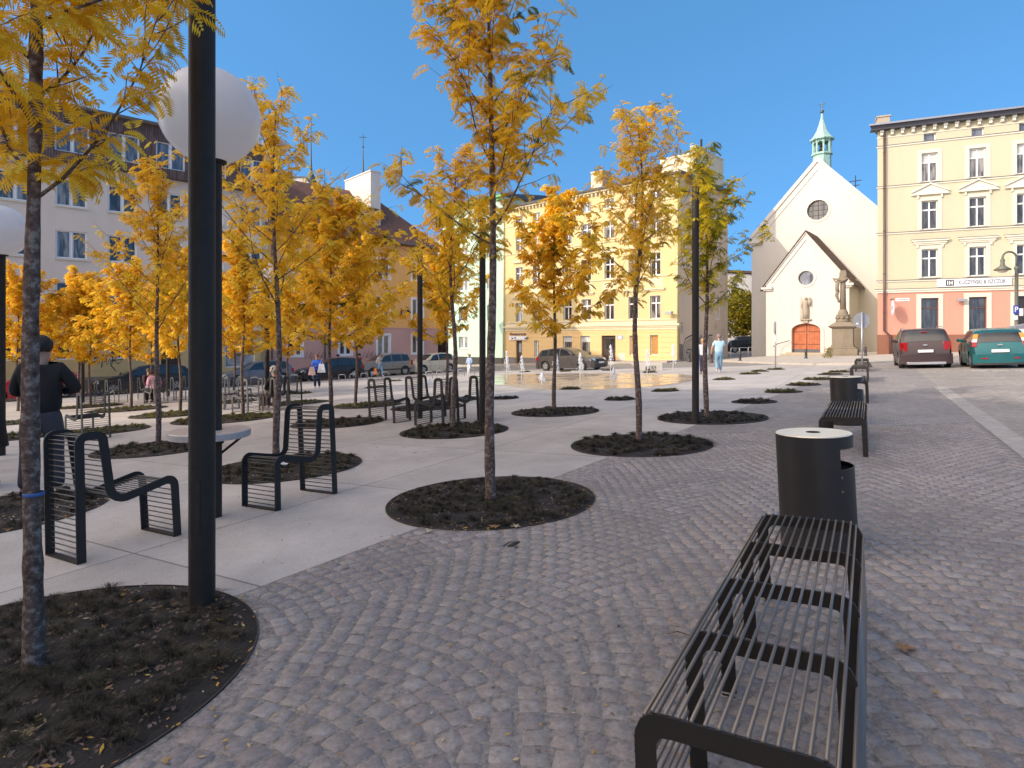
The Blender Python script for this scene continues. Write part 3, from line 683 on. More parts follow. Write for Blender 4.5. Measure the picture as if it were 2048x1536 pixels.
bed(25, 846, 0.9, 'sunlit planting bed at the left edge, farther of two', 40, 45, 0.09, 18, litter=40, bw=0.007)
bed(735, 811, 1.0, 'sunlit planting bed at the foot of the pale-trunked tree', 45, 45, 0.09, 19, litter=60, bw=0.007)
bed(590, 806, 1.1, 'sunlit planting bed behind the seated white-haired woman', 45, 45, 0.09, 20, litter=80, bw=0.007)
bed(460, 804, 0.9, 'sunlit planting bed between the two pale slatted chairs', 40, 40, 0.09, 21, litter=40, bw=0.007)
SM = [(1508, 804, .5, 'small grass bed in the shade right of the right pole, nearer of two'), (1567, 784, .48, 'small grass bed on the shadow edge left of the far litter bin'), (1240, 799, .42, 'small grass bed in the shade between two golden trees'), (1330, 782, .42, 'small grass bed on the shadow edge left of the right pole'),
      (1140, 778, .38, 'small sunlit grass bed between fountain and small golden tree'), (1010, 797, .42, 'small grass bed just right of the slatted chairs'), (1500, 748, .45, 'small sunlit grass bed behind the shaded ones, right of the green-yellow tree'), (1448, 759, .42, 'small sunlit grass bed right of the green-yellow trunk'),
      (1606, 770, .5, 'nearest sunlit grass bed left of the far litter bin'), (1636, 759, .48, 'second sunlit grass bed left of the far litter bin'), (1660, 749, .45, 'third sunlit grass bed, left of the pale far bench'), (1678, 744, .40, 'farthest sunlit grass bed, beside the pale far bench'),
      (1552, 739, .42, 'grass bed at the foot of the edge-on round sign'), (1520, 743, .4, 'small grass bed left of the edge-on round sign'), (600, 787, .5, 'small sunlit grass bed at the feet of the woman in blue'), (752, 775, .55, 'small grass bed left of the tall jet behind the chairs'), (790, 762, .45, 'small grass bed in front of the beige car'), (1050, 744, .4, 'grass bed at the far rim of the wet fountain floor, left one'), (1130, 743, .4, 'grass bed before the moving grey estate car'), (1300, 745, .4, 'grass bed before the concrete block seat'), (1215, 741, .35, 'grass bed between grey estate car and concrete seat')]
for i, (x, y, r, lb) in enumerate(SM):
    bed(x, y, r, lb, 16, 45, 0.10, 40+i, wc=None, bw=0.008, group='small grass beds set into the square', cover=0.8)
# leaves and small litter over the paving
rnd = random.Random(77); V = []; F = []; T = []
for i in range(2300):
    if i < 620: x = rnd.uniform(0, 2048); y = rnd.uniform(900, 1536)
    else: x = rnd.uniform(0, 1100); y = rnd.uniform(780, 1100)
    p = G(x, y)
    if p.x > 1 and rnd.random() < 0.80: continue
    q = rnd.uniform(.006, .016) if p.y < 8 else rnd.uniform(.012, .03); t2 = rnd.uniform(0, 2*pi); c = Vector((p.x, p.y, p.z+0.021)); k = len(V)
    u_ = Vector((cos(t2), sin(t2), rnd.uniform(-.1, .2)))*q; w_ = Vector((-sin(t2), cos(t2), rnd.uniform(-.2, .2)))*q*rnd.uniform(.25, .5)
    V += [tuple(c-u_), tuple(c+w_), tuple(c+u_), tuple(c-w_)]; F.append((k, k+1, k+2, k+3)); T.append(rnd.random()**.9)
# one larger maple leaf at right, one compound golden leaf by the bed
def star(cx, cy, r, n=5, tone=.35):
    c = Vector((cx, cy, zg(cx, cy)+.024)); k = len(V); V.append(tuple(c)); m = 2*n+1; a0 = rnd.uniform(0, 6)
    for i in range(m): a = a0+5.2*i/(m-1); rr = r*(1 if i % 2 else .42); V.append((c.x+rr*cos(a), c.y+rr*sin(a), c.z+rnd.uniform(0, .01)))
    for i in range(m-1): F.append((k, k+1+i, k+2+i)); T.append(tone)
for (x, y, r, t_) in ((1812, 1308, .055, .35), (990, 1060, .06, .45), (30, 1243, .05, .42), (62, 1475, .05, .9), (1030, 1058, .05, .95), (855, 1068, .05, .98)): p = G(x, y); star(p.x, p.y, r, 5, t_)
me = bpy.data.meshes.new('fallen_leaves'); me.from_pydata(V, [], F); me.materials.append(M_litter); at = me.attributes.new('tone', 'FLOAT', 'FACE'); at.data.foreach_set('value', T)
o = link_mesh('fallen_leaves', me); tag(o, 'fallen yellow and brown leaves scattered over the paving', 'leaves', kind='stuff')
p = G(566, 938); cr = MB(); cr.sphere((0, 0, 0.05), 0.045, 7, 5, (1.3, .8, .7)); o = cr.build('paper_scrap', mat('crumpled white paper', (0.7, 0.7, 0.7), .8, var=.1)); o.location = p; tag(o, 'crumpled white paper lying in the bed behind the slatted chair', 'litter')
for i, v in enumerate(o.data.vertices): v.co *= 1+0.25*sin(i*12.9)
p = G(1335, 1275); tw = MB(); tw.tube([(0, 0, .02), (.05, .0, .03), (.12, -.03, .022)], [.0035, .003, .002], 5); o = tw.build('twig', M_bark, smooth=True); o.location = p; tag(o, 'short dark twig lying on the setts left of the near bench', 'twig')
# ---------------------------------------------------------------- slatted chairs
def arcp(c, r, a0, a1, n=5): return [(c[0]+r*cos(a0+(a1-a0)*i/n), c[1]+r*sin(a0+(a1-a0)*i/n)) for i in range(n+1)]
M_chrod = mat('chair rods', (0.040, 0.034, 0.030), 0.4, var=0.1)
def chair_path():
    rear = [(-.350, 0.0), (-.345, .86)]
    top = arcp((-.295, .865), .05, pi, pi/2, 4)+arcp((-.235, .865), .05, pi/2, 0, 4)
    back = [(-.183, .84), (-.150, .52)]
    crv = arcp((-.045, .515), .105, pi+0.05, 1.5*pi+0.13, 5)
    seat = [(.10, .438), (.275, .478)]
    frt = arcp((.285, .425), .055, pi/2, 0, 4)
    leg = [(.342, .40), (.352, 0.0)]
    return rear, top, back, crv, seat, frt, leg
def rods_on(mb, pts, sp, w, r=.005, start=0.03):
    acc = 0; nxt = start
    for i in range(len(pts)-1):
        a = Vector(pts[i]); b = Vector(pts[i+1]); L = (b-a).length
        while nxt <= acc+L:
            q = a.lerp(b, (nxt-acc)/L); mb.tube([(-w/2, q.x, q.y), (w/2, q.x, q.y)], r, 6, cap=False); nxt += sp
        acc += L
def make_chair(name, label, group, ms=None, mr=None, low=False):
    ms = ms or M_steel
    mr = mr or M_chrod; o = thing(name, label, 'chair', (0, 0, 0), 0, group); w = .50
    rear, top, back, crv, seat, frt, leg = chair_path(); path = rear+top+back+crv+seat+frt+leg
    for sx in (-1, 1):
        x = sx*w/2; f = MB(); f.ribbon(path, .062, x-.005*1.2, x+.005*1.2); f.build('side_frame', ms, o, auto=35)
    for nm, pts, sp in (('rear_panel', rear, .042), ('backrest', [rear[-1]]+top+back, .040), ('seat', [back[-1]]+crv+seat+frt, .030), ('front_panel', leg, .042)):
        mb = MB(); rods_on(mb, pts, sp, w, start=.055 if nm == 'rear_panel' else .02); mb.build(nm, mr, o, smooth=True)
    for yy in (-.350, .352):
        fb = MB(); fb.box(-w/2+.006, w/2-.006, yy-.03, yy+.03, .0, .008); fb.build('foot_bar', ms, o)
    return o
FU = atan2(U.y, U.x)-pi/2        # local +y along U
FW = atan2(Wd.y, Wd.x)-pi/2      # local +y along W
CG = 'slatted dark steel chairs standing on the square'
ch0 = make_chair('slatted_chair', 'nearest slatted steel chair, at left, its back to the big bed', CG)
def rearpt(x, y, fwd, left):
    """rear-leg foot at pixel, fwd = facing vector, left = +1 when that leg is on the chair's left"""
    p = G(x, y); f = fwd.normalized(); r = Vector((f.y, -f.x, 0)); c = p+f*.35+r*(.25*left); return Vector((c.x, c.y, zg(c.x, c.y)+.004))
def tilt(o): return o
ch0.location = rearpt(163, 1128, U, -1); ch0.rotation_euler.z = FU
def chair(x, y, fwd, left, label, extra=0, **kw):
    rz = atan2(fwd.y, fwd.x)-pi/2
    return dup(ch0, rearpt(x, y, fwd, left), rz+extra, label)
chair(670, 988, -U, 1, 'slatted steel chair facing the nearest chair across the round table')
chair(165, 882, -Wd, 1, 'slatted steel chair just right of the standing man in dark clothes')
chair(772, 839.4, Wd, 1, 'leftmost slatted chair of the cluster behind the leaning tree')
chair(843, 831, Wd, 1, 'slatted chair of the cluster, second from the left, facing right')
chair(917, 846.7, -Wd, -1, 'slatted chair of the cluster facing left, just left of the middle pole')
chair(984, 838, -Wd, -1, 'rightmost slatted chair of the cluster, right of the middle tree')
# for -Wd facing, the near rear leg is the chair's left leg
chair(604, 812, -Wd, -1, 'slatted chair behind the seated white-haired woman')
M_lit = mat('sun-paled slats', (0.12, 0.115, 0.11), 0.25, metal=0.6, var=0.1)  # same dark chair steel, paled so its colour carries the sunlight
CG2 = 'slatted chairs in the sunlit far part of the square'
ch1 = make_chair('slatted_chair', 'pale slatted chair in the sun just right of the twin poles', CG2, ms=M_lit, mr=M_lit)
ch1.location = rearpt(451, 816, Wd, 1); ch1.rotation_euler.z = FW
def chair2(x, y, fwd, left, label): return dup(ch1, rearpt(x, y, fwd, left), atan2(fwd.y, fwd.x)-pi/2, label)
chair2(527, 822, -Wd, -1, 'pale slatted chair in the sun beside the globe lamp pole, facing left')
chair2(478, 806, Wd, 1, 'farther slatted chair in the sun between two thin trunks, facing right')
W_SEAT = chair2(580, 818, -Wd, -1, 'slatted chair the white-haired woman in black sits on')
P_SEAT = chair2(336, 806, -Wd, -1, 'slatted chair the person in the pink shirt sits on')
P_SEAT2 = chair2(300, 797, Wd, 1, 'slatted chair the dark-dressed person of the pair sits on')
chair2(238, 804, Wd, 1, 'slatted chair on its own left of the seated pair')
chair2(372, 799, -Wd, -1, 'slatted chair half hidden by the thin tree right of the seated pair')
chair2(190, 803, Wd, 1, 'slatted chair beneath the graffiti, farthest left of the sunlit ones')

# ---------------------------------------------------------------- benches
def make_bench(label):
    o = thing('slatted_bench', label, 'bench', (0, 0, 0), 0, 'slatted steel benches in a row along the road'); w = .50; L = 2.0; h = .47
    out = [(0, 0), (0, h-.07)]+arcp((.07, h-.07), .07, pi, pi/2, 5)+arcp((w-.07, h-.07), .07, pi/2, 0, 5)+[(w, h-.07), (w, 0)]
    for k in range(5):
        y = k*.497+.006; f = MB(); b = .055
        inn = [(b, 0), (b, h-.09)]+arcp((b+.03, h-b-.03), .03, pi, pi/2, 3)+arcp((w-b-.03, h-b-.03), .03, pi/2, 0, 3)+[(w-b, h-.09), (w-b, 0)]
        # strip between outer and inner outline
        import itertools
        def res(pl, n=40):
            d = [0]
            for a, c in zip(pl, pl[1:]): d.append(d[-1]+math.dist(a, c))
            r = []
            for i in range(n+1):
                t = d[-1]*i/n; j = max(q for q in range(len(d)) if d[q] <= t+1e-9); j = min(j, len(pl)-2); u = (t-d[j])/(d[j+1]-d[j]); r.append((pl[j][0]+(pl[j+1][0]-pl[j][0])*u, pl[j][1]+(pl[j+1][1]-pl[j][1])*u))
            return r
        A = [out[0]]+out[1:]; A = res(A); B = res(inn); n = len(A); s = len(f.v)
        for p, q in zip(A, B): f.v += [(p[0], y-.005, p[1]), (q[0], y-.005, q[1]), (q[0], y+.005, q[1]), (p[0], y+.005, p[1])]
        for i in range(n-1):
            a = s+4*i
            for q in range(4): f.f.append((a+q, a+(q+1) % 4, a+4+(q+1) % 4, a+4+q))
        f.f += [(s, s+1, s+2, s+3), (s+4*n-1, s+4*n-2, s+4*n-3, s+4*n-4)]
        f.build('frame', M_steel, o, auto=30)
        for xx in (0.0, w-b): foot = MB(); foot.box(xx+.002, xx+b-.002, y-.02, y+.02, 0, .006); foot.build('foot_plate', M_steel, o)
    s = MB()
    for i in range(13): x = .05+i*.0333; s.tube([(x, 0.005, h+.002), (x, L-.005, h+.002)], .0055, 8)
    for cx, a in ((.07, 2.2), (w-.07, .94)): s.tube([(cx+.07*cos(a), .005, h-.07+.07*sin(a)), (cx+.07*cos(a), L-.005, h-.07+.07*sin(a))], .0055, 8)
    s.build('seat_slats', M_rod, o, smooth=True)
    for x in (.002, w-.002):
        s = MB()
        for i in range(9): s.tube([(x, .005, h-.075-i*.040), (x, L-.005, h-.075-i*.040)], .0055, 8)
        s.build('side_slats', M_rod, o, smooth=True)
    return o
BZ = atan2(U.y, U.x)-pi/2
def bpos(k): p = Vector((.335, 1.545, 0))+U*6.56*k; return Vector((p.x, p.y, zg(p.x+.3, p.y+.6)))
bn = make_bench('nearest slatted steel bench, filling the bottom right of the photo'); bn.location = bpos(0); bn.rotation_euler.z = BZ
bn.rotation_euler.x = 0.0
for k, lb in ((1, 'slatted steel bench between the two litter bins'), (2, 'slatted steel bench on the shadow edge just behind the far litter bin'), (3, 'pale sunlit slatted bench, nearer of the two by the round sign'), (4, 'farthest sunlit slatted bench, beside the post of the round sign')):
    dup(bn, bpos(k), BZ, lb)

# ---------------------------------------------------------------- litter bins
M_bin = mat('dark bin steel', (0.022, 0.019, 0.018), 0.45, var=0.2, scale=7); M_lid = mat('brushed lid', (0.86, 0.77, 0.58), 0.35, metal=0.25, var=0.08, scale=25)
M_inner = mat('bin inside', (0.012, 0.012, 0.013), 0.7, var=0.1)
def make_bin(label):
    o = thing('litter_bin', label, 'litter bin', (0, 0, 0), 0, 'round steel litter bins between the benches'); R = .238; H = .76; z0, z1 = .555, .685; ha = radians(70); n = 48
    s = MB()
    def ring(a0, a1, za, zb, m):
        for k in range(m):
            a = a0+(a1-a0)*k/m; b = a0+(a1-a0)*(k+1)/m
            for rr, fl in ((R, 0), (R-.006, 1)):
                q = [(rr*cos(a), rr*sin(a), za), (rr*cos(b), rr*sin(b), za), (rr*cos(b), rr*sin(b), zb), (rr*cos(a), rr*sin(a), zb)]
                s.quad(*(q if not fl else q[::-1]))
    ring(ha, 2*pi-ha, 0, H, n); ring(-ha, ha, 0, z0, 24); ring(-ha, ha, z1, H, 24)
    for zz in (z0, z1):
        for k in range(24):
            a = -ha+2*ha*k/24; b = -ha+2*ha*(k+1)/24; s.quad((R*cos(a), R*sin(a), zz), (R*cos(b), R*sin(b), zz), ((R-.006)*cos(b), (R-.006)*sin(b), zz), ((R-.006)*cos(a), (R-.006)*sin(a), zz))
    bo = s.build('body', M_bin, o, fix=False, auto=30)
    pn = MB(); cx = R*cos(ha)-.002; cy = R*sin(ha)-.004
    pn.box(cx-.004, cx, -cy, cy, z0-.02, z1+.003); pn.box(cx, cx+.001, -.001, .001, z0, z0+.001)
    pn.prism([(R*.985*cos(-ha+2*ha*i/16), R*.985*sin(-ha+2*ha*i/16)) for i in range(17)], z1+.003, z1+.008)
    pn.build('chute_panel', M_bin, o)
    li = MB(); li.lathe([(.08, z0-.25), (.16, z0-.25), (.165, z0-.03), (.158, z0-.03), (.15, z0-.23), (.08, z0-.23)], 32, (.06, 0, 0)); li.build('liner', M_inner, o, smooth=True)
    ld = MB(); ld.lathe([(.045, H+.001), (R-.006, H+.001), (R-.001, H+.006), (R-.006, H+.012), (.045, H+.012)], 48, cap=False); ld.build('lid', M_lid, o, auto=40)
    at_ = MB(); at_.lathe([(.0, H-.02), (.045, H-.02), (.045, H+.014), (.040, H+.014), (.040, H-.015), (0, H-.015)], 24, cap=False); at_.build('ashtray', M_inner, o, smooth=True)
    lk_ = MB(); lk_.lathe([(0, 0), (.008, 0), (.008, .006), (0, .006)], 12); l1 = lk_.build('lock', M_rod, o); 
    aa = -1.30+ha*0-0.0; l1.location = (R*cos(-ha), R*sin(-ha), z0-.05); l1.rotation_euler = (0, pi/2, -ha)
    l2 = link_mesh('lock', l1.data, o, (R*cos(-ha), R*sin(-ha), z0-.14)); l2.rotation_euler = (0, pi/2, -ha)
    return o
def binpos(k): p = Vector((2.10, 4.07, 0))+U*6.56*k; return Vector((p.x, p.y, zg(p.x, p.y)))
bi = make_bin('near dark litter bin with pale lid, behind the nearest bench'); bi.location = binpos(0); bi.rotation_euler.z = -0.12
dup(bi, binpos(1), -0.14, 'far dark litter bin with pale lid, behind the second bench')

# ---------------------------------------------------------------- poles and globe lamps
def pole(x, y, r, h, label, name='light_column'):
    p = G(x, y); o = thing(name, label, 'light column', p, 0, 'plain dark light columns')
    m = MB(); m.lathe([(r, -.05), (r, h-.004), (r-.004, h)], 28); m.build('shaft', M_pole, o, auto=40)
    c = MB(); c.lathe([(r*.93, h), (r*.93, h+.012), (0, h+.014)], 28, cap=False); c.build('cap', M_inner, o, auto=40)
    d = MB(); d.box(-r*.35, r*.35, -r-.0015, -r+.01, .45, .75); d.build('service_door', M_pole, o)
    return o
pole(404, 1213, .0715, 4.6, 'nearest and thickest dark light column, standing in the big bed at left')
pole(965, 849, .062, 4.05, 'dark light column in the bed by the leaning tree, left of the middle trunk')
pole(840, 837, .060, 3.75, 'dark light column rising behind the slatted chair cluster')
pole(1391, 848, .060, 4.22, 'dark light column nearest the church, in front of the couple')
M_globe = mat('opal globe', (0.80, 0.78, 0.77), 0.22, var=0.03, scale=3, spec=0.5)
_nt_ = M_globe.node_tree; _t = _nt_.nodes.new('ShaderNodeBsdfTranslucent'); _t.inputs['Color'].default_value = (.9, .88, .87, 1); _m = _nt_.nodes.new('ShaderNodeMixShader'); _m.inputs['Fac'].default_value = .5
_nt_.links.new(_nt_.nodes['Principled BSDF'].outputs[0], _m.inputs[1]); _nt_.links.new(_t.outputs[0], _m.inputs[2]); _nt_.links.new(_m.outputs[0], _nt_.nodes['Material Output'].inputs['Surface'])
GOFF = -.03
def globe(x, y, r, zc_off, label, R=.435):
    p = G(x, y); o = thing('globe_lamp', label, 'lamp', p, 0, 'lamps with a big white globe')
    m = MB(); m.lathe([(r*1.0, -.05), (r, zc_off-R*.97), (r*.5, zc_off-R*.96)], 24); m.build('post', M_pole, o, auto=40)
    b = MB(); b.lathe([(r*1.15, zc_off-R*1.0), (r*1.5, zc_off-R*.99), (r*1.6, zc_off-R*.95), (r*.5, zc_off-R*.95)], 24); b.build('collar', M_pole, o, auto=40)
    g = MB(); g.sphere((GOFF, 0, zc_off), R, 48, 32); g.build('globe', M_globe, o, smooth=True)
    return o
gl = globe(427, 1034, .072, 3.71, 'nearest globe lamp, its white ball behind the thick dark column')
globe(1, 911, .07, 3.85, 'globe lamp cut by the left edge of the photo')
globe(534, 817, .07, 3.95, 'globe lamp rising behind the tall golden tree, right of the twin poles')
globe(336, 793, .075, 4.0, 'globe lamp half hidden in golden leaves above the seated pair')
globe(165, 806, .075, 4.0, 'globe lamp hidden in leaves left of the graffiti')
# round table round the globe lamp post
p = gl.location
M_terr = mat('terrazzo top', (0.46, 0.42, 0.40), 0.30, var=0.22, scale=60, spec=0.8)
o = thing('round_table', 'round stone table top fixed round the globe lamp post', 'table', p+Vector((-.035, 0, 0)))
m = MB(); m.lathe([(.08, .745), (.345, .745), (.35, .75), (.35, .802), (.345, .807), (.08, .807)], 64); m.build('table_top', M_terr, o, auto=40)
m = MB(); m.lathe([(.078, .68), (.12, .68), (.125, .744), (.078, .744)], 32); m.build('clamp', M_pole, o, auto=40)
for k in range(3):
    a = k*2*pi/3+.4; m = MB(); m.tube([(.09*cos(a), .09*sin(a), .58), (.28*cos(a), .28*sin(a), .735)], .012, 8); m.build('bracket', M_pole, o, smooth=True)

# valve cover in the setts
p = G(1028, 1092); o = thing('valve_cover', 'small square metal valve cover set in the setts below the middle bed', 'valve cover', p+Vector((0, 0, .010)), BZ)
m = MB(); m.box(-.085, .085, -.085, .085, 0, .006); m.build('frame', mat('galvanised iron', (0.22, 0.21, 0.22), .5, metal=.4, var=.2), o)
m = MB()
for i in range(4): m.box(-.06+i*.032, -.06+i*.032+.014, -.06, .06, .006, .010)
m.box(-.01, .01, -.07, .07, .010, .012); m.build('ribs', M_pole, o)

# ---------------------------------------------------------------- bicycle hoops
M_galv = mat('galvanised tube', (0.42, 0.42, 0.43), .35, metal=.6, var=.08)
def hoop_row(x, y, n, sp, d, label_base, h=.42, w=.40, along=None, mt=None):
    p = G(x, y); dv = d.normalized(); ac = (along or Vector((-dv.y, dv.x, 0))).normalized()
    for i in range(n):
        c = p+dv*sp*i; c.z = zg(c.x, c.y); o = MB(); a = Vector((0, 0, -.1))
        pts = [(-w/2, 0, -.1), (-w/2, 0, h-.05), (-w/2+.05, 0, h), (w/2-.05, 0, h), (w/2, 0, h-.05), (w/2, 0, -.1)]
        o.tube(pts, .022, 6)
        ob = o.build('bike_hoop', mt or M_galv, smooth=True); ob.location = c; ob.rotation_euler.z = atan2(ac.y, ac.x)
        tag(ob, label_base, 'bike hoop', label_base.replace('one of ', ''))
hoop_row(684, 763, 5, .75, EL, 'one of the low metal hoops before the black car and pink wall', along=Vector((1, .1, 0)))
hoop_row(858, 757, 5, .8, EL, 'one of the low metal hoops before the cream car', along=Vector((1, .1, 0)), h=.4)
hoop_row(208, 790, 6, .9, EL, 'one of the metal hoops in front of the ochre wall', along=Vector((1, .1, 0)), h=.55)
hoop_row(452, 775, 6, .8, EL, 'one of the low metal hoops before the silver-grey car', along=Vector((1, .1, 0)), h=.5)
hoop_row(1470, 718, 3, 1.0, Vector((.9, .45, 0)), 'one of the tall metal hoops in the gap beside the church', along=Vector((1, .1, 0)), h=.9, w=.7)
# ---------------------------------------------------------------- buildings
GN = Vector((-0.042, 0.022, 1)).normalized(); GQ = Vector((0, 0, 1)).rotation_difference(GN).to_matrix()
def ground_align(o):
    rz = o.rotation_euler.z; o.rotation_euler = (GQ @ Matrix.Rotation(rz, 3, 'Z')).to_euler(); o.location.z = zg(o.location.x, o.location.y)+.004
for o in list(SC.objects):
    if o.parent is None and o.name.split('.')[0] in ('slatted_chair', 'slatted_bench', 'litter_bin', 'valve_cover'): ground_align(o)

class Bld:
    def __init__(s, name, label, P, d, cat='building'):
        s.P = Vector((P[0], P[1], 0)); s.d = Vector((d[0], d[1], 0)).normalized(); s.n = Vector((-s.d.y, s.d.x, 0))
        s.o = thing(name, label, cat, s.P, atan2(s.d.y, s.d.x))
    def sx(s, x):
        r = (x-1024)/K; return (r*s.P.y-s.P.x)/(s.d.x-r*s.d.y)
    def z(s, x, y):
        Y = s.P.y+s.d.y*s.sx(x); return CAMH-(y-HZ)*Y/K
def grid_wall(mb, x0, x1, z0, z1, holes, depth, y=0.0):
    xs = sorted({x0, x1, *[v for h in holes for v in (h[0], h[1]) if x0 < v < x1]}); zs = sorted({z0, z1, *[v for h in holes for v in (h[2], h[3]) if z0 < v < z1]})
    for i in range(len(xs)-1):
        for j in range(len(zs)-1):
            cx = (xs[i]+xs[i+1])/2; cz = (zs[j]+zs[j+1])/2
            if any(h[0] < cx < h[1] and h[2] < cz < h[3] for h in holes): continue
            mb.quad((xs[i], y, zs[j]), (xs[i+1], y, zs[j]), (xs[i+1], y, zs[j+1]), (xs[i], y, zs[j+1]))
    for (a, b, c, d) in holes:
        e = y+depth
        mb.quad((a, y, c), (a, y, d), (a, e, d), (a, e, c)); mb.quad((b, y, d), (b, y, c), (b, e, c), (b, e, d))
        mb.quad((a, y, d), (b, y, d), (b, e, d), (a, e, d)); mb.quad((b, y, c), (a, y, c), (a, e, c), (b, e, c))
def glass_mat(name, base, cur, amt, seed=0.0, rough=0.04):
    m, nt, b = _nt(name); b.inputs['Roughness'].default_value = rough; b.inputs['Specular IOR Level'].default_value = 0.9
    tc = nt.nodes.new('ShaderNodeTexCoord'); oi = nt.nodes.new('ShaderNodeObjectInfo')
    mp = nt.nodes.new('ShaderNodeMapping'); mp.inputs['Scale'].default_value = (5, 1, .8); lk(nt, tc.outputs['Object'], mp.inputs['Vector'])
    vm = nt.nodes.new('ShaderNodeVectorMath'); vm.operation = 'SCALE'; vm.inputs[0].default_value = (37, 3, 11); lk(nt, oi.outputs['Random'], vm.inputs['Scale'])
    lk(nt, vm.outputs[0], mp.inputs['Location'])
    n = nt.nodes.new('ShaderNodeTexNoise'); n.inputs['Scale'].default_value = 1.2; n.inputs['Detail'].default_value = 4; lk(nt, mp.outputs[0], n.inputs['Vector'])
    r = nt.nodes.new('ShaderNodeMapRange'); r.inputs['From Min'].default_value = 0.42; r.inputs['From Max'].default_value = 0.62; r.inputs['To Max'].default_value = amt; lk(nt, n.outputs['Fac'], r.inputs['Value'])
    mx = nt.nodes.new('ShaderNodeMixRGB'); mx.inputs['Color1'].default_value = (*base, 1); mx.inputs['Color2'].default_value = (*cur, 1); lk(nt, r.outputs[0], mx.inputs['Fac'])
    lk(nt, mx.outputs[0], b.inputs['Base Color']); MATS[name] = m; return m
GL_D = glass_mat('dark window glass', (0.018, 0.016, 0.016), (0.10, 0.09, 0.085), 0.7)
GL_C = glass_mat('curtained window glass', (0.05, 0.045, 0.045), (0.30, 0.28, 0.26), 0.9)
GL_S = glass_mat('sky-facing window glass', (0.06, 0.07, 0.10), (0.25, 0.26, 0.30), 0.6)
M_blind = mat('pale blind', (0.55, 0.56, 0.54), .6, var=.06)
M_frame = mat('white window paint', (0.78, 0.77, 0.76), .45, var=.05, scale=5)
M_fbrown = mat('brown window paint', (0.10, 0.045, 0.03), .5, var=.1)
WC = {}
def window(b, xc, z0, w, h, kind='cross', y=0.16, glass=None, fm=None, blind=0.0, name='window'):
    key = (round(w, 2), round(h, 2), kind)
    w, h = key[0], key[1]
    if key not in WC:
        f = MB(); t = .065; f.box(-w/2, -w/2+t, 0, .06, 0, h); f.box(w/2-t, w/2, 0, .06, 0, h); f.box(-w/2+t, w/2-t, 0, .06, 0, t); f.box(-w/2+t, w/2-t, 0, .06, h-t, h)
        if kind in ('cross', 'double'): f.box(-.045, .045, -.008, .055, t, (h-t if kind == 'double' else h*.655))
        if kind == 'cross': f.box(-w/2+t, w/2-t, -.012, .055, h*.655, h*.655+.10); f.box(-.04, .04, -.004, .05, h*.655+.10, h-t)
        if kind == 'shop': f.box(-w/2+t, w/2-t, -.005, .05, h*.70, h*.70+.07)
        if kind == 'double':
            for s in (-1, 1): f.box(s*w/4-(w/4-.06), s*w/4-(w/4-.06)+.03, -.004, .05, t, h-t); f.box(s*w/4+(w/4-.09), s*w/4+(w/4-.06), -.004, .05, t, h-t)
        g = MB(); g.quad((-w/2+t*.5, .035, t*.5), (w/2-t*.5, .035, t*.5), (w/2-t*.5, .035, h-t*.5), (-w/2+t*.5, .035, h-t*.5))
        bl = MB(); bl.quad((-w/2+t, .030, h*.70), (w/2-t, .030, h*.70), (w/2-t, .030, h-t), (-w/2+t, .030, h-t))
        fme = f.mesh('window', fm or M_frame); f.fix(fme); WC[key] = (fme, g.mesh('pane', glass or GL_D), bl.mesh('blind', M_blind))
    fme, gm, bm_ = WC[key]
    o = link_mesh(name, fme, b, (xc, y, z0))
    if fm and fme.materials[0] != fm: o.material_slots[0].link = 'OBJECT'; o.material_slots[0].material = fm
    p = link_mesh('pane', gm, o)
    if glass: p.material_slots[0].link = 'OBJECT'; p.material_slots[0].material = glass
    if blind: link_mesh('blind', bm_, o)
    return o
rg = random.Random(9)
def pick(): return rg.choice([GL_D, GL_D, GL_C, GL_C, GL_D])

# ============ right-hand house
M_cream = plaster('cream render', (0.56, 0.51, 0.36), amt=.35, stain=(.8, .75, .7)); M_trimc = plaster('pale trim', (0.74, 0.70, 0.58), amt=.15); M_pink = plaster('salmon render', (0.60, 0.29, 0.215), amt=.35, stain=(.95, 1.12, 1.15)); M_plinth = plaster('brown plinth', (0.25, 0.115, 0.075), amt=.5, stain=(1.5, 1.8, 2.0))
M_greytrim = mat('zinc flashing', (0.13, 0.115, 0.105), .6, var=.15); M_surr = plaster('off-white surrounds', (0.64, 0.60, 0.50), amt=.1)
R = Bld('tenement_house', 'cream four-storey house with salmon ground floor at the right edge', (25.8, 42), (0.9215, -0.3883)); b = R.o
cols = [(R.sx(1843), R.sx(1875.7)), (R.sx(1938.5), R.sx(1972)), (R.sx(2033.5), R.sx(2066)), (R.sx(2128), R.sx(2160))]
Lr = 14.5; D = 13; SK = 5.2
zf = [(12.25, 14.2), (8.97, 10.93), (5.66, 7.60)]; za = (15.02, 15.58); zgf = (1.77, 4.24)
holes = [(c0, c1, a, c) for (c0, c1) in cols for (a, c) in zf]+[(c0+.12, c1-.10, *za) for (c0, c1) in cols]
m = MB(); grid_wall(m, 0, Lr, 4.85, 16.45, holes, .18); m.quad((Lr, 0, 4.85), (Lr, D, 4.85), (Lr, D, 16.45), (Lr, 0, 16.45)); m.quad((SK, D, -.5), (0, 0, -.5), (0, 0, 16.45), (SK, D, 16.45)); m.quad((Lr, D, -.5), (SK, D, -.5), (SK, D, 16.45), (Lr, D, 16.45)); m.build('wall', M_cream, b, fix=False)
gh = [(c0-.02, c1+.04, *zgf) for (c0, c1) in cols[:2]]+[(cols[2][0]-.05, cols[2][1]+1.1, .25, 4.24)]
m = MB(); grid_wall(m, 0.0, Lr, 1.73, 4.85, gh, .20, y=.01); m.build('ground_floor_wall', M_pink, b, fix=False)
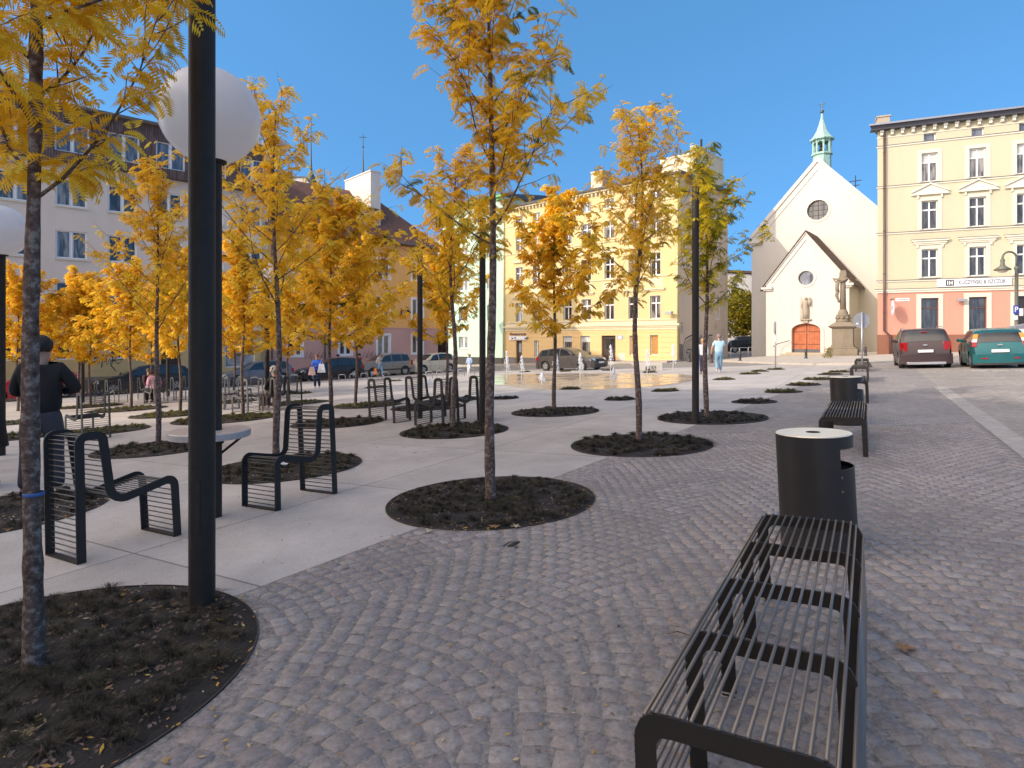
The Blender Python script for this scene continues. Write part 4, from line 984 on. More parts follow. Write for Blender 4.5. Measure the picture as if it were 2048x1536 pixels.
m = MB(); grid_wall(m, -.03, Lr, -.4, 1.73, [(gh[2][0], gh[2][1], .25, 1.73)], .25, y=-.035); m.quad((-.03, -.035, 1.73), (Lr, -.035, 1.73), (Lr, .01, 1.73), (-.03, .01, 1.73)); m.build('plinth', M_plinth, b, fix=False)
for ci, (c0, c1) in enumerate(cols):
    for fi, (a, c) in enumerate(zf):
        window(b, (c0+c1)/2, a, c1-c0, c-a, 'cross', glass=GL_D if fi else GL_C, blind=1 if fi == 0 else 0)
        s = MB(); t = .24
        s.box(c0-t, c0-.003, -.03, .012, a-.05, c+t); s.box(c1+.003, c1+t, -.03, .012, a-.05, c+t); s.box(c0-.003, c1+.003, -.031, .012, c+.003, c+t); s.build('window_surround', M_surr, b)
        s = MB(); s.box(c0-.12, c1+.12, -.10, .02, a-.12, a-.052); s.build('sill', M_greytrim, b)
        if fi == 1:
            q = (c0+c1)/2; s = MB(); s.prism_y([(q-1.02, 11.42), (q+1.02, 11.42), (q+1.02, 11.52), (q, 12.02), (q-1.02, 11.52)], -.08, .012)
            for g_ in (-1, 1): s.prism_y([(q+g_*1.08, 11.50), (q+g_*1.08, 11.60), (q, 12.14), (q, 12.03)][::g_], -.20, -.0)
            s.box(q-1.08, q+1.08, -.17, -.0, 11.33, 11.42)
            for g_ in (-.68, .68): s.box(q+g_-.05, q+g_+.05, -.12, 0, 11.10, 11.33)
            s.build('pediment', M_trimc, b)
        if fi == 2:
            q = (c0+c1)/2; s = MB(); s.box(q-.98, q+.98, -.13, .01, 8.0, 8.14); s.box(q-1.08, q+1.08, -.22, .01, 8.14, 8.24); s.box(q-.92, q+.92, -.07, .01, 7.9, 8.0)
            for g_ in (-.72, .72): s.box(q+g_-.05, q+g_+.05, -.12, 0, 7.72, 7.9)
            s.build('window_hood', M_trimc, b)
            s = MB(); s.box(q-1.10, q+1.10, -.24, .01, 8.24, 8.27); s.build('flashing', M_greytrim, b)
    w_ = window(b, (c0+c1)/2+.01, za[0], c1-c0-.22, za[1]-za[0], 'single', glass=GL_S)
    if ci < 2:
        window(b, (c0+c1)/2+.01, zgf[0], c1-c0+.06, zgf[1]-zgf[0], 'shop', glass=GL_D, fm=M_fbrown)
        s = MB(); t = .30; s.box(c0-t, c0-.022, -.03, .012, 1.76, 4.52); s.box(c1+.042, c1+t, -.03, .012, 1.76, 4.52); s.box(c0-.022, c1+.042, -.031, .012, 4.243, 4.52); s.build('window_surround', M_surr, b)
        s = MB(); s.box(c0-.2, c1+.2, -.12, .02, 1.70, 1.757); s.build('sill', M_greytrim, b)
a0, a1 = gh[2][0], gh[2][1]
s = MB(); s.box(a0, a1, .18, .25, .25, 4.24); s.build('entrance_door', mat('dark shopfront', (.03, .025, .025), .3, var=.1), b)
s = MB(); s.box(a0-.28, a0-.003, -.03, .012, 1.74, 4.52); s.box(a0-.003, a1, -.031, .012, 4.243, 4.52); s.build('door_surround', M_surr, b)
s = MB()
for zz, p_ in ((15.0, .06), (12.14, .06), (8.86, .06), (5.52, .06), ): s.box(-p_, Lr, -p_, .012, zz-.10, zz-.01)
s.box(-.14, Lr, -.14, .012, 4.80, 4.90); s.box(-.07, Lr, -.07, .012, 4.66, 4.80); s.build('string_courses', M_trimc, b)
s = MB()
for zz, p_ in ((15.0, .09), (12.14, .09), (8.86, .09), (5.52, .10)): s.box(-p_, Lr, -p_, .012, zz-.01, zz+.025)
s.box(-.17, Lr, -.17, .012, 4.90, 4.93); s.build('string_flashings', M_greytrim, b)
s = MB(); n_ = int(Lr/.62)
for i in range(n_+1):
    xx = .12+i*.62; s.box(xx, xx+.22, -.30, 0, 15.92, 16.06); s.box(xx+.03, xx+.19, -.22, 0, 15.72, 15.92)
s.box(-.03, Lr, -.04, 0, 15.55+.0, 15.62); s.build('cornice_brackets', M_trimc, b)
s = MB(); s.box(-.45, Lr, -.48, .1, 16.06, 16.14); s.hexa([(-.45, -.48, 16.14), (Lr, -.48, 16.14), (Lr, D, 16.14), (SK-.45, D, 16.14), (-.58, -.62, 16.42), (Lr, -.62, 16.42), (Lr, D, 17.9), (SK-.58, D, 17.9)]); s.build('roof', mat('dark eaves', (.045, .045, .06), .5, var=.2), b)
s = MB(); s.box(-.6, Lr, -.66, -.62, 16.34, 16.46); s.build('gutter', mat('zinc gutter', (.30, .31, .34), .35, metal=.5, var=.1), b)
s = MB(); s.box(.1, .85, .6, 1.4, 16.4, 17.25); s.box(.04, .91, .54, 1.46, 17.25, 17.35); s.build('chimney', plaster('weathered chimney', (.42, .36, .28), amt=.5), b)
s = MB(); dx = R.sx(1768); s.tube([(dx, -.16, 15.9), (dx, -.13, 5.0), (dx, -.2, 4.8), (dx, -.12, 4.5), (dx, -.12, 2.0), (dx+.35, -.15, 1.65), (dx+.35, -.15, .0)], .075, 10)
for zz in (14.5, 12.0, 9.0, 6.0, 3.3): s.lathe([(.095, -.03), (.095, .03)], 10, (dx, -.14 if zz > 5 else -.12, zz))
s.build('downpipe', mat('brown downpipe', (.13, .07, .065), .4, metal=.2, var=.2), b, smooth=True)
# white sign board with the firm name
x0, x1 = R.sx(1873), R.sx(2022); za_, zb_ = 4.97, 5.49
s = MB(); s.box(x0, x1, -.11, -.075, za_, zb_); sb = s.build('sign_board', mat('white sign', (.78, .78, .80), .5, var=.03), b)
M_dk = mat('sign dark grey', (.05, .045, .06), .6, var=0); M_lt = mat('sign pale lettering', (.12, .13, .17), .6, var=0)
s = MB(); lx = x0+.50; s.box(lx, lx+.46, -.116, -.105, za_+.06, za_+.47); s.build('logo_panel', M_dk, b)
M_w2 = mat('sign white', (.8, .8, .8), .6, var=0)
s = MB(); s.box(lx+.08, lx+.13, -.12, -.114, za_+.13, za_+.40); s.box(lx+.19, lx+.24, -.12, -.114, za_+.13, za_+.40); s.box(lx+.33, lx+.38, -.12, -.114, za_+.13, za_+.40); s.box(lx+.24, lx+.33, -.12, -.114, za_+.24, za_+.29); s.build('logo_mark', M_w2, b)
t = text_obj('sign_lettering', 'KUCZYŃSKI & ISZCZUK', .37, M_lt, b, ((lx+.46+x1)/2-.02, -.112, (za_+zb_)/2), font_scale=1.0)
wd_ = t.dimensions.x; t.scale = ((x1-lx-.46-.55)/max(wd_, .1), 1, 1)
# street plate, oval hanging sign, floodlight
s = MB(); q0, q1 = R.sx(1791), R.sx(1819); s.box(q0, q1, -.03, .006, R.z(1805, 602)-.02, R.z(1805, 597)+.02); s.build('street_plate', mat('white enamel', (.74, .74, .72), .3, var=.04), b)
t = text_obj('street_plate_lettering', 'PL. ŚW.KRZYŻA', .10, M_dk, b, ((q0+q1)/2, -.035, R.z(1805, 599.5)), ext=.002); t.scale = ((q1-q0-.1)/max(.1, t.dimensions.x), 1, 1)
ox = R.sx(1781); oz = R.z(1781, 617)
s = MB(); prof = [(.42*cos(2*pi*k/28), .52*sin(2*pi*k/28)) for k in range(28)]
n0 = len(s.v)
for xx in (ox-.03, ox+.03):
    for (yy, zz) in prof: s.v.append((xx, yy-.72, oz+zz))
s.f.append(tuple(range(28))); s.f.append(tuple(range(28, 56))[::-1])
for k in range(28): j = (k+1) % 28; s.f.append((j, k, 28+k, 28+j))
ov = s.build('hanging_sign', mat('sign pale face', (.72, .74, .80), .5, var=.04), b)
s = MB(); s.box(ox-.034, ox-.030, -.82, -.62, oz-.14, oz+.16); s.build('emblem', M_dk, ov)
s = MB(); s.tube([(ox, 0, oz+.62), (ox, -1.15, oz+.62)], .025, 6); s.tube([(ox, -.5, oz+.62), (ox, -.5, oz+.5)], .012, 5); s.tube([(ox, -.95, oz+.62), (ox, -.95, oz+.5)], .012, 5); s.build('sign_bracket', M_pole, b)
s = MB(); fx = R.sx(1924); fz = R.z(1924, 601); s.tube([(fx-.25, -.02, fz+.1), (fx-.2, -.25, fz)], .03, 6); s.box(fx-.35, fx+.20, -.42, -.2, fz-.06, fz+.10); s.build('wall_camera', M_galv, b, bevel=.02)

# ============ church
M_chw = plaster('church white render', (0.62, 0.585, 0.54), amt=.35, stain=(.85, .82, .72)); M_tile = None
def tile_mat(name, c1, c2, sc=4.0, rot=0):
    m, nt, bb = _nt(name); bb.inputs['Roughness'].default_value = .85
    tc = nt.nodes.new('ShaderNodeTexCoord'); w1 = nt.nodes.new('ShaderNodeTexWave'); w1.bands_direction = 'X'; w1.inputs['Scale'].default_value = sc; lk(nt, tc.outputs['Object'], w1.inputs['Vector'])
    w2 = nt.nodes.new('ShaderNodeTexWave'); w2.bands_direction = 'Z'; w2.wave_profile = 'SAW'; w2.inputs['Scale'].default_value = sc*.55; w2.inputs['Distortion'].default_value = .4; lk(nt, tc.outputs['Object'], w2.inputs['Vector'])
    n = nt.nodes.new('ShaderNodeTexNoise'); n.inputs['Scale'].default_value = 5; n.inputs['Detail'].default_value = 6; lk(nt, tc.outputs['Object'], n.inputs['Vector'])
    r = nt.nodes.new('ShaderNodeValToRGB'); r.color_ramp.elements[0].color = (*c1, 1); r.color_ramp.elements[1].color = (*c2, 1); r.color_ramp.elements[0].position = .35; r.color_ramp.elements[1].position = .65
    lk(nt, n.outputs['Fac'], r.inputs['Fac'])
    mr = nt.nodes.new('ShaderNodeMapRange'); mr.inputs['To Min'].default_value = .7; mr.inputs['To Max'].default_value = 1.1; lk(nt, w2.outputs['Fac'], mr.inputs['Value'])
    mm = nt.nodes.new('ShaderNodeMixRGB'); mm.blend_type = 'MULTIPLY'; mm.inputs['Fac'].default_value = 1; lk(nt, r.outputs[0], mm.inputs['Color1']); lk(nt, mr.outputs[0], mm.inputs['Color2']); lk(nt, mm.outputs[0], bb.inputs['Base Color'])
    ad = nt.nodes.new('ShaderNodeMath'); ad.operation = 'ADD'; lk(nt, w1.outputs['Fac'], ad.inputs[0]); lk(nt, w2.outputs['Fac'], ad.inputs[1])
    bp = nt.nodes.new('ShaderNodeBump'); bp.inputs['Distance'].default_value = .05; bp.inputs['Strength'].default_value = .8; lk(nt, ad.outputs[0], bp.inputs['Height']); lk(nt, bp.outputs['Normal'], bb.inputs['Normal'])
    MATS[name] = m; return m
M_tilebr = tile_mat('old brown tiles', (.075, .05, .042), (.16, .10, .08)); M_tilered = tile_mat('red-brown tiles', (.17, .075, .055), (.28, .14, .10), 5)
M_copper = mat('green copper', (.34, .50, .43), .7, var=.25, scale=5, col2=(.24, .40, .35))
ca = Vector((.641, .767, 0)).normalized(); cd = Vector((ca.y, -ca.x, 0))
C = Bld('church', 'white gabled church with orange double door and green copper bell turret', (24.7, 50), (cd.x, cd.y)); b = C.o   # origin = porch front centre
gz0 = -.3
# porch
hw, ez, az, pd = 3.22, 6.15, 10.35, 4.0
dw = 1.12; dh0 = 2.15; dh1 = 2.72; db = .28
m = MB()
arch = [(dw*cos(a), dh0+(dh1-dh0)*sin(a)) for a in [pi*k/16 for k in range(17)]]
R1 = .60; cz1 = 6.55
ring = [(R1*cos(2*pi*k/32), cz1+R1*sin(2*pi*k/32)) for k in range(32)]
# front wall with openings, built from strips
def gable_wall(mb, hw, zb, ze, za, y, openings, steps=120):
    """fine column strips; openings(x) -> list of (z0,z1) voids"""
    for i in range(steps):
        x0 = -hw+2*hw*i/steps; x1 = -hw+2*hw*(i+1)/steps; xm = (x0+x1)/2
        t0 = ze+(za-ze)*(1-abs(x0)/hw); t1 = ze+(za-ze)*(1-abs(x1)/hw)
        vs0 = openings(x0); vs1 = openings(x1); vm = openings(xm); cur0 = cur1 = zb
        for k, (a, c) in enumerate(vm):
            A0, C0 = vs0[k] if len(vs0) == len(vm) else (a, c); A1, C1 = vs1[k] if len(vs1) == len(vm) else (a, c)
            if a > zb+1e-3: mb.quad((x0, y, cur0), (x1, y, cur1), (x1, y, A1), (x0, y, A0))
            cur0, cur1 = C0, C1
        mb.quad((x0, y, cur0), (x1, y, cur1), (x1, y, t1), (x0, y, t0))
def op1(x):
    r = []
    if abs(x) < dw: r.append((gz0, dh0+(dh1-dh0)*sqrt(max(0, 1-(x/dw)**2))))
    if abs(x) < R1: q = sqrt(R1*R1-x*x); r.append((cz1-q, cz1+q))
    return r
gable_wall(m, hw, gz0, ez, az, 0, op1, 161)
for k in range(16):
    (xa, za2), (xb, zb2) = arch[k], arch[k+1]; m.quad((xa, 0, za2), (xb, 0, zb2), (xb, .35, zb2), (xa, .35, za2))
for s_ in (-1, 1): m.quad((s_*dw, 0, gz0), (s_*dw, 0, dh0), (s_*dw, .35, dh0), (s_*dw, .35, gz0))
for k in range(32):
    (xa, za2), (xb, zb2) = ring[k], ring[(k+1) % 32]; m.quad((xa, 0, za2), (xb, 0, zb2), (xb, .3, zb2), (xa, .3, za2))
for s_ in (-1, 1): m.quad((s_*hw, 0, gz0), (s_*hw, pd, gz0), (s_*hw, pd, ez+.4), (s_*hw, 0, ez))
m.build('porch_wall', M_chw, b, fix=False)
m = MB(); e2 = ez-.25; ov_ = .45; sl = (az-ez)/hw
for s_ in (-1, 1):
    A = (s_*(hw+ov_), -.12, ez-sl*ov_+.22); B_ = (0, -.12, az+.22); q = [A, B_, (0, pd, az+.22), (s_*(hw+ov_), pd, ez-sl*ov_+.22)]
    lo = [(p[0], p[1], p[2]-.16) for p in q]
    m.hexa(lo+q)
m.build('porch_roof', M_tilebr, b)
m = MB()
for s_ in (-1, 1):
    m.hexa([(s_*hw, -.10, ez-.02), (0, -.10, az-.05), (0, .01, az-.05), (s_*hw, .01, ez-.02), (s_*(hw+.3), -.10, ez-sl*.3+.05), (0, -.10, az+.05), (0, .01, az+.05), (s_*(hw+.3), .01, ez-sl*.3+.05)])
    m.hexa([(s_*(hw-.5), -.075, ez-.05+sl*.12), (0, -.075, az-.62), (0, .01, az-.62), (s_*(hw-.5), .01, ez-.05+sl*.12), (s_*(hw-.3), -.075, ez+sl*.15), (0, -.075, az-.52), (0, .01, az-.52), (s_*(hw-.3), .01, ez+sl*.15)])
    x_ = s_*(hw-.55); m.box(min(x_, s_*(hw+.35)), max(x_, s_*(hw+.35)), -.28, .01, ez-.42, ez-.22); m.box(min(x_, s_*(hw+.2)), max(x_, s_*(hw+.2)), -.16, .012, ez-.55, ez-.42)
m.build('porch_mouldings', M_chw, b)
M_door = mat('orange-brown door', (0.50, 0.135, 0.045), .55, var=.25, scale=3, col2=(.36, .09, .03), bump=.2, bscale=30)
m = MB(); m.box(-dw, dw, .28, .36, db, dh1); dr = m.build('door', M_door, b)
m = MB(); m.box(-.03, .03, .262, .28, db, dh1)
for zz in (.95, 2.0):
    for s_ in (-1, 1): m.box(min(s_*.12, s_*1.08), max(s_*.12, s_*1.08), .268, .28, zz, zz+.05)
for k in range(-5, 6): m.box(k*.2-.006, k*.2+.006, .276, .28, db+.3, dh1)
m.build('door_ironwork', mat('dark iron', (.05, .035, .03), .6, var=.1), dr)
m = MB(); m.box(-dw, dw, .25, .285, db, db+.28); m.build('kick_plate', mat('grey kick plate', (.10, .10, .11), .5, var=.1), dr)
m = MB(); t = .26
for k in range(16):
    (xa, za2), (xb, zb2) = arch[k], arch[k+1]; f_ = (dw+t)/dw; g_ = lambda x, z: (x*f_, dh0+(z-dh0)*1.35+t*.1)
    P_ = [(xa, za2), (xb, zb2), g_(xb, zb2), g_(xa, za2)]; m.hexa([(p[0], .01, p[1]) for p in P_]+[(p[0], -.07, p[1]) for p in P_])
for s_ in (-1, 1): m.box(min(s_*dw, s_*(dw+t)), max(s_*dw, s_*(dw+t)), -.07, .01, gz0, dh0)
m.build('door_surround', M_chw, b)
m = MB(); m.box(-1.9, 1.9, -.75, .3, -.3, .14); m.box(-1.5, 1.5, -.4, .35, .14, .28); m.build('steps', mat('sandstone steps', (.46, .38, .28), .85, var=.2, bump=.3), b)
def round_win(cx, cz, y, rr, bars, par):
    mm = MB()
    for k in range(40):
        a, a2 = 2*pi*k/40, 2*pi*(k+1)/40
        for r0, r1, yy, y2 in ((rr, rr+.20, .01, -.05),): mm.hexa([(cx+r0*cos(a), yy+y, cz+r0*sin(a)), (cx+r1*cos(a), yy+y, cz+r1*sin(a)), (cx+r1*cos(a2), yy+y, cz+r1*sin(a2)), (cx+r0*cos(a2), yy+y, cz+r0*sin(a2)), (cx+r0*cos(a), y2+y, cz+r0*sin(a)), (cx+r1*cos(a), y2+y, cz+r1*sin(a)), (cx+r1*cos(a2), y2+y, cz+r1*sin(a2)), (cx+r0*cos(a2), y2+y, cz+r0*sin(a2))])
    w = mm.build('round_window', M_chw, par)
    g = MB(); n0 = 0; g.v = [(cx+rr*1.01*cos(2*pi*k/40), y+.25, cz+rr*1.01*sin(2*pi*k/40)) for k in range(40)]; g.f = [tuple(range(40))]; g.build('pane', GL_S if bars < 3 else GL_D, w, fix=False)
    br = MB()
    for k in range(bars):
        o_ = (k+1)/(bars+1)*2-1; q = sqrt(1-o_*o_)*rr; br.box(cx+o_*rr-.012, cx+o_*rr+.012, y+.22, y+.245, cz-q, cz+q); br.box(cx-q, cx+q, y+.215, y+.24, cz+o_*rr-.012, cz+o_*rr+.012)
    if bars: br.build('glazing_bars', M_pole, w)
round_win(0, cz1, 0, R1, 0, b)
# relief of a standing saint with child over the door
m = MB(); zb = 3.10
m.tube([(0, -.10, zb), (.02, -.14, zb+.6), (-.02, -.14, zb+1.1), (0, -.12, zb+1.45), (0, -.12, zb+1.6)], [.22, .24, .22, .20, .08], 10)
m.sphere((0.02, -.14, zb+1.72), .12, 10, 8); m.tube([(-.2, -.15, zb+1.45), (-.33, -.2, zb+1.1), (-.2, -.28, zb+.95)], [.08, .07, .05], 7); m.tube([(.2, -.15, zb+1.45), (.36, -.18, zb+1.25), (.3, -.24, zb+1.35)], [.08, .07, .05], 7)
m.tube([(.32, -.2, zb+1.15), (.34, -.2, zb+1.6)], [.12, .09], 8); m.sphere((.34, -.2, zb+1.72), .085, 9, 7); m.tube([(-.34, -.2, zb), (-.34, -.2, zb+1.9)], .025, 5)
for k in range(6): m.tube([(-.18+k*.07, -.24, zb+.05), (-.15+k*.06, -.26, zb+.95)], .022, 5)
m.build('relief_figure', plaster('grey sandstone', (.40, .34, .27), amt=.6), b, smooth=True)
m = MB(); m.box(-.42, .42, -.3, .01, zb-.10, zb+.0); m.box(-.2, .2, -.22, .01, zb-.34, zb-.10); m.build('corbel', plaster('grey sandstone', (.4, .34, .27)), b)
m = MB(); m.tube([(-2.35, -.9, .75), (-2.1, -.6, 1.0), (-1.2, -.3, 1.28)], .03, 6); m.build('handrail', M_pole, b, smooth=True)
# nave
HW, EZ, AZ = 5.75, 11.0, 17.35; Y0 = pd; NL_ = 26; CX = 0.0; cz2 = C.CZ = 11.15+0.0; R2 = .88
cz2 = 1.5+(676-420)*(53.1)/K
def op2(x):
    return [(cz2-sqrt(R2*R2-x*x), cz2+sqrt(R2*R2-x*x))] if abs(x) < R2 else []
m = MB(); gable_wall(m, HW, gz0, EZ, AZ, Y0, op2, 161)
for k in range(32):
    a, a2 = 2*pi*k/32, 2*pi*(k+1)/32; m.quad((R2*cos(a), Y0, cz2+R2*sin(a)), (R2*cos(a2), Y0, cz2+R2*sin(a2)), (R2*cos(a2), Y0+.3, cz2+R2*sin(a2)), (R2*cos(a), Y0+.3, cz2+R2*sin(a)))
for s_ in (-1, 1): m.quad((s_*HW, Y0, gz0), (s_*HW, Y0+NL_, gz0), (s_*HW, Y0+NL_, EZ), (s_*HW, Y0, EZ))
m.build('nave_wall', M_chw, b, fix=False)
round_win(0, cz2, Y0, R2, 3, b)
m = MB(); SL = (AZ-EZ)/HW
for s_ in (-1, 1):
    q = [(s_*(HW+.3), Y0+.15, EZ-SL*.3+.22), (0, Y0+.15, AZ+.22), (0, Y0+NL_, AZ+.22), (s_*(HW+.3), Y0+NL_, EZ-SL*.3+.22)]
    m.hexa([(p[0], p[1], p[2]-.2) for p in q]+q)
m.build('roof', M_tilebr, b)
m = MB()
for s_ in (-1, 1):
    m.hexa([(s_*HW, Y0-.12, EZ-.12), (0, Y0-.12, AZ-.12), (0, Y0+.30, AZ-.12), (s_*HW, Y0+.30, EZ-.12), (s_*(HW+.12), Y0-.12, EZ+.20), (0, Y0-.12, AZ+.32), (0, Y0+.30, AZ+.32), (s_*(HW+.12), Y0+.30, EZ+.20)])
    m.hexa([(s_*(HW-.6), Y0-.06, EZ-.2), (0, Y0-.06, AZ-.86), (0, Y0+.01, AZ-.86), (s_*(HW-.6), Y0+.01, EZ-.2), (s_*(HW-.45), Y0-.06, EZ-.13), (0, Y0-.06, AZ-.74), (0, Y0+.01, AZ-.74), (s_*(HW-.45), Y0+.01, EZ-.13)])
    x_ = s_*(HW-1.0); m.box(min(x_, s_*(HW+.3)), max(x_, s_*(HW+.3)), Y0-.3, Y0+.01, EZ-.55, EZ-.30); m.box(min(x_, s_*(HW+.15)), max(x_, s_*(HW+.15)), Y0-.18, Y0+.012, EZ-.70, EZ-.55)
m.build('gable_coping', M_chw, b)
# bell turret
ty = Y0+1.6; m = MB(); a = .74
m.lathe([(a*1.06, 16.2), (a*1.02, 18.15)], 8, (0, ty, 0), a0=pi/8, a1=2*pi+pi/8); m.lathe([(a*1.2, 18.15), (a*1.2, 18.32)], 8, (0, ty, 0), a0=pi/8, a1=2*pi+pi/8)
tb_ = m.build('bell_turret', M_copper, b)
m = MB()
for k in range(8):
    q = pi/8+2*pi*k/8; m.tube([(a*.98*cos(q), ty+a*.98*sin(q), 18.3), (a*.98*cos(q), ty+a*.98*sin(q), 19.5)], .085, 6)
    q2 = q+2*pi/8; p1 = Vector((a*.98*cos(q), ty+a*.98*sin(q), 0)); p2 = Vector((a*.98*cos(q2), ty+a*.98*sin(q2), 0))
    for j in range(6):
        u0, u1 = j/6, (j+1)/6; h0 = 19.1+.25*sin(pi*u0); h1 = 19.1+.25*sin(pi*u1); A, B_ = p1.lerp(p2, u0), p1.lerp(p2, u1)
        m.quad((A.x, A.y, h0), (B_.x, B_.y, h1), (B_.x, B_.y, 19.56), (A.x, A.y, 19.56))
m.build('arcade', M_copper, tb_)
m = MB(); m.lathe([(a*1.36, 19.50), (a*1.40, 19.60), (a*1.0, 19.88), (a*.62, 20.4), (a*.34, 21.05), (a*.15, 21.6), (.07, 21.95), (.06, 22.05)], 8, (0, ty, 0), a0=pi/8, a1=2*pi+pi/8); m.build('spire_roof', M_copper, tb_)
m = MB(); m.sphere((0, ty, 22.15), .17, 10, 8); m.tube([(0, ty, 22.2), (0, ty, 23.05)], .03, 5); m.tube([(-.27, ty, 22.82), (.27, ty, 22.82)], .025, 5); m.tube([(-.18, ty, 22.6), (.18, ty, 22.6)], .025, 5); m.build('cross', mat('dark gilt', (.10, .10, .08), .4, metal=.5, var=.1), tb_)
m = MB(); m.lathe([(0, 18.55), (.28, 18.55), (.22, 18.8), (.16, 19.1), (0, 19.15)], 12, (0, ty, 0)); m.build('bell', mat('bronze', (.08, .06, .03), .4, metal=.6, var=.1), tb_, smooth=True)
m = MB(); yy = Y0+17; m.tube([(0, yy, AZ+.2), (0, yy, AZ+2.2)], .05, 5); m.tube([(-.6, yy, AZ+1.6), (.6, yy, AZ+1.6)], .045, 5); m.tube([(-.4, yy, AZ+1.1), (.4, yy, AZ+1.1)], .045, 5); m.build('ridge_cross', M_pole, b)

# ============ yellow house
M_yel = plaster('yellow render', (0.64, 0.50, 0.255), amt=.30, stain=(.9, .85, .75), speck=.05); M_yel2 = plaster('peach ground floor render', (0.74, 0.52, 0.25), amt=.15, speck=.05); M_ytrim = plaster('pale yellow trim', (.70, .60, .40), amt=.2)
LY = 20.0; left = PY-EY*LY
Yh = Bld('yellow_house', 'yellow four-storey house with white cross windows and a graffitied side wall', (left.x, left.y), (EY.x, EY.y)); b = Yh.o; DY = 9.6
pxc = [(1031.5, 1045.5), (1065.5, 1080), (1127, 1143.5), (1163, 1182), (1209, 1228), (1257, 1276), (1300, 1321)]
cols = [(Yh.sx(a), Yh.sx(c)) for a, c in pxc]
zr = [(3.15, 5.1), (6.85, 8.75), (10.45, 12.1), (13.25, 14.05)]
holes = [(c0, c1, a, c) for (c0, c1) in cols for (a, c) in zr]
m = MB(); grid_wall(m, 0, LY, 2.72, 15.0, holes, .2); m.build('wall', M_yel, b, fix=False)
m = MB(); m.quad((LY, 0, -1.6), (LY, DY, -1.6), (LY, DY, 15.0), (LY, 0, 15.0)); 
m.build('side_wall', plaster('stained side render', (.62, .50, .38), amt=.5, stain=(.75, .78, .85), speck=.15), b, fix=False)
m = MB(); m.quad((LY, DY, -1), (0, DY, -1), (0, DY, 15.), (LY, DY, 15.)); m.quad((0, DY, -1), (0, 0, -1), (0, 0, 15), (0, DY, 15)); m.build('rear_wall', M_yel, b, fix=False)
def H(xa, xb, ya, yb): xm = (xa+xb)/2; return (Yh.sx(xa), Yh.sx(xb), Yh.z(xm, yb), Yh.z(xm, ya))
gfo = [H(1032, 1044, 681, 730), H(1068, 1077, 681, 714), H(1126, 1144, 672, 711), H(1161, 1180, 672, 712), H(1203, 1231, 671, 727), H(1259, 1276, 671, 710), H(1300, 1316, 670, 710)]
# horizontally grooved ground floor
m = MB(); zc = -.55; courses = []
top = 2.24
while zc < top-.05: courses.append((zc, min(top, zc+.42))); zc += .42
for (za1, zb1) in courses:
    hs = [(g[0], g[1], max(za1, g[2]), min(zb1-.0, g[3])) for g in gfo if g[2] < zb1 and g[3] > za1]
    hs = [h for h in hs if h[3] > h[2]+.01]
    cuts = [0]+[v for h in sorted(hs) for v in (h[0], h[1])]+[LY]
    zt = zb1-.035
    for i in range(0, len(cuts), 2): m.box(cuts[i], cuts[i+1], -.0, .2, za1, zt)
    for h in hs:
        if h[2] > za1+.02: m.box(h[0], h[1], 0, .2, za1, min(zt, h[2]))
        if h[3] < zt-.02: m.box(h[0], h[1], 0, .2, h[3], zt)
m.build('ground_floor_wall', M_yel2, b)
m = MB(); cuts = [0]+[v for h in sorted(gfo) for v in (h[0], h[1])]+[LY]
for i in range(0, len(cuts), 2): m.box(cuts[i]+.003, cuts[i+1]-.003, .025, .3, -1.2, 2.3)
for g in gfo: m.box(g[0]-.003, g[1]+.003, .027, .3, -1.2, g[2]); m.box(g[0]-.003, g[1]+.003, .027, .3, g[3], 2.3)
m.build('groove_backing', M_yel2, b)
m = MB(); cc = [0, gfo[0][0], gfo[0][1], gfo[4][0], gfo[4][1], LY+.02]
for i in (0, 2, 4): m.box(cc[i], cc[i+1], -.05, .05, -1.3, -.5)
m.build('plinth', plaster('grey plinth', (.22, .20, .18), amt=.4), b)
for g_i, g in enumerate(gfo):
    w_, h_ = g[1]-g[0], g[3]-g[2]; xc = (g[0]+g[1])/2
    if g_i in (0, 4):
        s = MB(); s.box(g[0], g[1], .2, .26, g[2]-.3, g[3]); dd = s.build('door', mat('dark wood door', (.055, .032, .022), .5, var=.3), b)
        s = MB(); s.box(g[0]+.25, g[1]-.25, .192, .2, g[2]+1.3, g[3]-.3); s.build('door_glass', GL_D, dd)
    else: window(b, xc, g[2], w_, h_, 'double' if g_i == 1 else 'single', glass=[0, GL_D, GL_C, GL_C, 0, mat('amber shutter', (.45, .22, .05), .6, var=.3, scale=9), mat('amber shutter', (.45, .22, .05))][g_i], blind=1 if g_i in (2, 3) else 0)
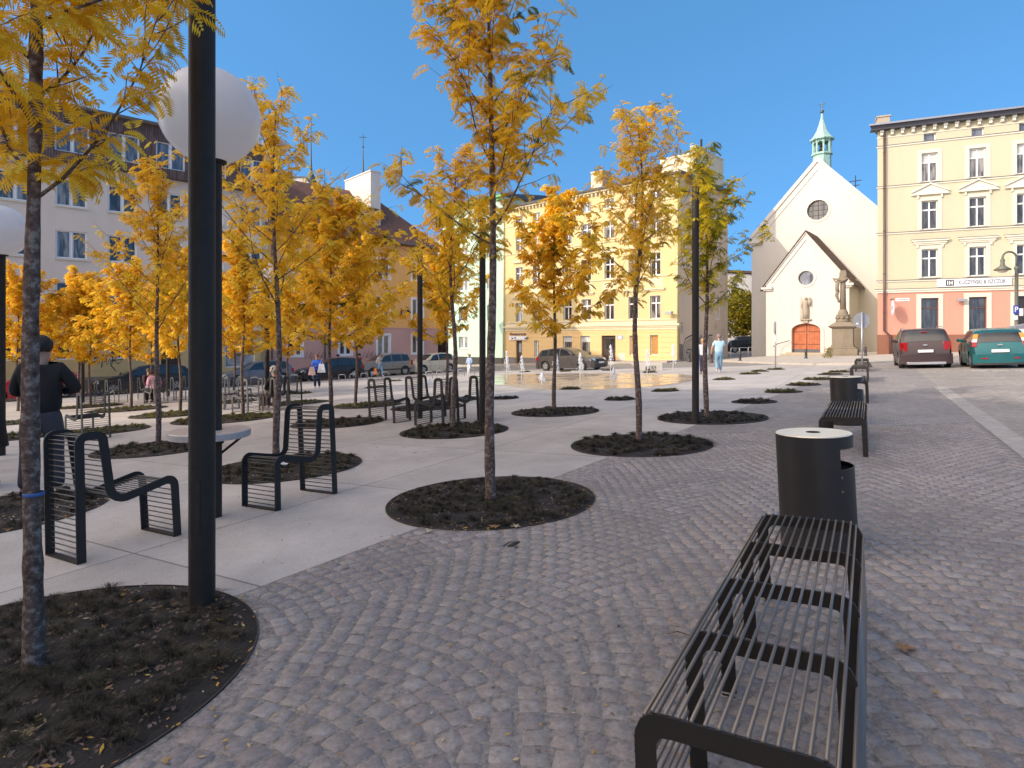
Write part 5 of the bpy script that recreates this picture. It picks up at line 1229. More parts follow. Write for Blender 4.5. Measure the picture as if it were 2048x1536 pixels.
for ci, (c0, c1) in enumerate(cols):
    q = (c0+c1)/2
    for fi, (a, c) in enumerate(zr):
        window(b, q, a, round(c1-c0, 1), c-a, 'cross' if fi < 3 else 'double', glass=(GL_C if (ci+fi) % 3 == 0 else GL_D) if fi < 3 else GL_S)
        s = MB(); s.box(c0-.10, c1+.10, -.08, .02, a-.09, a-.03); s.build('sill', M_ytrim, b)
        s = MB(); t = .07; s.box(c0-t, c0-.003, -.02, .012, a, c+t); s.box(c1+.003, c1+t, -.02, .012, a, c+t); s.box(c0-.003, c1+.003, -.02, .012, c+.003, c+t); s.build('window_surround', M_ytrim, b)
    s = MB(); s.box(q-.95, q+.95, -.16, .012, 5.62, 5.74); s.box(q-.85, q+.85, -.08, .012, 5.5, 5.62); s.build('window_hood', M_ytrim, b)
    s = MB(); s.box(q-.72, q+.72, -.02, .012, 5.85, 6.60); s.build('apron_panel', plaster('pale apron', (.68, .60, .40)), b)
    s = MB(); s.box(q-.75, q+.75, -.16, .012, 9.22, 9.34); s.prism_y([(q-.75, 9.34), (q+.75, 9.34), (q, 9.62)], -.12, .01); s.build('pediment', M_ytrim, b)
s = MB()
for zz, p_ in ((6.72, .07), (10.15, .07), (13.05, .07)): s.box(0, LY+.03, -p_, .012, zz, zz+.08)
s.box(0, LY+.05, -.10, .012, 3.02, 3.10); s.box(0, LY+.03, -.03, .012, 2.70, 3.02); s.box(0, LY+.10, -.18, .012, 2.55, 2.70); s.box(0, LY+.05, -.10, .012, 2.42, 2.55); s.box(0, LY+.02, -.04, .012, 2.22, 2.42)
s.build('string_courses', M_ytrim, b)
s = MB()
for i in range(int(LY/.45)): s.box(.1+i*.45, .26+i*.45, -.25, 0, 14.55, 14.78)
s.build('cornice_brackets', M_ytrim, b)
s = MB(); s.box(-.0, LY+.3, -.35, .1, 14.78, 14.95); s.build('cornice', M_ytrim, b)
s = MB(); s.hexa([(0, -.55, 14.95), (LY+.5, -.55, 14.95), (LY+.5, DY, 14.95), (0, DY, 14.95), (0, -.6, 15.12), (LY+.55, -.6, 15.12), (LY+.3, DY, 15.35), (0, DY, 16.4)]); s.build('roof', mat('grey sheet roof', (.13, .125, .13), .6, metal=.3, var=.2), b)
M_chim = plaster('cream chimney render', (.62, .54, .40), amt=.35)
def chim(xa, xb, yt, depth, thick, zb=14.8):
    s = MB(); a, c = Yh.sx(xa), Yh.sx(xb); z = Yh.z((xa+xb)/2, yt)+.35*depth/3; s.box(a, c, depth, depth+thick, zb, z); s.box(a-.05, c+.05, depth-.05, depth+thick+.05, z, z+.08)
    for k in range(int((c-a)/.5)): s.box(a+.2+k*.5, a+.38+k*.5, depth-.004, depth, z-.5, z-.3)
    return s.build('chimney', M_chim, b)
chim(1145, 1168, 338, 3.0, 1.6); chim(1058, 1128, 386, 3.0, .8); chim(1215, 1226, 362, 3.0, .8); chim(1335, 1352, 333, 2.0, .7)
s = MB(); s.box(LY-.45, LY+.02, 3.0, 8.6, 14.9, 18.0); s.box(LY-.5, LY+.07, 2.95, 8.65, 18.0, 18.1); s.build('gable_chimney', M_chim, b)
s = MB(); s.box(LY-3.6, LY-.45, 3.4, 4.1, 15.2, 17.7)
for k in range(4): pass
s.build('chimney_block', M_chim, b)
s = MB(); s.tube([(LY-.2, 4.5, 18), (LY-.2, 4.5, 19.0)], .10, 8); s.build('flue_pipe', M_pole, b)
for q in (Yh.sx(1358)-.05, .12): s = MB(); s.tube([(q-.0, -.12, 14.9), (q, -.12, -.7)], .06, 8); s.build('downpipe', mat('yellowed zinc pipe', (.42, .40, .24), .5, metal=.2, var=.15), b, smooth=True)
for (yy, z0, w_, h_) in ((7.4, 3.2, .75, 2.1), (7.4, 6.9, .75, 1.9), (7.4, 10.3, .75, 1.8), (7.6, -.45, .95, 2.3)):
    o_ = window(b, 0, z0, w_, h_, 'single', y=0, glass=GL_C); o_.location = (LY+.01, yy, z0); o_.rotation_euler.z = pi/2
# graffiti on side wall: thick strokes standing 3 mm proud
def stroke(mb, pts, w, f):
    """pts 2-D polyline -> flat ribbon via f(u,v)"""
    n = len(pts)
    L = []
    for i in range(n):
        a = Vector(pts[max(0, i-1)]); c = Vector(pts[min(n-1, i+1)]); t = (c-a).normalized() if (c-a).length > 0 else Vector((1, 0)); nn = Vector((-t.y, t.x))*w/2; p = Vector(pts[i]); L.append((p+nn, p-nn))
    for i in range(n-1): mb.quad(f(*L[i][0]), f(*L[i+1][0]), f(*L[i+1][1]), f(*L[i][1]))
M_gblue = mat('spray paint dark blue', (.05, .06, .09), .8, var=.3, scale=12); M_gfill = mat('spray fill cream', (.46, .38, .30), .9, var=.25, scale=6); M_gblk = mat('spray black', (.03, .03, .035), .8, var=.2)
fs = lambda u, v: (LY+.008, u, v)
s = MB(); pts = [(.95, -.9), (.70, .0), (.72, .75), (1.15, 1.45), (2.2, 1.72), (3.0, 1.7)]; stroke(s, pts, .12, fs)
stroke(s, [(3.2, 1.75), (3.2, .3), (3.75, .3), (3.8, 1.55), (4.0, 1.8), (4.7, .9), (5.6, 1.75), (6.3, 1.75)], .12, fs); stroke(s, [(1.3, .28), (2.0, .2), (2.2, .5), (1.5, .55), (1.3, .28)], .10, fs); stroke(s, [(1.1, -.9), (1.2, -.1), (1.0, .6), (1.4, 1.2), (2.4, 1.42), (2.9, 1.35)], .03, fs)
for k in range(9): stroke(s, [(.3+.13*(k % 3), 1.9+.35*(k//3)), (.42+.13*(k % 3), 2.15+.3*(k//3)), (.30+.1*(k % 2), 2.2+.3*(k//3))], .035, fs)
stroke(s, [(6.6, 2.4), (7.0, 2.9), (6.8, 2.2), (7.3, 2.6)], .05, fs); stroke(s, [(8.2, 1.7), (8.6, 2.5), (8.9, 1.6), (8.4, 1.2), (8.8, .3), (8.3, -.2)], .04, fs); stroke(s, [(8.0, .4), (8.7, .75)], .05, fs)
s.build('graffiti_outline', M_gblue, b, fix=False)
s = MB(); s.v = [(LY+.005, u, v) for u, v in [(1.1, -.85), (.85, .0), (.9, .7), (1.3, 1.3), (2.2, 1.58), (4.0, 1.6), (4.7, .9), (5.5, 1.6), (6.3, 1.6), (6.3, .2), (4.5, -.6), (2.5, -.8)]]; s.f = [tuple(range(12))]; s.build('graffiti_fill', M_gfill, b, fix=False)
s = MB(); s.box(LY-.002, LY+.006, .06, .62, -1.3, 1.0); s.build('bare_masonry', mat('rough dark masonry', (.22, .18, .16), .95, var=.5, scale=14, bump=.6), b)
# sign over left door, number plate, posters
q0, q1 = Yh.sx(1019), Yh.sx(1053.5); zA, zB = Yh.z(1036, 679.5), Yh.z(1036, 672.5)
s = MB(); s.box(q0, q1, -.10, -.05, zA, zB); sg = s.build('shop_sign', mat('white sign', (.78, .78, .8)), b)
s = MB(); s.lathe([(.0, 0), (.16, 0), (.16, .01), (0, .01)], 12); 
for k, (ux, wx) in enumerate(((.35, .30), (.78, .22), (2.2, .3), (2.55, .14))): s.v += []; s.box(q0+ux, q0+ux+wx, -.107, -.10, zA+.08+.03*(k % 2), zA+.22+.03*(k % 2))
s.v = s.v[48:]; s.f = [tuple(i-48 for i in f) for f in s.f if min(f) >= 48]
s.build('sign_emblem', M_dk, b)
t = text_obj('sign_text', 'KORONA', .2, M_dk, b, ((q0+q1)/2, -.103, (zA+zB)/2), ext=.002) if False else None
t = text_obj('sign_lettering', 'Restauracja', .40, mat('dark purple lettering', (.16, .07, .12), .7, var=0), b, ((q0+q1)/2, -.03, zB+.22), ext=.006); t.scale = ((q1-q0-.15)/max(.1, t.dimensions.x), 1, 1)
s = MB(); a0 = Yh.sx(1235); s.box(a0, a0+.55, -.03, .005, Yh.z(1237, 678.5), Yh.z(1237, 671)); s.build('house_number', mat('blue enamel', (.30, .34, .52), .35, var=.05), b)
s = MB(); a0 = Yh.sx(1235)+.12; zc = Yh.z(1237, 674.8); s.box(a0, a0+.3, -.036, -.03, zc-.12, zc+.12); s.build('number_panel', M_w2, b)
s = MB(); a0, a1 = Yh.sx(1237), Yh.sx(1250); s.box(a0, a1, -.012, .0, Yh.z(1243, 721), Yh.z(1243, 707)); s.build('pasted_notices', mat('faded notices', (.66, .60, .48), .9, var=.4, scale=5, col2=(.4, .38, .34)), b)
s = MB(); a0 = Yh.sx(1349); zc = Yh.z(1349, 629); s.tube([(a0, 0, zc), (a0-.1, -.5, zc+.05)], .04, 6); s.box(a0-.5, a0+.1, -.75, -.4, zc, zc+.25); s.build('wall_camera', M_galv, b, bevel=.03)

# ============ green house
M_green = plaster('mint render', (0.46, 0.62, 0.49), amt=.3, stain=(.9, .85, .8)); 
gl_ = left-EY*9.9
Gh = Bld('green_house', 'mint green four-storey house with a bright green eaves board', (gl_.x, gl_.y), (EY.x, EY.y)); b = Gh.o; LG = 9.88
zr2 = [(.35, 1.65), (3.4, 5.05), (6.8, 8.3), (10.1, 11.6), (13.2, 14.5)]; cG = [(Gh.sx(917.5), Gh.sx(935)), (Gh.sx(974), Gh.sx(985))]
holes = [(c0, c1, a, c) for c0, c1 in cG for a, c in zr2]
m = MB(); grid_wall(m, 0, LG, -1.6, 16.4, holes, .2); m.quad((0, 9, -1.6), (0, 0, -1.6), (0, 0, 16.4), (0, 9, 16.4)); m.quad((LG, 0, -1.6), (LG, 9, -1.6), (LG, 9, 16.4), (LG, 0, 16.4)); m.build('wall', M_green, b, fix=False)
for c0, c1 in cG:
    for a, c in zr2:
        window(b, (c0+c1)/2, a, c1-c0, c-a, 'double', glass=pick()); s = MB(); s.box(c0-.12, c1+.12, -.08, .02, a-.1, a-.03); s.build('sill', M_surr, b)
s = MB(); s.box(-.2, LG+.02, -.45, .1, 16.35, 16.62); s.box(-.2, LG, -.2, .05, 16.1, 16.3499); s.build('eaves_board', mat('bright green paint', (.10, .34, .12), .6, var=.15), b)
s = MB(); s.hexa([(-.2, -.5, 16.62), (LG, -.5, 16.62), (LG, 9, 16.62), (-.2, 9, 16.62), (-.2, -.5, 16.7), (LG, -.5, 16.7), (LG, 9, 18), (-.2, 9, 18)]); s.build('roof', mat('grey sheet roof', (.13, .125, .13)), b)
s = MB(); s.box(-.0, LG, -.04, .0, -1.5, -.6); s.build('plinth', plaster('dark plinth', (.07, .065, .06)), b)

# recessed link between pink and green houses
pb_ = PL+EL*6.9+Vector((0.6, 5, 0))
Lk = Bld('link_wing', 'dark narrow wing with balconies in the gap between pink and green houses', (-8.9, 58.2), (1, -.15)); b = Lk.o
m = MB(); grid_wall(m, -.6, 2.75, -1.6, 11, [(1.55, 2.5, -1.4, 1.4), (1.45, 2.5, 3.0, 5.4), (1.45, 2.5, 6.4, 8.6)], .6); m.build('wall', M_green, b, fix=False)
s = MB(); s.box(1.3, 2.6, .5, .62, -1.4, 9); s.build('doors', GL_D, b)
for z_ in (2.3, 5.8):
    s = MB(); s.box(.2, 2.7, -.9, 0, z_, z_+.25); s.build('balcony', M_surr, b)
    s = MB(); s.tube([(.25, -.85, z_+1.2), (2.65, -.85, z_+1.2)], .03, 5)
    for k in range(13): s.tube([(.25+k*.2, -.85, z_+.25), (.25+k*.2, -.85, z_+1.2)], .015, 4)
    s.build('balcony_railing', M_pole, b)

# ============ pink and orange house
M_org = plaster('orange render', (0.80, 0.42, 0.14), amt=.2, stain=(.85, .85, .9)); M_rose = plaster('dusty pink render', (0.60, 0.35, 0.29), amt=.4, stain=(.8, .8, .85))
pS = PL+EL*(-8.72)
B = Bld('orange_house', 'orange house with dusty pink ground floor and red-brown tiled roof', (pS.x, pS.y), (EL.x, EL.y)); b = B.o; LB = 14.25; zE = 9.15
pc = [(577, 604), (679, 703), (755, 779), (824.5, 845)]; cB = [(B.sx(a), B.sx(c)) for a, c in pc]
gfB = [(c0, c1, .25, 1.72) for c0, c1 in cB]; u1 = [(c0, c1, 3.1, 4.7) for c0, c1 in cB]; u2 = [(c0, c1, 6.25, 7.75) for c0, c1 in cB]
m = MB(); grid_wall(m, 0, LB, 2.3, zE, u1+u2, .15); m.quad((LB, 0, 2.3), (LB, 9, 2.3), (LB, 9, zE), (LB, 0, zE)); m.build('wall', M_org, b, fix=False)
m = MB(); grid_wall(m, 0, LB, -1.9, 2.3, gfB, .15); m.quad((LB, 0, -1.9), (LB, 9, -1.9), (LB, 9, 2.3), (LB, 0, 2.3)); m.build('ground_floor_wall', M_rose, b, fix=False)
s = MB(); s.box(-.0, LB+.03, -.04, .0, 2.27, 2.34); s.build('string_course', M_rose, b)
for (c0, c1, a, c) in gfB+u1+u2:
    window(b, (c0+c1)/2, a, c1-c0, c-a, 'double', glass=pick(), y=.06); s = MB(); t = .14; s.box(c0-t, c0-.003, -.03, .01, a-t, c+t); s.box(c1+.003, c1+t, -.03, .01, a-t, c+t); s.box(c0-.003, c1+.003, -.031, .01, c+.003, c+t); s.box(c0-.003, c1+.003, -.031, .01, a-t, a-.003); s.build('window_surround', M_frame, b)
m = MB(); rz_ = 14.0; ry = 4.8
m.v = [(-.2, -.4, zE), (LB+.4, -.4, zE), (LB+.4, 9.4, zE), (-.2, 9.4, zE), (-.2, ry, rz_), (LB-3.9, ry, rz_), (-.2, -.4, zE-.18), (LB+.4, -.4, zE-.18), (LB+.4, 9.4, zE-.18), (-.2, 9.4, zE-.18)]
m.f = [(0, 1, 5, 4), (1, 2, 5), (2, 3, 4, 5), (3, 0, 4), (6, 7, 1, 0), (7, 8, 2, 1), (8, 9, 3, 2), (9, 6, 0, 3), (9, 8, 7, 6)]; m.build('roof', M_tilered, b)
s = MB(); s.tube([(-.2, -.48, zE-.05), (LB+.4, -.48, zE-.05)], .08, 8); s.build('gutter', M_greytrim, b)
dx = B.sx(741); s = MB(); s.box(dx-.9, dx+.9, .9, 3.6, zE+.3, zE+2.6); s.build('dormer', M_org, b); window(b, dx, zE+1.0, 1.0, 1.2, 'double', y=.84, glass=GL_S)
s = MB(); s.hexa([(dx-1.1, .7, zE+2.6), (dx+1.1, .7, zE+2.6), (dx+1.1, 4.0, zE+2.6), (dx-1.1, 4.0, zE+2.6), (dx-1.1, .7, zE+2.7), (dx+1.1, .7, zE+2.7), (dx+1.1, 4.0, zE+3.4), (dx-1.1, 4.0, zE+3.4)]); s.build('dormer_roof', M_tilered, b)
c0 = B.sx(752)+.2; s = MB(); s.box(c0, c0+.9, 1.2, 5.6, zE+1, 14.9); s.box(c0-.06, c0+.96, 1.14, 5.66, 14.9, 15.0); s.build('party_wall', plaster('limewashed wall', (.62, .58, .54), amt=.5), b)
for q in (B.sx(648.5), .2): s = MB(); s.tube([(q, -.1, zE), (q, -.1, -1.6)], .06, 8); s.build('downpipe', M_greytrim, b, smooth=True)
s = MB(); q = B.sx(802); zz = B.z(802, 622); s.tube([(q, 0, zz-.5), (q, -.05, zz+.2)], .05, 6); s.tube([(q, 0, zz), (q, -1.1, zz+.05)], .04, 6); s.lathe([(.04, .05), (.25, -.18), (.0, -.2)], 12, (q, -1.1, zz)); s.build('wall_lamp', M_pole, b)
gf = lambda u, v: (u, -.006, v); s = MB()
for k, xx in enumerate((725, 733, 741, 610, 621, 634)):
    u0 = B.sx(xx); v0 = -.15+.1*(k % 2); stroke(s, [(u0, v0), (u0+.2, v0+.6), (u0+.25, v0), (u0+.5, v0+.5), (u0+.3, v0+.2), (u0+.6, v0+.1)], .035, gf)
s.build('graffiti_scrawl', M_gblk, b, fix=False)
s = MB(); q = B.sx(862); s.box(q-.45, q+.45, -.02, 0, B.z(862, 675), B.z(862, 672)); s.build('street_plate', mat('blue enamel', (.3, .34, .52)), b)
s = MB(); q = B.sx(828); s.box(q-.3, q+.5, -.9, -.8, B.z(828, 682), B.z(828, 660)); s.tube([(q-.2, 0, 1.8), (q-.2, -.9, 1.8)], .03, 5); s.build('projecting_sign', mat('blue-grey sign', (.12, .17, .25), .5, var=.1), b)

# ============ white block with brown mansard and ochre ground floor
M_whi = plaster('dirty white render', (0.66, 0.57, 0.49), amt=.45, stain=(.8, .76, .72)); M_ochre = plaster('ochre render', (0.60, 0.45, 0.22), amt=.45, stain=(.75, .75, .8))
def board_mat():
    m, nt, bb = _nt('brown boards'); bb.inputs['Roughness'].default_value = .75
    tc = nt.nodes.new('ShaderNodeTexCoord'); w1 = nt.nodes.new('ShaderNodeTexWave'); w1.bands_direction = 'X'; w1.inputs['Scale'].default_value = 2.6; lk(nt, tc.outputs['Object'], w1.inputs['Vector'])
    n = nt.nodes.new('ShaderNodeTexNoise'); n.inputs['Scale'].default_value = 4; mp = nt.nodes.new('ShaderNodeMapping'); mp.inputs['Scale'].default_value = (3, 1, .3); lk(nt, tc.outputs['Object'], mp.inputs['Vector']); lk(nt, mp.outputs[0], n.inputs['Vector'])
    r = nt.nodes.new('ShaderNodeValToRGB'); r.color_ramp.elements[0].color = (.06, .035, .032, 1); r.color_ramp.elements[1].color = (.17, .11, .10, 1); r.color_ramp.elements[0].position = .3; r.color_ramp.elements[1].position = .7; lk(nt, n.outputs['Fac'], r.inputs['Fac'])
    mr = nt.nodes.new('ShaderNodeMapRange'); mr.inputs['From Min'].default_value = .02; mr.inputs['From Max'].default_value = .15; mr.inputs['To Min'].default_value = .35; lk(nt, w1.outputs['Fac'], mr.inputs['Value'])
    mm = nt.nodes.new('ShaderNodeMixRGB'); mm.blend_type = 'MULTIPLY'; mm.inputs['Fac'].default_value = 1; lk(nt, r.outputs[0], mm.inputs['Color1']); lk(nt, mr.outputs[0], mm.inputs['Color2']); lk(nt, mm.outputs[0], bb.inputs['Base Color'])
    bp = nt.nodes.new('ShaderNodeBump'); bp.inputs['Distance'].default_value = .03; lk(nt, mr.outputs[0], bp.inputs['Height']); lk(nt, bp.outputs['Normal'], bb.inputs['Normal']); return m
M_board = board_mat()
s0 = -33.0; pA = PL+EL*s0
A = Bld('mansard_block', 'white block with brown boarded top floor and ochre ground floor at left', (pA.x, pA.y), (EL.x, EL.y)); b = A.o; LA = -8.74-s0
wc = [A.sx(143)+2.45*k for k in range(-5, 5)]; wc = [w for w in wc if .8 < w < LA-.8]
ww = 1.45
uh = [(w-ww/2, w+ww/2, a, c) for w in wc for a, c in ((3.1, 4.65), (6.0, 7.55), (8.95, 10.5))]
m = MB(); grid_wall(m, 0, LA, 1.95, 11.35, uh, .16); m.quad((LA, 0, 1.95), (LA, 9, 1.95), (LA, 9, 11.35), (LA, 0, 11.35)); m.build('wall', M_whi, b, fix=False)
dr0, dr1 = A.sx(322), A.sx(358); sh0, sh1 = A.sx(450), A.sx(510)
gh = [(w-.72, w+.72, .28, 1.72) for w in wc if w+.8 < dr0 or (w-.8 > dr1 and w+.8 < sh0)]+[(dr0, dr1, -1.3, 1.05), (sh0, sh1, -.45, 1.5)]
m = MB(); grid_wall(m, 0, LA, -1.9, 1.95, gh, .2); m.build('ground_floor_wall', M_ochre, b, fix=False)
s = MB(); s.box(0, LA, -.07, 0, 1.90, 2.02)
for zz in (.05, .55, 1.05, 1.55, -.4):
    cu = [0]+[v for h in sorted(gh) if h[2] < zz < h[3] for v in (h[0]-.02, h[1]+.02)]+[LA]
    for i in range(0, len(cu), 2): s.box(cu[i], cu[i+1], -.012, 0, zz-.012, zz+.012)
s.build('string_course', M_ochre, b)
s = MB(); s.box(0, dr0, -.05, 0, -1.9, -.75); s.box(dr1, LA, -.05, 0, -1.9, -.75); s.build('plinth', plaster('grey plinth', (.22, .2, .18)), b)
for i, h in enumerate(gh[:-2]): window(b, (h[0]+h[1])/2, h[2], h[1]-h[0], h[3]-h[2], 'double', glass=GL_D, y=.1)
s = MB(); s.box(dr0, dr1, .18, .25, -1.4, 1.05); dd = s.build('door', mat('dark brown door', (.05, .025, .018), .5, var=.2), b)
s = MB(); s.box((dr0+dr1)/2-.02, (dr0+dr1)/2+.02, .165, .18, -1.3, 1.0); s.build('door_split', M_pole, dd)
window(b, (sh0+sh1)/2, -.45, sh1-sh0, 1.95, 'shop', glass=mat('shop window with white print', (.03, .03, .035), .1, var=.9, scale=1.6, col2=(.55, .55, .55)), y=.1, name='shop_window')
for i, h in enumerate(uh):
    o_ = window(b, (h[0]+h[1])/2, h[2], ww, 1.55, 'double', glass=pick(), y=.08); s = MB(); s.box(h[0]-.05, h[1]+.05, -.08, .02, h[2]-.1, h[2]-.03); s.build('sill', M_surr, b)
m = MB(); mh = [(w-.80, w+.80, 11.9, 13.5) for w in wc]
grid_wall(m, -.05, LA-.4, 11.35, 14.35, mh, .25, y=-.45); m.quad((-.05, -.45, 11.35), (-.05, 0, 11.35), (LA-.4, 0, 11.35), (LA-.4, -.45, 11.35)); m.quad((LA-.4, -.45, 11.35), (LA-.4, 9, 11.35), (LA-.4, 9, 14.35), (LA-.4, -.45, 14.35)); m.build('boarded_floor', M_board, b, fix=False)
for h in mh: window(b, (h[0]+h[1])/2, h[2], 1.6, 1.6, 'double', glass=GL_S, y=-.32)
s = MB(); s.hexa([(-.1, -.75, 14.35), (LA-.2, -.75, 14.35), (LA-.2, 9, 14.35), (-.1, 9, 14.35), (-.1, -.8, 14.5), (LA-.2, -.8, 14.5), (LA-.2, 9, 15.6), (-.1, 9, 15.6)]); s.build('roof', M_greytrim, b)
s = MB(); q = A.sx(12); s.box(q-.7, q+.7, 1.0, 1.8, 14.4, 16.0); s.box(q-.8, q+.8, .9, 1.9, 16.0, 16.15); s.build('chimney', M_chim, b)
s = MB(); q = A.sx(22); s.tube([(q, 1, 15), (q, 1, 18.3)], .035, 5); s.tube([(q-1.3, 1, 18.0), (q+.6, 1, 18.2)], .025, 4)
for k in range(5): s.tube([(q-1.1+k*.35, .8, 18.03+k*.04), (q-1.1+k*.35, 1.2, 18.03+k*.04)], .015, 4)
s.build('aerial', M_galv, b)
q = LA-.45; s = MB(); s.tube([(q, -.1, 11.3), (q, -.1, -.5)], .06, 8); s.build('downpipe', mat('cream pipe', (.5, .45, .32), .5, var=.1), b, smooth=True)
def A2(x, y): return (A.sx(x), A.z(x, y))
s = MB(); zk = [[(188, 718), (206, 712), (196, 728), (212, 722)], [(205, 720), (203, 735)], [(212, 716), (214, 730), (220, 716), (222, 730)], [(226, 713), (224, 728)], [(236, 712), (226, 721), (238, 728)], [(185, 716), (215, 708)], [(222, 722), (246, 718), (238, 726)], [(221, 730), (232, 742)]]
for pl in zk: stroke(s, [A2(*p) for p in pl], .05, gf)
s.build('graffiti_tag', M_gblk, b, fix=False)

# ============ distant things
def spire(x, ytop, ybase, Y, name, label, wpx, white=False):
    z = lambda y: 1.5-(y-HZ)*Y/K; k = Y/K; o = thing(name, label, 'tower', ((x-1024)*k, Y, 0))
    m = MB(); r = wpx*k/2; zt, zb = z(ytop), z(ybase); h = zt-zb
    m.lathe([(r*.75, zb), (r*1.0, zb+h*.05), (r*1.05, zb+h*.10), (r*.75, zb+h*.18), (r*.3, zb+h*.27), (r*.16, zb+h*.4), (r*.07, zt-h*.12), (.05, zt)], 12); m.build('spire', mat('dark copper spire', (.09, .10, .09), .6, var=.2), o, auto=50)
    m = MB(); m.sphere((0, 0, zt-h*.10), r*.22, 8, 6); m.tube([(0, 0, zt-.2), (0, 0, zt+h*.2)], .06, 4); m.tube([(-.6, 0, zt+h*.12), (.6, 0, zt+h*.12)], .05, 4); m.build('finial', mat('dark gilt', (.1, .1, .08)), o)
    m = MB(); m.lathe([(r*.9, 0), (r*.9, zb)], 8); m.build('tower_shaft', M_whi if white else M_greytrim, o)
spire(726, 285, 372, 95, 'onion_spire', 'slim onion-domed spire rising beyond the orange house roof', 20)
spire(622, 262, 375, 95, 'onion_spire', 'slim spire beside the white gable, left of the other spire', 22, True)
o = thing('white_gabled_house', 'white gable peeping over the orange house roof', 'building', ((598-1024)/K*80, 80, 0)); m = MB(); zt = 1.5+(676-355)*80/K; m.prism_y([(-1.4, 0), (1.4, 0), (1.4, zt-.8), (.8, zt), (-.8, zt), (-1.4, zt-.8)], 0, 6); m.build('wall', M_chw, o); m = MB(); m.box(-.4, .4, -.06, .01, zt-2.6, zt-1.4); m.build('window', GL_D, o)
m = MB(); m.prism_y([(-1.6, zt-.95), (-.85, zt+.12), (.85, zt+.12), (1.6, zt-.95), (1.4, zt-.8), (.8, zt+.0), (-.8, zt+.0), (-1.4, zt-.8)], -.15, 6.1); m.build('roof', M_greytrim, o)
o = thing('distant_house', 'white house with small windows seen in the gap left of the church', 'building', ((1484-1024)/K*98, 98, 0)); m = MB(); m.prism_y([(-6, 0), (6, 0), (6, 9), (2, 12), (-3, 12.2), (-6, 9.5)], 0, 8); m.build('wall', M_chw, o)
for k in (-1.2, .2): m = MB(); m.box(k-.3, k+.3, -.05, .01, 7.6, 9.0); m.build('window', GL_C, o)
m = MB(); m.prism_y([(-6.2, 9.4), (-3, 12.3), (2, 12.1), (6.2, 9), (6.4, 9.1), (2.1, 12.5), (-3.1, 12.7), (-6.5, 9.5)], -.3, 8.3); m.build('roof', M_tilered, o)
# house behind the photographer's left whose shadow covers the near half of the square (outside the frame)
o = thing('corner_house', 'tall house beyond the left edge of the photo, shading the near square', 'building', (0, 0, 0))
poly = [(-45, -32), (-9, -24), (-16.3, -.8), (-18.7, 3.3), (-22.4, 7.0), (-26.5, 6.4), (-32.6, 1.4), (-38, .4), (-45, -2)]
m = MB(); m.prism(poly, -3, 14.4); m.build('wall', M_whi, o)
m = MB(); cx_, cy_ = -27, -8; m.prism([(cx_+(x-cx_)*1.0, cy_+(y-cy_)*1.0) for x, y in poly], 14.404, 15.0); m.build('roof', M_tilebr, o)
for i in range(len(poly)-1):
    a, c = Vector(poly[i]), Vector(poly[i+1]); L_ = (c-a).length; n_ = int(L_/3)
    for k in range(n_):
        for fl in range(4):
            p = a.lerp(c, (k+.5)/n_); o_ = window(o, 0, 1.2+fl*3.3, 1.2, 1.7, 'double', y=0, glass=GL_D); dn = (c-a).normalized(); nn = Vector((dn.y, -dn.x)); o_.location = (p.x+nn.x*.03, p.y+nn.y*.03, 1.2+fl*3.3); o_.rotation_euler.z = atan2(dn.y, dn.x)
# ---------------------------------------------------------------- fountain, monument, signs, bollards
def wet_mat():
    m, nt, b = _nt('wet fountain floor'); b.inputs['Specular IOR Level'].default_value = .8
    tc = nt.nodes.new('ShaderNodeTexCoord'); n = nt.nodes.new('ShaderNodeTexNoise'); n.inputs['Scale'].default_value = .9; n.inputs['Detail'].default_value = 5; lk(nt, tc.outputs['Object'], n.inputs['Vector'])
    r = nt.nodes.new('ShaderNodeMapRange'); r.inputs['From Min'].default_value = .42; r.inputs['From Max'].default_value = .62; r.inputs['To Min'].default_value = .10; r.inputs['To Max'].default_value = .35; lk(nt, n.outputs['Fac'], r.inputs['Value']); lk(nt, r.outputs[0], b.inputs['Roughness'])
    b.inputs['Base Color'].default_value = (.34, .27, .21, 1)
    n2 = nt.nodes.new('ShaderNodeTexNoise'); n2.inputs['Scale'].default_value = 9; lk(nt, tc.outputs['Object'], n2.inputs['Vector'])
    bp = nt.nodes.new('ShaderNodeBump'); bp.inputs['Distance'].default_value = .01; bp.inputs['Strength'].default_value = .12; lk(nt, n2.outputs['Fac'], bp.inputs['Height']); lk(nt, bp.outputs['Normal'], b.inputs['Normal']); return m
wp = [(940, 757), (968, 766), (1040, 775), (1110, 779.5), (1200, 779), (1290, 774), (1370, 764), (1398, 756), (1380, 750), (1300, 748), (1200, 747), (1100, 747.5), (1020, 749), (965, 752)]
import itertools
pts = []
for i in range(len(wp)):
    a, c, d_, e = wp[i-1], wp[i], wp[(i+1) % len(wp)], wp[(i+2) % len(wp)]
    for t in (0, .25, .5, .75):
        t2, t3 = t*t, t*t*t; f = lambda p0, p1, p2, p3: .5*(2*p1+(-p0+p2)*t+(2*p0-5*p1+4*p2-p3)*t2+(-p0+3*p1-3*p2+p3)*t3)
        g = G(f(a[0], c[0], d_[0], e[0]), f(a[1], c[1], d_[1], e[1])); pts.append((g.x, g.y))
gpoly('water', pts, .006, wet_mat())
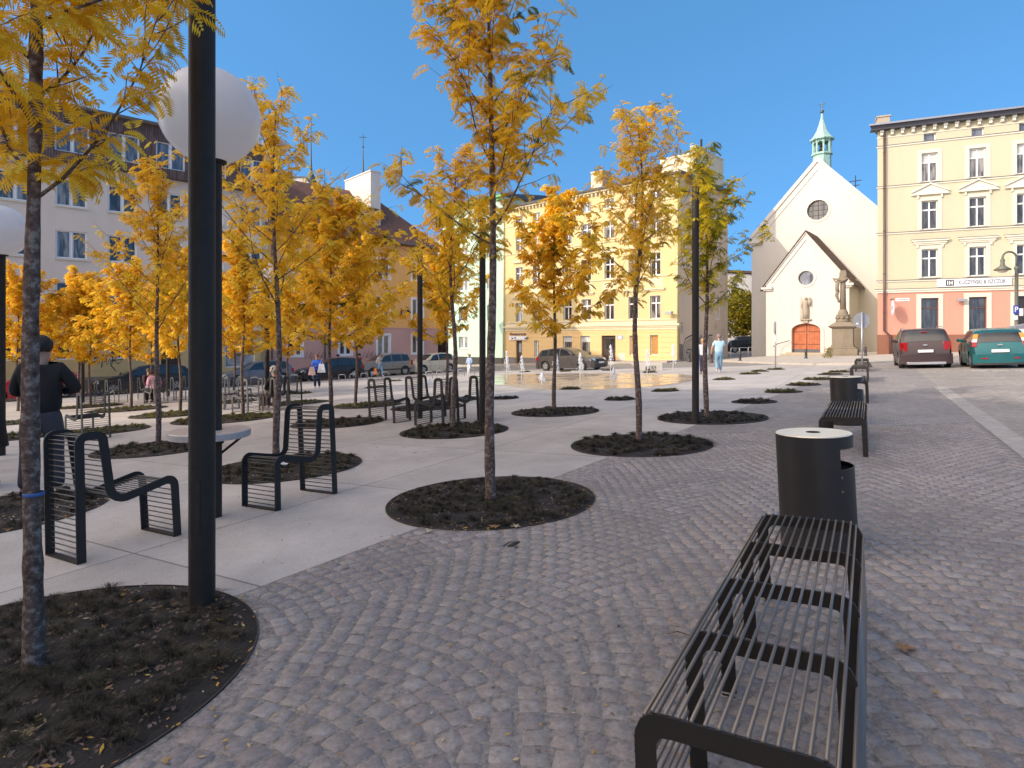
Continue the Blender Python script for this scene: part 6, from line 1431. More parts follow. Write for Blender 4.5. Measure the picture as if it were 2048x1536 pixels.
def jet_mat():
    m = bpy.data.materials.new('foaming water'); m.use_nodes = True; nt = m.node_tree; b = nt.nodes['Principled BSDF']; b.inputs['Base Color'].default_value = (.86, .86, .86, 1); b.inputs['Roughness'].default_value = .25; b.inputs['Transmission Weight'].default_value = .15
    tc = nt.nodes.new('ShaderNodeTexCoord'); n = nt.nodes.new('ShaderNodeTexNoise'); n.inputs['Scale'].default_value = 16; n.inputs['Detail'].default_value = 3; lk(nt, tc.outputs['Object'], n.inputs['Vector'])
    r = nt.nodes.new('ShaderNodeMapRange'); r.inputs['From Min'].default_value = .38; r.inputs['From Max'].default_value = .6; r.inputs['To Min'].default_value = .15; r.inputs['To Max'].default_value = .95; lk(nt, n.outputs['Fac'], r.inputs['Value']); lk(nt, r.outputs[0], b.inputs['Alpha']); return m
M_jet = jet_mat(); M_drop = mat('water drops', (.85, .86, .88), .2, var=0)
jets = [(1013, 768, 703, 'leftmost tall fountain jet, left of the grey estate car'), (1043, 763, 711, 'second tall fountain jet from the left'), (1111, 775, 700, 'fountain jet right behind the small golden trunk'), (1160, 764, 706, 'fountain jet in front of the front wheel of the grey estate car'), (1221, 754, 690, 'tall fountain jet in front of the house door'), (1227, 772, 737, 'short fountain jet right of the tall one before the house door'), (1294, 758, 699, 'fountain jet behind the trunk right of the concrete seat front'), (1346, 751, 689, 'rightmost fountain jet, just left of the far dark pole'), (1083, 773, 746, 'short fountain jet left of the small golden tree'), (856, 773, 756, 'small fountain jet seen between slatted chairs')]
for i, (x, y0, y1, lb) in enumerate(jets):
    p = G(x, y0); h = (y0-y1)*p.y/K; rn = random.Random(i); o = thing('fountain_jet', lb, 'fountain jet', p, 0, 'fountain jets on the wet floor')
    m = MB(); m.tube([(0, 0, 0), (.01, 0, h*.5), (.0, .01, h*.82), (0, 0, h*.95)], [.018, .018, .026, .012], 8); m.build('water_column', M_jet, o, smooth=True)
    d = MB()
    for k in range(230):
        f = rn.random(); zz = h*(1.0-.62*f**1.1); rr = (.03+.16*f)*(.35+.65*rn.random()); a = rn.gauss(.3, 1.2); s = rn.uniform(.006, .017)*(1.15-.6*f); c = Vector((rr*cos(a), rr*sin(a), zz)); d.tube([c-Vector((0, 0, s*2.4)), c+Vector((0, 0, s*1.8))], [s, s*.5], 5)
    dd = d.build('spray', M_drop, o); dd['kind'] = 'stuff'
# stone crucifix
M_sand = plaster('weathered sandstone', (.25, .205, .15), amt=.6, stain=(.55, .55, .58), speck=.25)
p = G(1686, 714); o = thing('stone_crucifix', 'weathered stone column with crucified figure on a tall pedestal, before the church', 'monument', p, atan2(cd.y, cd.x)+.12); S = p.y/K
m = MB()
m.box(-1.25, 1.2, -1.25, 1.2, -.2, .16); m.build('base_step', M_sand, o, bevel=.03)
m = MB(); m.box(-.95, .95, -.95, .95, .16, .62); m.box(-.85, .85, -.85, .85, .62, .72); m.build('base_block', M_sand, o, bevel=.03)
m = MB(); m.box(-.66, .66, -.66, .66, .72, 2.05); m.box(-.72, .72, -.72, .72, .72, .86); m.build('pedestal', M_sand, o, bevel=.015)
m = MB(); m.hexa([(-.72, -.72, 2.05), (.72, -.72, 2.05), (.72, .72, 2.05), (-.72, .72, 2.05), (-.9, -.9, 2.18), (.9, -.9, 2.18), (.9, .9, 2.18), (-.9, .9, 2.18)]); m.hexa([(-.9, -.9, 2.18), (.9, -.9, 2.18), (.9, .9, 2.18), (-.9, .9, 2.18), (-.45, -.45, 2.5), (.45, -.45, 2.5), (.45, .45, 2.5), (-.45, .45, 2.5)]); m.build('cornice', M_sand, o)
m = MB(); m.lathe([(.44, 2.5), (.48, 2.6), (.36, 2.75), (.42, 2.9), (.44, 3.0), (.34, 3.06), (.34, 3.15), (.22, 3.4)], 8); 
for k in range(8): a = k*pi/4; m.sphere((.40*cos(a), .40*sin(a), 2.8), .11, 7, 5)
m.build('carved_base', M_sand, o, auto=50)
m = MB(); m.lathe([(.21, 3.3), (.17, 5.3), (.19, 5.4)], 12); m.build('shaft', M_sand, o, smooth=True)
m = MB(); m.lathe([(.2, 5.35), (.32, 5.5), (.34, 5.65), (.24, 5.75)], 10); m.box(-.22, .22, -.2, .2, 5.75, 6.05); m.box(-.17, .17, -.15, .15, 6.05, 6.2); m.tube([(0, -.3, 5.45), (-.55, -.3, 5.62)], .06, 6); m.tube([(0, -.3, 5.45), (.3, -.3, 5.62)], .06, 6); m.build('capital', M_sand, o)
p_ = [(-.28, -.2, 5.55), (-.32, -.22, 5.35), (-.34, -.22, 5.0), (-.36, -.2, 4.7)]
m = MB(); m.sphere((-.30, -.22, 5.50), .105, 9, 7); m.tube([(-.30, -.2, 5.38), (-.33, -.22, 5.25), (-.36, -.24, 4.95), (-.33, -.22, 4.72)], [.06, .14, .12, .13], 9); m.tube([(-.34, -.24, 4.72), (-.42, -.34, 4.4), (-.30, -.24, 4.08), (-.26, -.24, 3.92)], [.10, .08, .055, .05], 8); m.tube([(-.28, -.2, 4.72), (-.34, -.3, 4.38), (-.24, -.2, 4.05), (-.2, -.22, 3.9)], [.09, .075, .05, .045], 8)
m.tube([(-.3, -.2, 5.27), (-.5, -.25, 5.45), (-.62, -.3, 5.66)], [.055, .045, .035], 7); m.tube([(-.3, -.2, 5.27), (-.05, -.28, 5.42), (.2, -.3, 5.62)], [.055, .045, .035], 7); m.build('figure', M_sand, o, smooth=True)
def weed(x, y, s, label):
    p = G(x, y); rn = random.Random(int(x)); V = []; F = []; T = []
    for i in range(220):
        a = rn.uniform(0, 6.28); r = rn.random()**.6*s*.4; c = Vector((r*cos(a), r*sin(a), rn.uniform(.03, s))); u_ = Vector((rn.gauss(0, 1), rn.gauss(0, 1), rn.gauss(0, 1))).normalized()*.05*s*1.3; w = u_.orthogonal().normalized()*.03*s*1.3; k = len(V); V += [tuple(c-u_), tuple(c+w), tuple(c+u_), tuple(c-w)]; F.append((k, k+1, k+2, k+3)); T.append(rn.random())
    me = bpy.data.meshes.new('weed'); me.from_pydata(V, [], F); me.materials.append(M_bush); at = me.attributes.new('tone', 'FLOAT', 'FACE'); at.data.foreach_set('value', T); ob = link_mesh('leafy_weed', me, None, p); tag(ob, label, 'plant')
weed(1657, 719, .75, 'leafy weed growing at the left foot of the stone crucifix')
# signs on posts
def sign_post(x, y, ztop, r, rz, label, white=True):
    p = G(x, y); o = thing('round_sign', label, 'road sign', p, rz)
    m = MB(); m.tube([(0, 0, -.1), (0, 0, ztop)], .032, 8); m.build('post', M_galv, o, smooth=True)
    m = MB(); n0 = 32; m.v = [(r*cos(2*pi*k/32), yy, ztop-r-.02+r*sin(2*pi*k/32)) for yy in (.04, .055) for k in range(32)]; m.f = [tuple(range(32)), tuple(range(32, 64))[::-1]]+[((k+1) % 32, k, 32+k, 32+(k+1) % 32) for k in range(32)]; m.build('disc', mat('grey sign back', (.36, .36, .37), .5, metal=.3, var=.1), o)
    m = MB(); m.box(-.14, .14, .03, .042, ztop-r-.12, ztop-r-.08); m.box(-.14, .14, .03, .042, ztop-r+.05, ztop-r+.09); m.build('clamp', M_galv, o)
    m = MB(); m.box(-.2, -.12, .028, .041, ztop-1.55*r, ztop-1.35*r); m.build('sticker', M_w2, o)
p = G(1724, 744); sign_post(1724, 744, 1.5+(676-624)*p.y/K-p.z, .32, -.1, 'back of a round traffic sign on a thin post, before the stone crucifix')
p = G(1551, 736); sign_post(1551, 736, 1.5+(676-643)*p.y/K-p.z, .30, 1.28, 'round traffic sign seen nearly edge-on, left of the church door')
def bollard(x, y, label, sc=1.0):
    p = G(x, y); o = thing('bollard', label, 'bollard', p, 0, 'cast iron bollards around the church forecourt'); m = MB(); m.lathe([(.16, -.05), (.16, .06), (.12, .12), (.085, .18), (.075, .5), (.10, .52), (.10, .56), (.06, .60), (.085, .66), (.06, .73), (0, .75)], 14); m.build('post', mat('dark cast iron', (.045, .038, .04), .5, var=.15), o, smooth=True); o.scale = (sc, sc, sc)
for a in ((1480, 724.5, 'bollard left of the church, before the dark parked cars'), (1423, 725, 'bollard between the walking couple'), (1379, 724, 'bollard at the foot of the graffiti, left of the far dark pole'), (1612, 720, 'bollard right in front of the church door'), (1731, 715, 'bollard between the stone crucifix and the salmon wall')): bollard(*a)
m = MB(); p = G(1728, 735); m.hexa([(-.3, -.2, -.05), (.3, -.25, -.05), (.35, .2, -.05), (-.3, .25, -.05), (-.25, -.15, .30), (.15, -.2, .26), (.2, .15, .22), (-.22, .18, .28)]); ob = m.build('stone_block', mat('dark kerb stone', (.09, .08, .08), .9, var=.3, bump=.4), bevel=.03); ob.location = p; tag(ob, 'rough dark stone block beside the round sign post', 'stone')
# concrete seat with cut letters
p = G(1292, 741); o = thing('concrete_seat', 'pale concrete block seat with dark letters on its front, behind the jets', 'seat', p, -.15); k = p.y/K; L_ = 62*k; hh = 15*k
m = MB(); m.prism_y([(-L_/2+.45, 0), (L_/2, 0), (L_/2, hh), (-L_/2, hh)], -.35, .35); m.build('block', plaster('pale concrete', (.55, .51, .45), amt=.2), o, bevel=.02)
m = MB(); m.box(-.05, L_/2-.35, -.356, -.35, .0, hh*.66); m.build('recess', M_pole, o)
t = text_obj('letters', 'FEST', hh*.62, mat('pale concrete', (.5, .5, .5)), o, (L_*.21, -.362, hh*.33), ext=.004); t.scale = (1.25, 1, 1)
# street lamp at right
p = G(2032, 752); Yd = 34.0; p = Vector(((2033-1024)/K*Yd, Yd, zg((2033-1024)/K*Yd, Yd))); o = thing('street_lamp', 'old-style arched street lamp in front of the salmon wall', 'street lamp', p); zz = lambda y: 1.5-(y-HZ)*Yd/K-p.z; kx = Yd/K
M_lampg = mat('olive grey lamp paint', (.13, .13, .10), .5, var=.1)
m = MB(); m.lathe([(.16, 0), (.16, .8), (.10, .95), (.085, zz(540)), (.12, zz(538)), (.12, zz(534)), (.06, zz(532))], 12); zt = zz(516)
r = 14*kx; cxx = -r; arc = [(0, 0, zz(532)), (0, 0, zt)]+[(cxx+r*cos(a), 0, zt+r*.9*sin(a)) for a in [pi*k/10 for k in range(1, 11)]]+[(-2*r, 0, zz(520))]; m.tube(arc, .055, 8); m.build('post', M_lampg, o, smooth=True)
m = MB(); m.lathe([(.07, zz(517)), (.12, zz(521)), (.09, zz(526)), (.14, zz(532)), (.42, zz(539)), (.38, zz(540.5)), (.1, zz(538))], 20, (-2*r, 0, 0)); m.build('shade', M_lampg, o, smooth=True)
m = MB(); m.lathe([(0, zz(546)), (.18, zz(544.5)), (.27, zz(541)), (.27, zz(539.5))], 16, (-2*r, 0, 0)); m.build('bowl', mat('milky bowl', (.6, .52, .42), .3, var=.05), o, smooth=True)
m = MB(); m.box(-.27, .02, -.14, -.10, zz(628), zz(611)); q = m.build('parking_sign', mat('blue parking sign', (.03, .06, .42), .4, var=.05), o)
text_obj('parking_letter', 'P', .42, M_w2, o, (-.13, -.145, zz(619.5)), ext=.003)
m = MB(); m.box(-.20, -.05, -.15, -.1, zz(640), zz(631)); m.box(.06, .22, -.2, -.12, zz(632), zz(617)); m.build('side_plate', M_w2, o)
# grey advertising stand, cut by the right edge
Yd = 26.5; xx = (2046-1024)/K*Yd; o = thing('advert_stand', 'grey slanted-top poster stand behind the turquoise car, cut by the right edge', 'stand', (xx, Yd, zg(xx, Yd)), -.15)
m = MB(); m.hexa([(-.45, -.2, 0), (.9, -.2, 0), (.9, .3, 0), (-.45, .3, 0), (-.45, -.2, 1.55), (.9, -.2, 1.85), (.9, .3, 1.85), (-.45, .3, 1.55)]); m.build('cabinet', mat('grey cabinet', (.24, .24, .27), .5, var=.1), o)
m = MB(); m.box(-.28, .30, -.206, -.2, .55, 1.45); m.build('poster', mat('poster paper', (.72, .70, .70), .6, var=.1), o)
m = MB(); 
for k in range(20):
    a, a2 = 2*pi*k/20, 2*pi*(k+1)/20; m.quad((.02+.18*cos(a), -.209, .85+.2*sin(a)), (.02+.18*cos(a2), -.209, .85+.2*sin(a2)), (.02+.11*cos(a2), -.209, .85+.12*sin(a2)), (.02+.11*cos(a), -.209, .85+.12*sin(a)))
m.build('poster_ring', mat('poster red', (.55, .05, .05), .6, var=.05), o, fix=False)

# ---------------------------------------------------------------- cars
M_tyre = mat('tyre rubber', (.022, .021, .021), .8, var=.2, scale=20); M_rimm = mat('alloy rim', (.45, .44, .43), .35, metal=.7, var=.1); M_cglass = mat('car glass', (.018, .02, .022), .04, var=.2, scale=2, spec=.9)
M_red = mat('red lamp lens', (.32, .006, .008), .15, var=.2, scale=12); M_amb = mat('amber lamp lens', (.75, .25, .02), .2, var=.1); M_clear = mat('clear lamp lens', (.62, .64, .68), .08, metal=.3, var=.15, scale=8); M_plate = mat('number plate', (.72, .72, .70), .4, var=.05); M_plast = mat('black plastic', (.025, .025, .026), .55, var=.1); M_silv = mat('silver trim', (.5, .5, .5), .3, metal=.8, var=.05)
import bisect
STY = {
 'suv': dict(prof=[(0, .34), (.006, .50), (.016, .60), (.022, .66), (.05, .82), (.085, .94), (.12, .975), (.28, 1.0), (.45, .995), (.55, .955), (.60, .90), (.70, .72), (.735, .685), (.85, .645), (.93, .60), (.975, .52), (.993, .42), (1, .30)], belt=.63, gl=(.06, .70), rw=(.024, .084), ws=(.562, .712), clr=.17),
 'hatch': dict(prof=[(0, .32), (.008, .48), (.018, .58), (.025, .62), (.06, .80), (.10, .92), (.14, .96), (.3, 1.0), (.45, .99), (.56, .93), (.66, .78), (.745, .645), (.86, .59), (.94, .52), (.985, .42), (1, .28)], belt=.61, gl=(.09, .70), rw=(.03, .095), ws=(.555, .735), clr=.15),
 'wagon': dict(prof=[(0, .32), (.006, .46), (.015, .56), (.022, .62), (.05, .78), (.085, .90), (.12, .945), (.25, .985), (.42, 1.0), (.52, .965), (.60, .86), (.70, .68), (.735, .645), (.86, .60), (.94, .53), (.98, .44), (1, .28)], belt=.63, gl=(.08, .685), rw=(.026, .08), ws=(.53, .712), clr=.15)}
def make_car(label, loc, hd, L, W, H, sty, paint, rear_hi=True, steel_side=None, wheel_r=.32, name='parked_car', details=None):
    """local x: rear 0 -> front L (centred), y: left +"""
    st = STY[sty]; P = st['prof']; hx = [p[0]*L for p in P]; hz = [p[1]*H for p in P]
    def top(x):
        i = max(0, min(len(hx)-2, bisect.bisect(hx, x)-1)); t = (x-hx[i])/(hx[i+1]-hx[i]); return hz[i]+(hz[i+1]-hz[i])*max(0, min(1, t))
    def hw(x, z):
        e = abs(2*x/L-1); pl = 1-.13*max(0, (e-.72)/.28)**2.2
        f = z/H; g = .945 if f < .12 else (.945+.055*min(1, (f-.12)/.25) if f < .42 else (1-.02*(f-.42)/.2 if f < .62 else .98-.20*((f-.62)/.38)**1.15))
        return W/2*pl*g
    wx = (.185*L, .815*L); wr = wheel_r; cl = st['clr']
    def bot(x):
        b = cl+.04*max(0, (abs(2*x/L-1)-.8)/.2)
        for w in wx:
            if abs(x-w) < wr+.05: b = max(b, wr+sqrt((wr+.05)**2-(x-w)**2))
        return b
    xs = sorted(set([round(v, 4) for v in hx]+[L*i/54 for i in range(55)]+[w+s*(wr+.05)*q for w in wx for s in (-1, 1) for q in (1.0, .995, .93, .8, .6, .3)]))
    xs = [x for x in xs if 0 <= x <= L]
    o = thing(name, label, 'car', loc, atan2(hd.y, hd.x)); cx = L/2
    NR = 10; bd = MB(); M = []
    for x in xs:
        zb, zt = min(bot(x), top(x)-.02), top(x); ztt = zt-.05*min(1, zt/H)
        row = []
        for k in range(NR+1): z = zb+(ztt-zb)*k/NR; row.append((x-cx, hw(x, z), z))
        h_ = row[-1][1]
        row += [(x-cx, h_*.95, zt-.018), (x-cx, h_*.80, zt), (x-cx, h_*.4, zt+.012*min(1, 1)), (x-cx, 0, zt+.016)]
        full = row+[(a, -b_, c) for a, b_, c in row[:-1][::-1]]
        M.append(full)
    nc = len(M[0])
    for r_ in M: bd.v += r_
    for i in range(len(M)-1):
        for k in range(nc-1): a = i*nc+k; bd.f.append((a, a+nc, a+nc+1, a+1))
    bd.f.append(tuple(range(nc))); bd.f.append(tuple((len(M)-1)*nc+k for k in range(nc))[::-1])
    body = bd.build('body', paint, o, auto=38)
    ub = MB(); ub.box(-cx+.15, cx-.15, -W/2+.22, W/2-.22, cl+.02, cl+.35); ub.build('underbody', M_plast, o)
    # side glass patches
    def patch(side, x0, x1, z0, z1f, nm, m_, off=.006, slant0=0, slant1=0, par=None, nx=10, nz=5):
        g = MB(); n0 = 0
        for i in range(nx+1):
            for j in range(nz+1):
                v = j/nz; xa = x0+slant0*v; xb = x1+slant1*v; x = xa+(xb-xa)*i/nx
                zt = min(z1f, top(x)-.065 if z1f > .5*H else z1f); zt = max(zt, z0+.001); z = z0+(zt-z0)*v; g.v.append((x-cx, side*(hw(x, z)+off), z))
        for i in range(nx):
            for j in range(nz): a = i*(nz+1)+j; g.f.append((a, a+nz+1, a+nz+2, a+1))
        return g.build(nm, m_, par or o, smooth=True)
    bz = st['belt']*H; g0, g1 = st['gl'][0]*L, st['gl'][1]*L; rf = H-.07
    for s in (-1, 1):
        segs = [(g0+.06*L/4, .235*L, .10, -.0), (.245*L, .435*L, 0, 0), (.45*L, g1-.02*L, 0, -.42)]
        for (a, c, sl0, sl1) in segs: patch(s, a, c, bz+.03, rf, 'side_window', M_cglass, slant0=sl0, slant1=sl1)
        patch(s, .02*L, .98*L, .27*H, .32*H, 'side_moulding', M_plast, off=.012, nx=30, nz=1) if sty == 'suv' else None
        mr = MB(); mr.hexa([(.665*L-cx, s*W*.46, bz+.04), (.70*L-cx, s*W*.46, bz+.04), (.70*L-cx, s*(W*.46+.20), bz+.06), (.665*L-cx, s*(W*.46+.20), bz+.06), (.665*L-cx, s*W*.46, bz+.16), (.69*L-cx, s*W*.46, bz+.16), (.69*L-cx, s*(W*.46+.20), bz+.19), (.665*L-cx, s*(W*.46+.20), bz+.19)]); mr.build('mirror', paint, o, bevel=.02)
        for xx in (.36*L, .20*L+.02):
            h = patch(s, xx, xx+.16, bz-.10, bz-.07, 'door_handle', paint, off=.03, nx=3, nz=1)
        dl = MB()
        for xx in (.24*L, .44*L, .655*L):
            pts = [(xx-cx, s*(hw(xx, z)+.004), z) for z in (cl+.1, .35*H, .5*H, bz)]
            if xx > .3*L or True: dl.tube(pts, .005, 4)
        dl.build('door_gaps', M_plast, o)
        for w in wx:
            t = MB(); ww = .20; prof = [(wr*.62, -ww/2), (wr*.93, -ww/2), (wr, -ww/2+.03), (wr, ww/2-.03), (wr*.93, ww/2), (wr*.62, ww/2)]
            yc = s*(W/2-.12); n = 28; base = 0
            for (r_, q) in prof:
                for k in range(n): a = 2*pi*k/n; t.v.append((w-cx+r_*cos(a), yc+q, wr+r_*sin(a)))
            for i in range(5):
                for k in range(n): a = i*n+k; b_ = i*n+(k+1) % n; t.f.append((a, b_, b_+n, a+n))
            wo = t.build('wheel', M_tyre, o, auto=50)
            r = MB(); yo = yc+s*(ww/2-.015)
            for k in range(5):
                a = 2*pi*k/5+.3; d1 = Vector((cos(a), sin(a))); pn = Vector((-d1.y, d1.x)); 
                A = [d1*wr*.1+pn*.035, d1*wr*.1-pn*.035, d1*wr*.60-pn*.055, d1*wr*.60+pn*.055]; r.hexa([(w-cx+q.x, yo-.01, wr+q.y) for q in A]+[(w-cx+q.x, yo+s*.012, wr+q.y) for q in A])
            for k in range(n):
                a, a2 = 2*pi*k/n, 2*pi*(k+1)/n; r.quad((w-cx+wr*.56*cos(a), yo+s*.006, wr+wr*.56*sin(a)), (w-cx+wr*.56*cos(a2), yo+s*.006, wr+wr*.56*sin(a2)), (w-cx+wr*.66*cos(a2), yo+s*.012, wr+wr*.66*sin(a2)), (w-cx+wr*.66*cos(a), yo+s*.012, wr+wr*.66*sin(a)))
            r.build('rim', M_rimm, wo)
            d = MB(); d.v = [(w-cx+wr*.64*cos(2*pi*k/n), yo-s*.03, wr+wr*.64*sin(2*pi*k/n)) for k in range(n)]; d.f = [tuple(range(n))]; d.build('brake_disc', M_plast, wo)
    # front and rear glass + lamps follow the top skin
    def tpatch(x0, x1, yf, nm, m_, off=.008, y0=None, y1=None, nx=6, ny=10, par=None):
        g = MB()
        for i in range(nx+1):
            x = x0+(x1-x0)*i/nx; z = top(x); h_ = hw(x, z-.03)
            e = 1e-3; sl = (top(x+e)-top(x-e))/(2*e); nn = Vector((-sl, 1)).normalized()
            for j in range(ny+1):
                v = -1+2*j/ny if y0 is None else (y0+(y1-y0)*j/ny); y = v*h_*(yf if y0 is None else 1); cr = .012*(1-min(1, abs(v)))
                ed = -.02 if abs(v) > .9 else 0
                g.v.append((x-cx+nn.x*off, y, z+nn.y*off+cr+ed))
        for i in range(nx):
            for j in range(ny): a = i*(ny+1)+j; g.f.append((a, a+ny+1, a+ny+2, a+1))
        return g.build(nm, m_, par or o, smooth=True)
    r0, r1 = st['rw'][0]*L, st['rw'][1]*L; tpatch(r0, r1, .86, 'rear_window', M_cglass, off=.014)
    w0, w1 = st['ws'][0]*L, st['ws'][1]*L; tpatch(w0, w1, .86, 'windscreen', M_cglass, off=.010)
    bz1 = top(0.022*L)
    def rearbox(y0, y1, z0, z1, nm, m_, out=.03, par=None):
        q = MB(); x0 = -cx; n = 6
        for s_ in (1,):
            for j in range(n+1):
                y = y0+(y1-y0)*j/n; q.v += [(x0-out+.10*(abs(y)/(W/2))**4+(0 if True else 0), y, z0), (x0-out+.10*(abs(y)/(W/2))**4+max(0, (z1-.5*H))*.12, y, z1), (x0+.25, y, z1), (x0+.25, y, z0)]
            for j in range(n):
                a = 4*j
                for k in range(4): q.f.append((a+k, a+(k+1) % 4, a+4+(k+1) % 4, a+4+k))
            q.f += [(0, 1, 2, 3), (4*n+3, 4*n+2, 4*n+1, 4*n)]
        return q.build(nm, m_, par or o, auto=40, bevel=.008)
    if sty == 'suv':
        rearbox(-W*.49, W*.49, cl+.02, .36*H, 'rear_bumper', paint if not details else details.get('bumper', paint), out=.07); rearbox(-W*.36, W*.36, cl-.0, cl+.10, 'skid_plate', M_silv, out=.08)
        for s in (-1, 1): rearbox(*sorted((s*W*.335, s*W*.475)), .45*H, .66*H, 'tail_light', M_red, out=.025)
        for s in (-1, 1):
            q = MB(); q.tube([(-cx+.12*L, s*W*.36, H+.0), (-cx+.16*L, s*W*.36, H+.05), (-cx+.50*L, s*W*.36, H+.05), (-cx+.54*L, s*W*.36, H-.01)], .018, 6); q.build('roof_rail', M_silv, o, smooth=True)
        rearbox(-.10, .10, .90*H, .92*H, 'brake_light', M_red, out=-.33)
    else:
        rearbox(-W*.485, W*.485, cl+.02, .36*H, 'rear_bumper', paint, out=.06); rearbox(-W*.46, W*.46, cl-.01, cl+.07, 'bumper_lip', M_plast, out=.065)
        for s in (-1, 1):
            z0_, z1_ = (.55*H, .88*H) if (details or {}).get('tall_lamps') else (.46*H, .62*H)
            if (details or {}).get('tall_lamps'):
                q = MB()
                for (za_, zb_, m2) in ((.55, .66, M_red), (.66, .74, M_clear), (.74, .86, M_amb)):
                    q = MB(); ya, yb = sorted((s*W*.40, s*W*.485)); sh = lambda z: -cx+.12*L*max(0, z/H-.45)-.015
                    shr = lambda z: (1-.20*max(0, (z/H-.62)/.38))
                    q.hexa([(sh(za_*H), ya*shr(za_*H), za_*H), (sh(za_*H), yb*shr(za_*H), za_*H), (sh(za_*H)+.28, yb*shr(za_*H)*1.012, za_*H), (sh(za_*H)+.28, ya*shr(za_*H), za_*H), (sh(zb_*H), ya*shr(zb_*H), zb_*H), (sh(zb_*H), yb*shr(zb_*H), zb_*H), (sh(zb_*H)+.25, yb*shr(zb_*H)*1.012, zb_*H), (sh(zb_*H)+.25, ya*shr(zb_*H), zb_*H)]); q.build('tail_light', m2, o, bevel=.01)
            else: rearbox(*sorted((s*W*.33, s*W*.475)), z0_, z1_, 'tail_light', M_red, out=.02)
            rearbox(*sorted((s*W*.22, s*W*.34)), .24*H, .27*H, 'reflector', M_red, out=.075)
    rearbox(-.26, .26, .40*H, .40*H+.11, 'number_plate', M_plate, out=.085 if sty == 'suv' else .075)
    # front end
    def frontbox(y0, y1, z0, z1, nm, m_, out=.0):
        q = MB(); n = 6
        for j in range(n+1):
            y = y0+(y1-y0)*j/n; xx = cx+out-.22*(abs(y)/(W/2))**3; q.v += [(xx, y, z0), (xx-max(0, (z1-.35*H))*.45, y, z1), (cx-.35, y, z1), (cx-.35, y, z0)]
        for j in range(n):
            a = 4*j
            for k in range(4): q.f.append((a+k, a+(k+1) % 4, a+4+(k+1) % 4, a+4+k))
        q.f += [(0, 1, 2, 3), (4*n+3, 4*n+2, 4*n+1, 4*n)]
        return q.build(nm, m_, o, auto=40)
    frontbox(-W*.47, W*.47, cl+.01, .36*H, 'front_bumper', paint, .05); frontbox(-W*.25, W*.25, .385*H, .47*H, 'grille', M_plast, .012); frontbox(-W*.3, W*.3, cl+.04, .26*H, 'air_intake', M_plast, .056)
    for s in (-1, 1): frontbox(*sorted((s*W*.28, s*W*.475)), .41*H, .50*H, 'headlight', M_clear, .02)
    frontbox(-.26, .26, .285*H, .285*H+.11, 'front_plate', M_plate, .066)
    if details and details.get('badge'):
        q = MB(); q.box(-cx-.035, -cx-.02, -.07, .07, .57*H, .60*H); q.build('badge', M_silv, o)
    wp_ = MB(); wp_.tube([(-cx+.055*L, 0, .66*H), (-cx+.05*L, .3, .69*H)], .012, 5); wp_.build('rear_wiper', M_plast, o)
    o.rotation_euler = (GQ @ Matrix.Rotation(atan2(hd.y, hd.x), 3, 'Z')).to_euler()
    return o
def paint(name, c, metal=.35, rough=.32): return mat(name, c, rough, metal=metal, var=.10, scale=2, coat=.25)
LC = PL+Vector((.9, -4, 0))           # line of parked cars before the left row
def onl(x, off=0.0):
    r = (x-1024)/K; P_ = LC+NL*off; s = (r*P_.y-P_.x)/(EL.x-r*EL.y); q = P_+EL*s; return Vector((q.x, q.y, zg(q.x, q.y)))
P_beige = paint('beige metallic paint', (.26, .22, .17)); P_cream = paint('cream paint', (.60, .53, .38), .1); P_black = paint('black paint', (.018, .015, .015), .2); P_grey = paint('silver-grey paint', (.16, .15, .16)); P_dk = paint('dark graphite paint', (.022, .024, .026)); P_red = paint('red paint', (.42, .015, .03), .1)
make_car('beige parked SUV in front of the pink wall', onl(767), -EL, 4.15, 1.76, 1.60, 'suv', P_beige)
make_car('cream parked hatchback at the right end of the row, by the passage', onl(862), -EL, 3.9, 1.70, 1.52, 'hatch', P_cream)
make_car('black parked car behind the woman in blue', onl(659), -EL, 4.5, 1.78, 1.46, 'wagon', P_black)
make_car('silver-grey parked car seen between the globe lamp pole and thin trunks', onl(512), -EL, 4.35, 1.74, 1.48, 'hatch', P_grey)
make_car('black parked estate car behind the seated pair', onl(286), -EL, 4.75, 1.80, 1.50, 'wagon', P_dk)
make_car('red parked car at the left edge behind the standing man', onl(62), -EL, 4.1, 1.7, 1.45, 'hatch', P_red)
pc_ = G(1146, 741); dY = Vector((.731, -.683, 0)); pc_ = pc_+Vector((0, 1.0, 0)); pc_.z = zg(pc_.x, pc_.y)
make_car('dark grey estate car driving past the yellow house', pc_, dY, 4.75, 1.82, 1.50, 'wagon', paint('warm grey paint', (.075, .064, .06)), name='estate_car')
pr = G(1853, 737); hd = Vector((.49, .87, 0)).normalized(); c_ = pr+hd*2.15; c_.z = zg(c_.x, c_.y)
make_car('dusty brown SUV with red tail lamps driving away up the street', c_, hd, 4.32, 1.84, 1.64, 'suv', paint('dusty brown paint', (.048, .027, .030), .25, .45), name='suv', wheel_r=.345, details=dict(badge=1))
pr = G(2004, 737); c_ = pr+hd*1.95; c_.z = zg(c_.x, c_.y)
make_car('turquoise estate car with tall orange and red tail lamps, at the right edge', c_, Vector((.50, .86, 0)), 4.0, 1.70, 1.53, 'wagon', paint('turquoise paint', (.012, .115, .125), .3), name='estate_car', wheel_r=.31, details=dict(tall_lamps=1, badge=1))
q = Vector((.395*66, 66, 0)); q.z = zg(q.x, q.y)+.2; make_car('dark parked car in the gap beside the church, nearer one', q, Vector((.97, -.2, 0)), 4.4, 1.8, 1.45, 'hatch', P_dk)
q = Vector((.405*73, 73, 0)); q.z = zg(q.x, q.y)+.2; make_car('dark parked van-like car in the gap beside the church, farther one', q, Vector((.97, -.2, 0)), 4.6, 1.85, 1.8, 'suv', P_black)
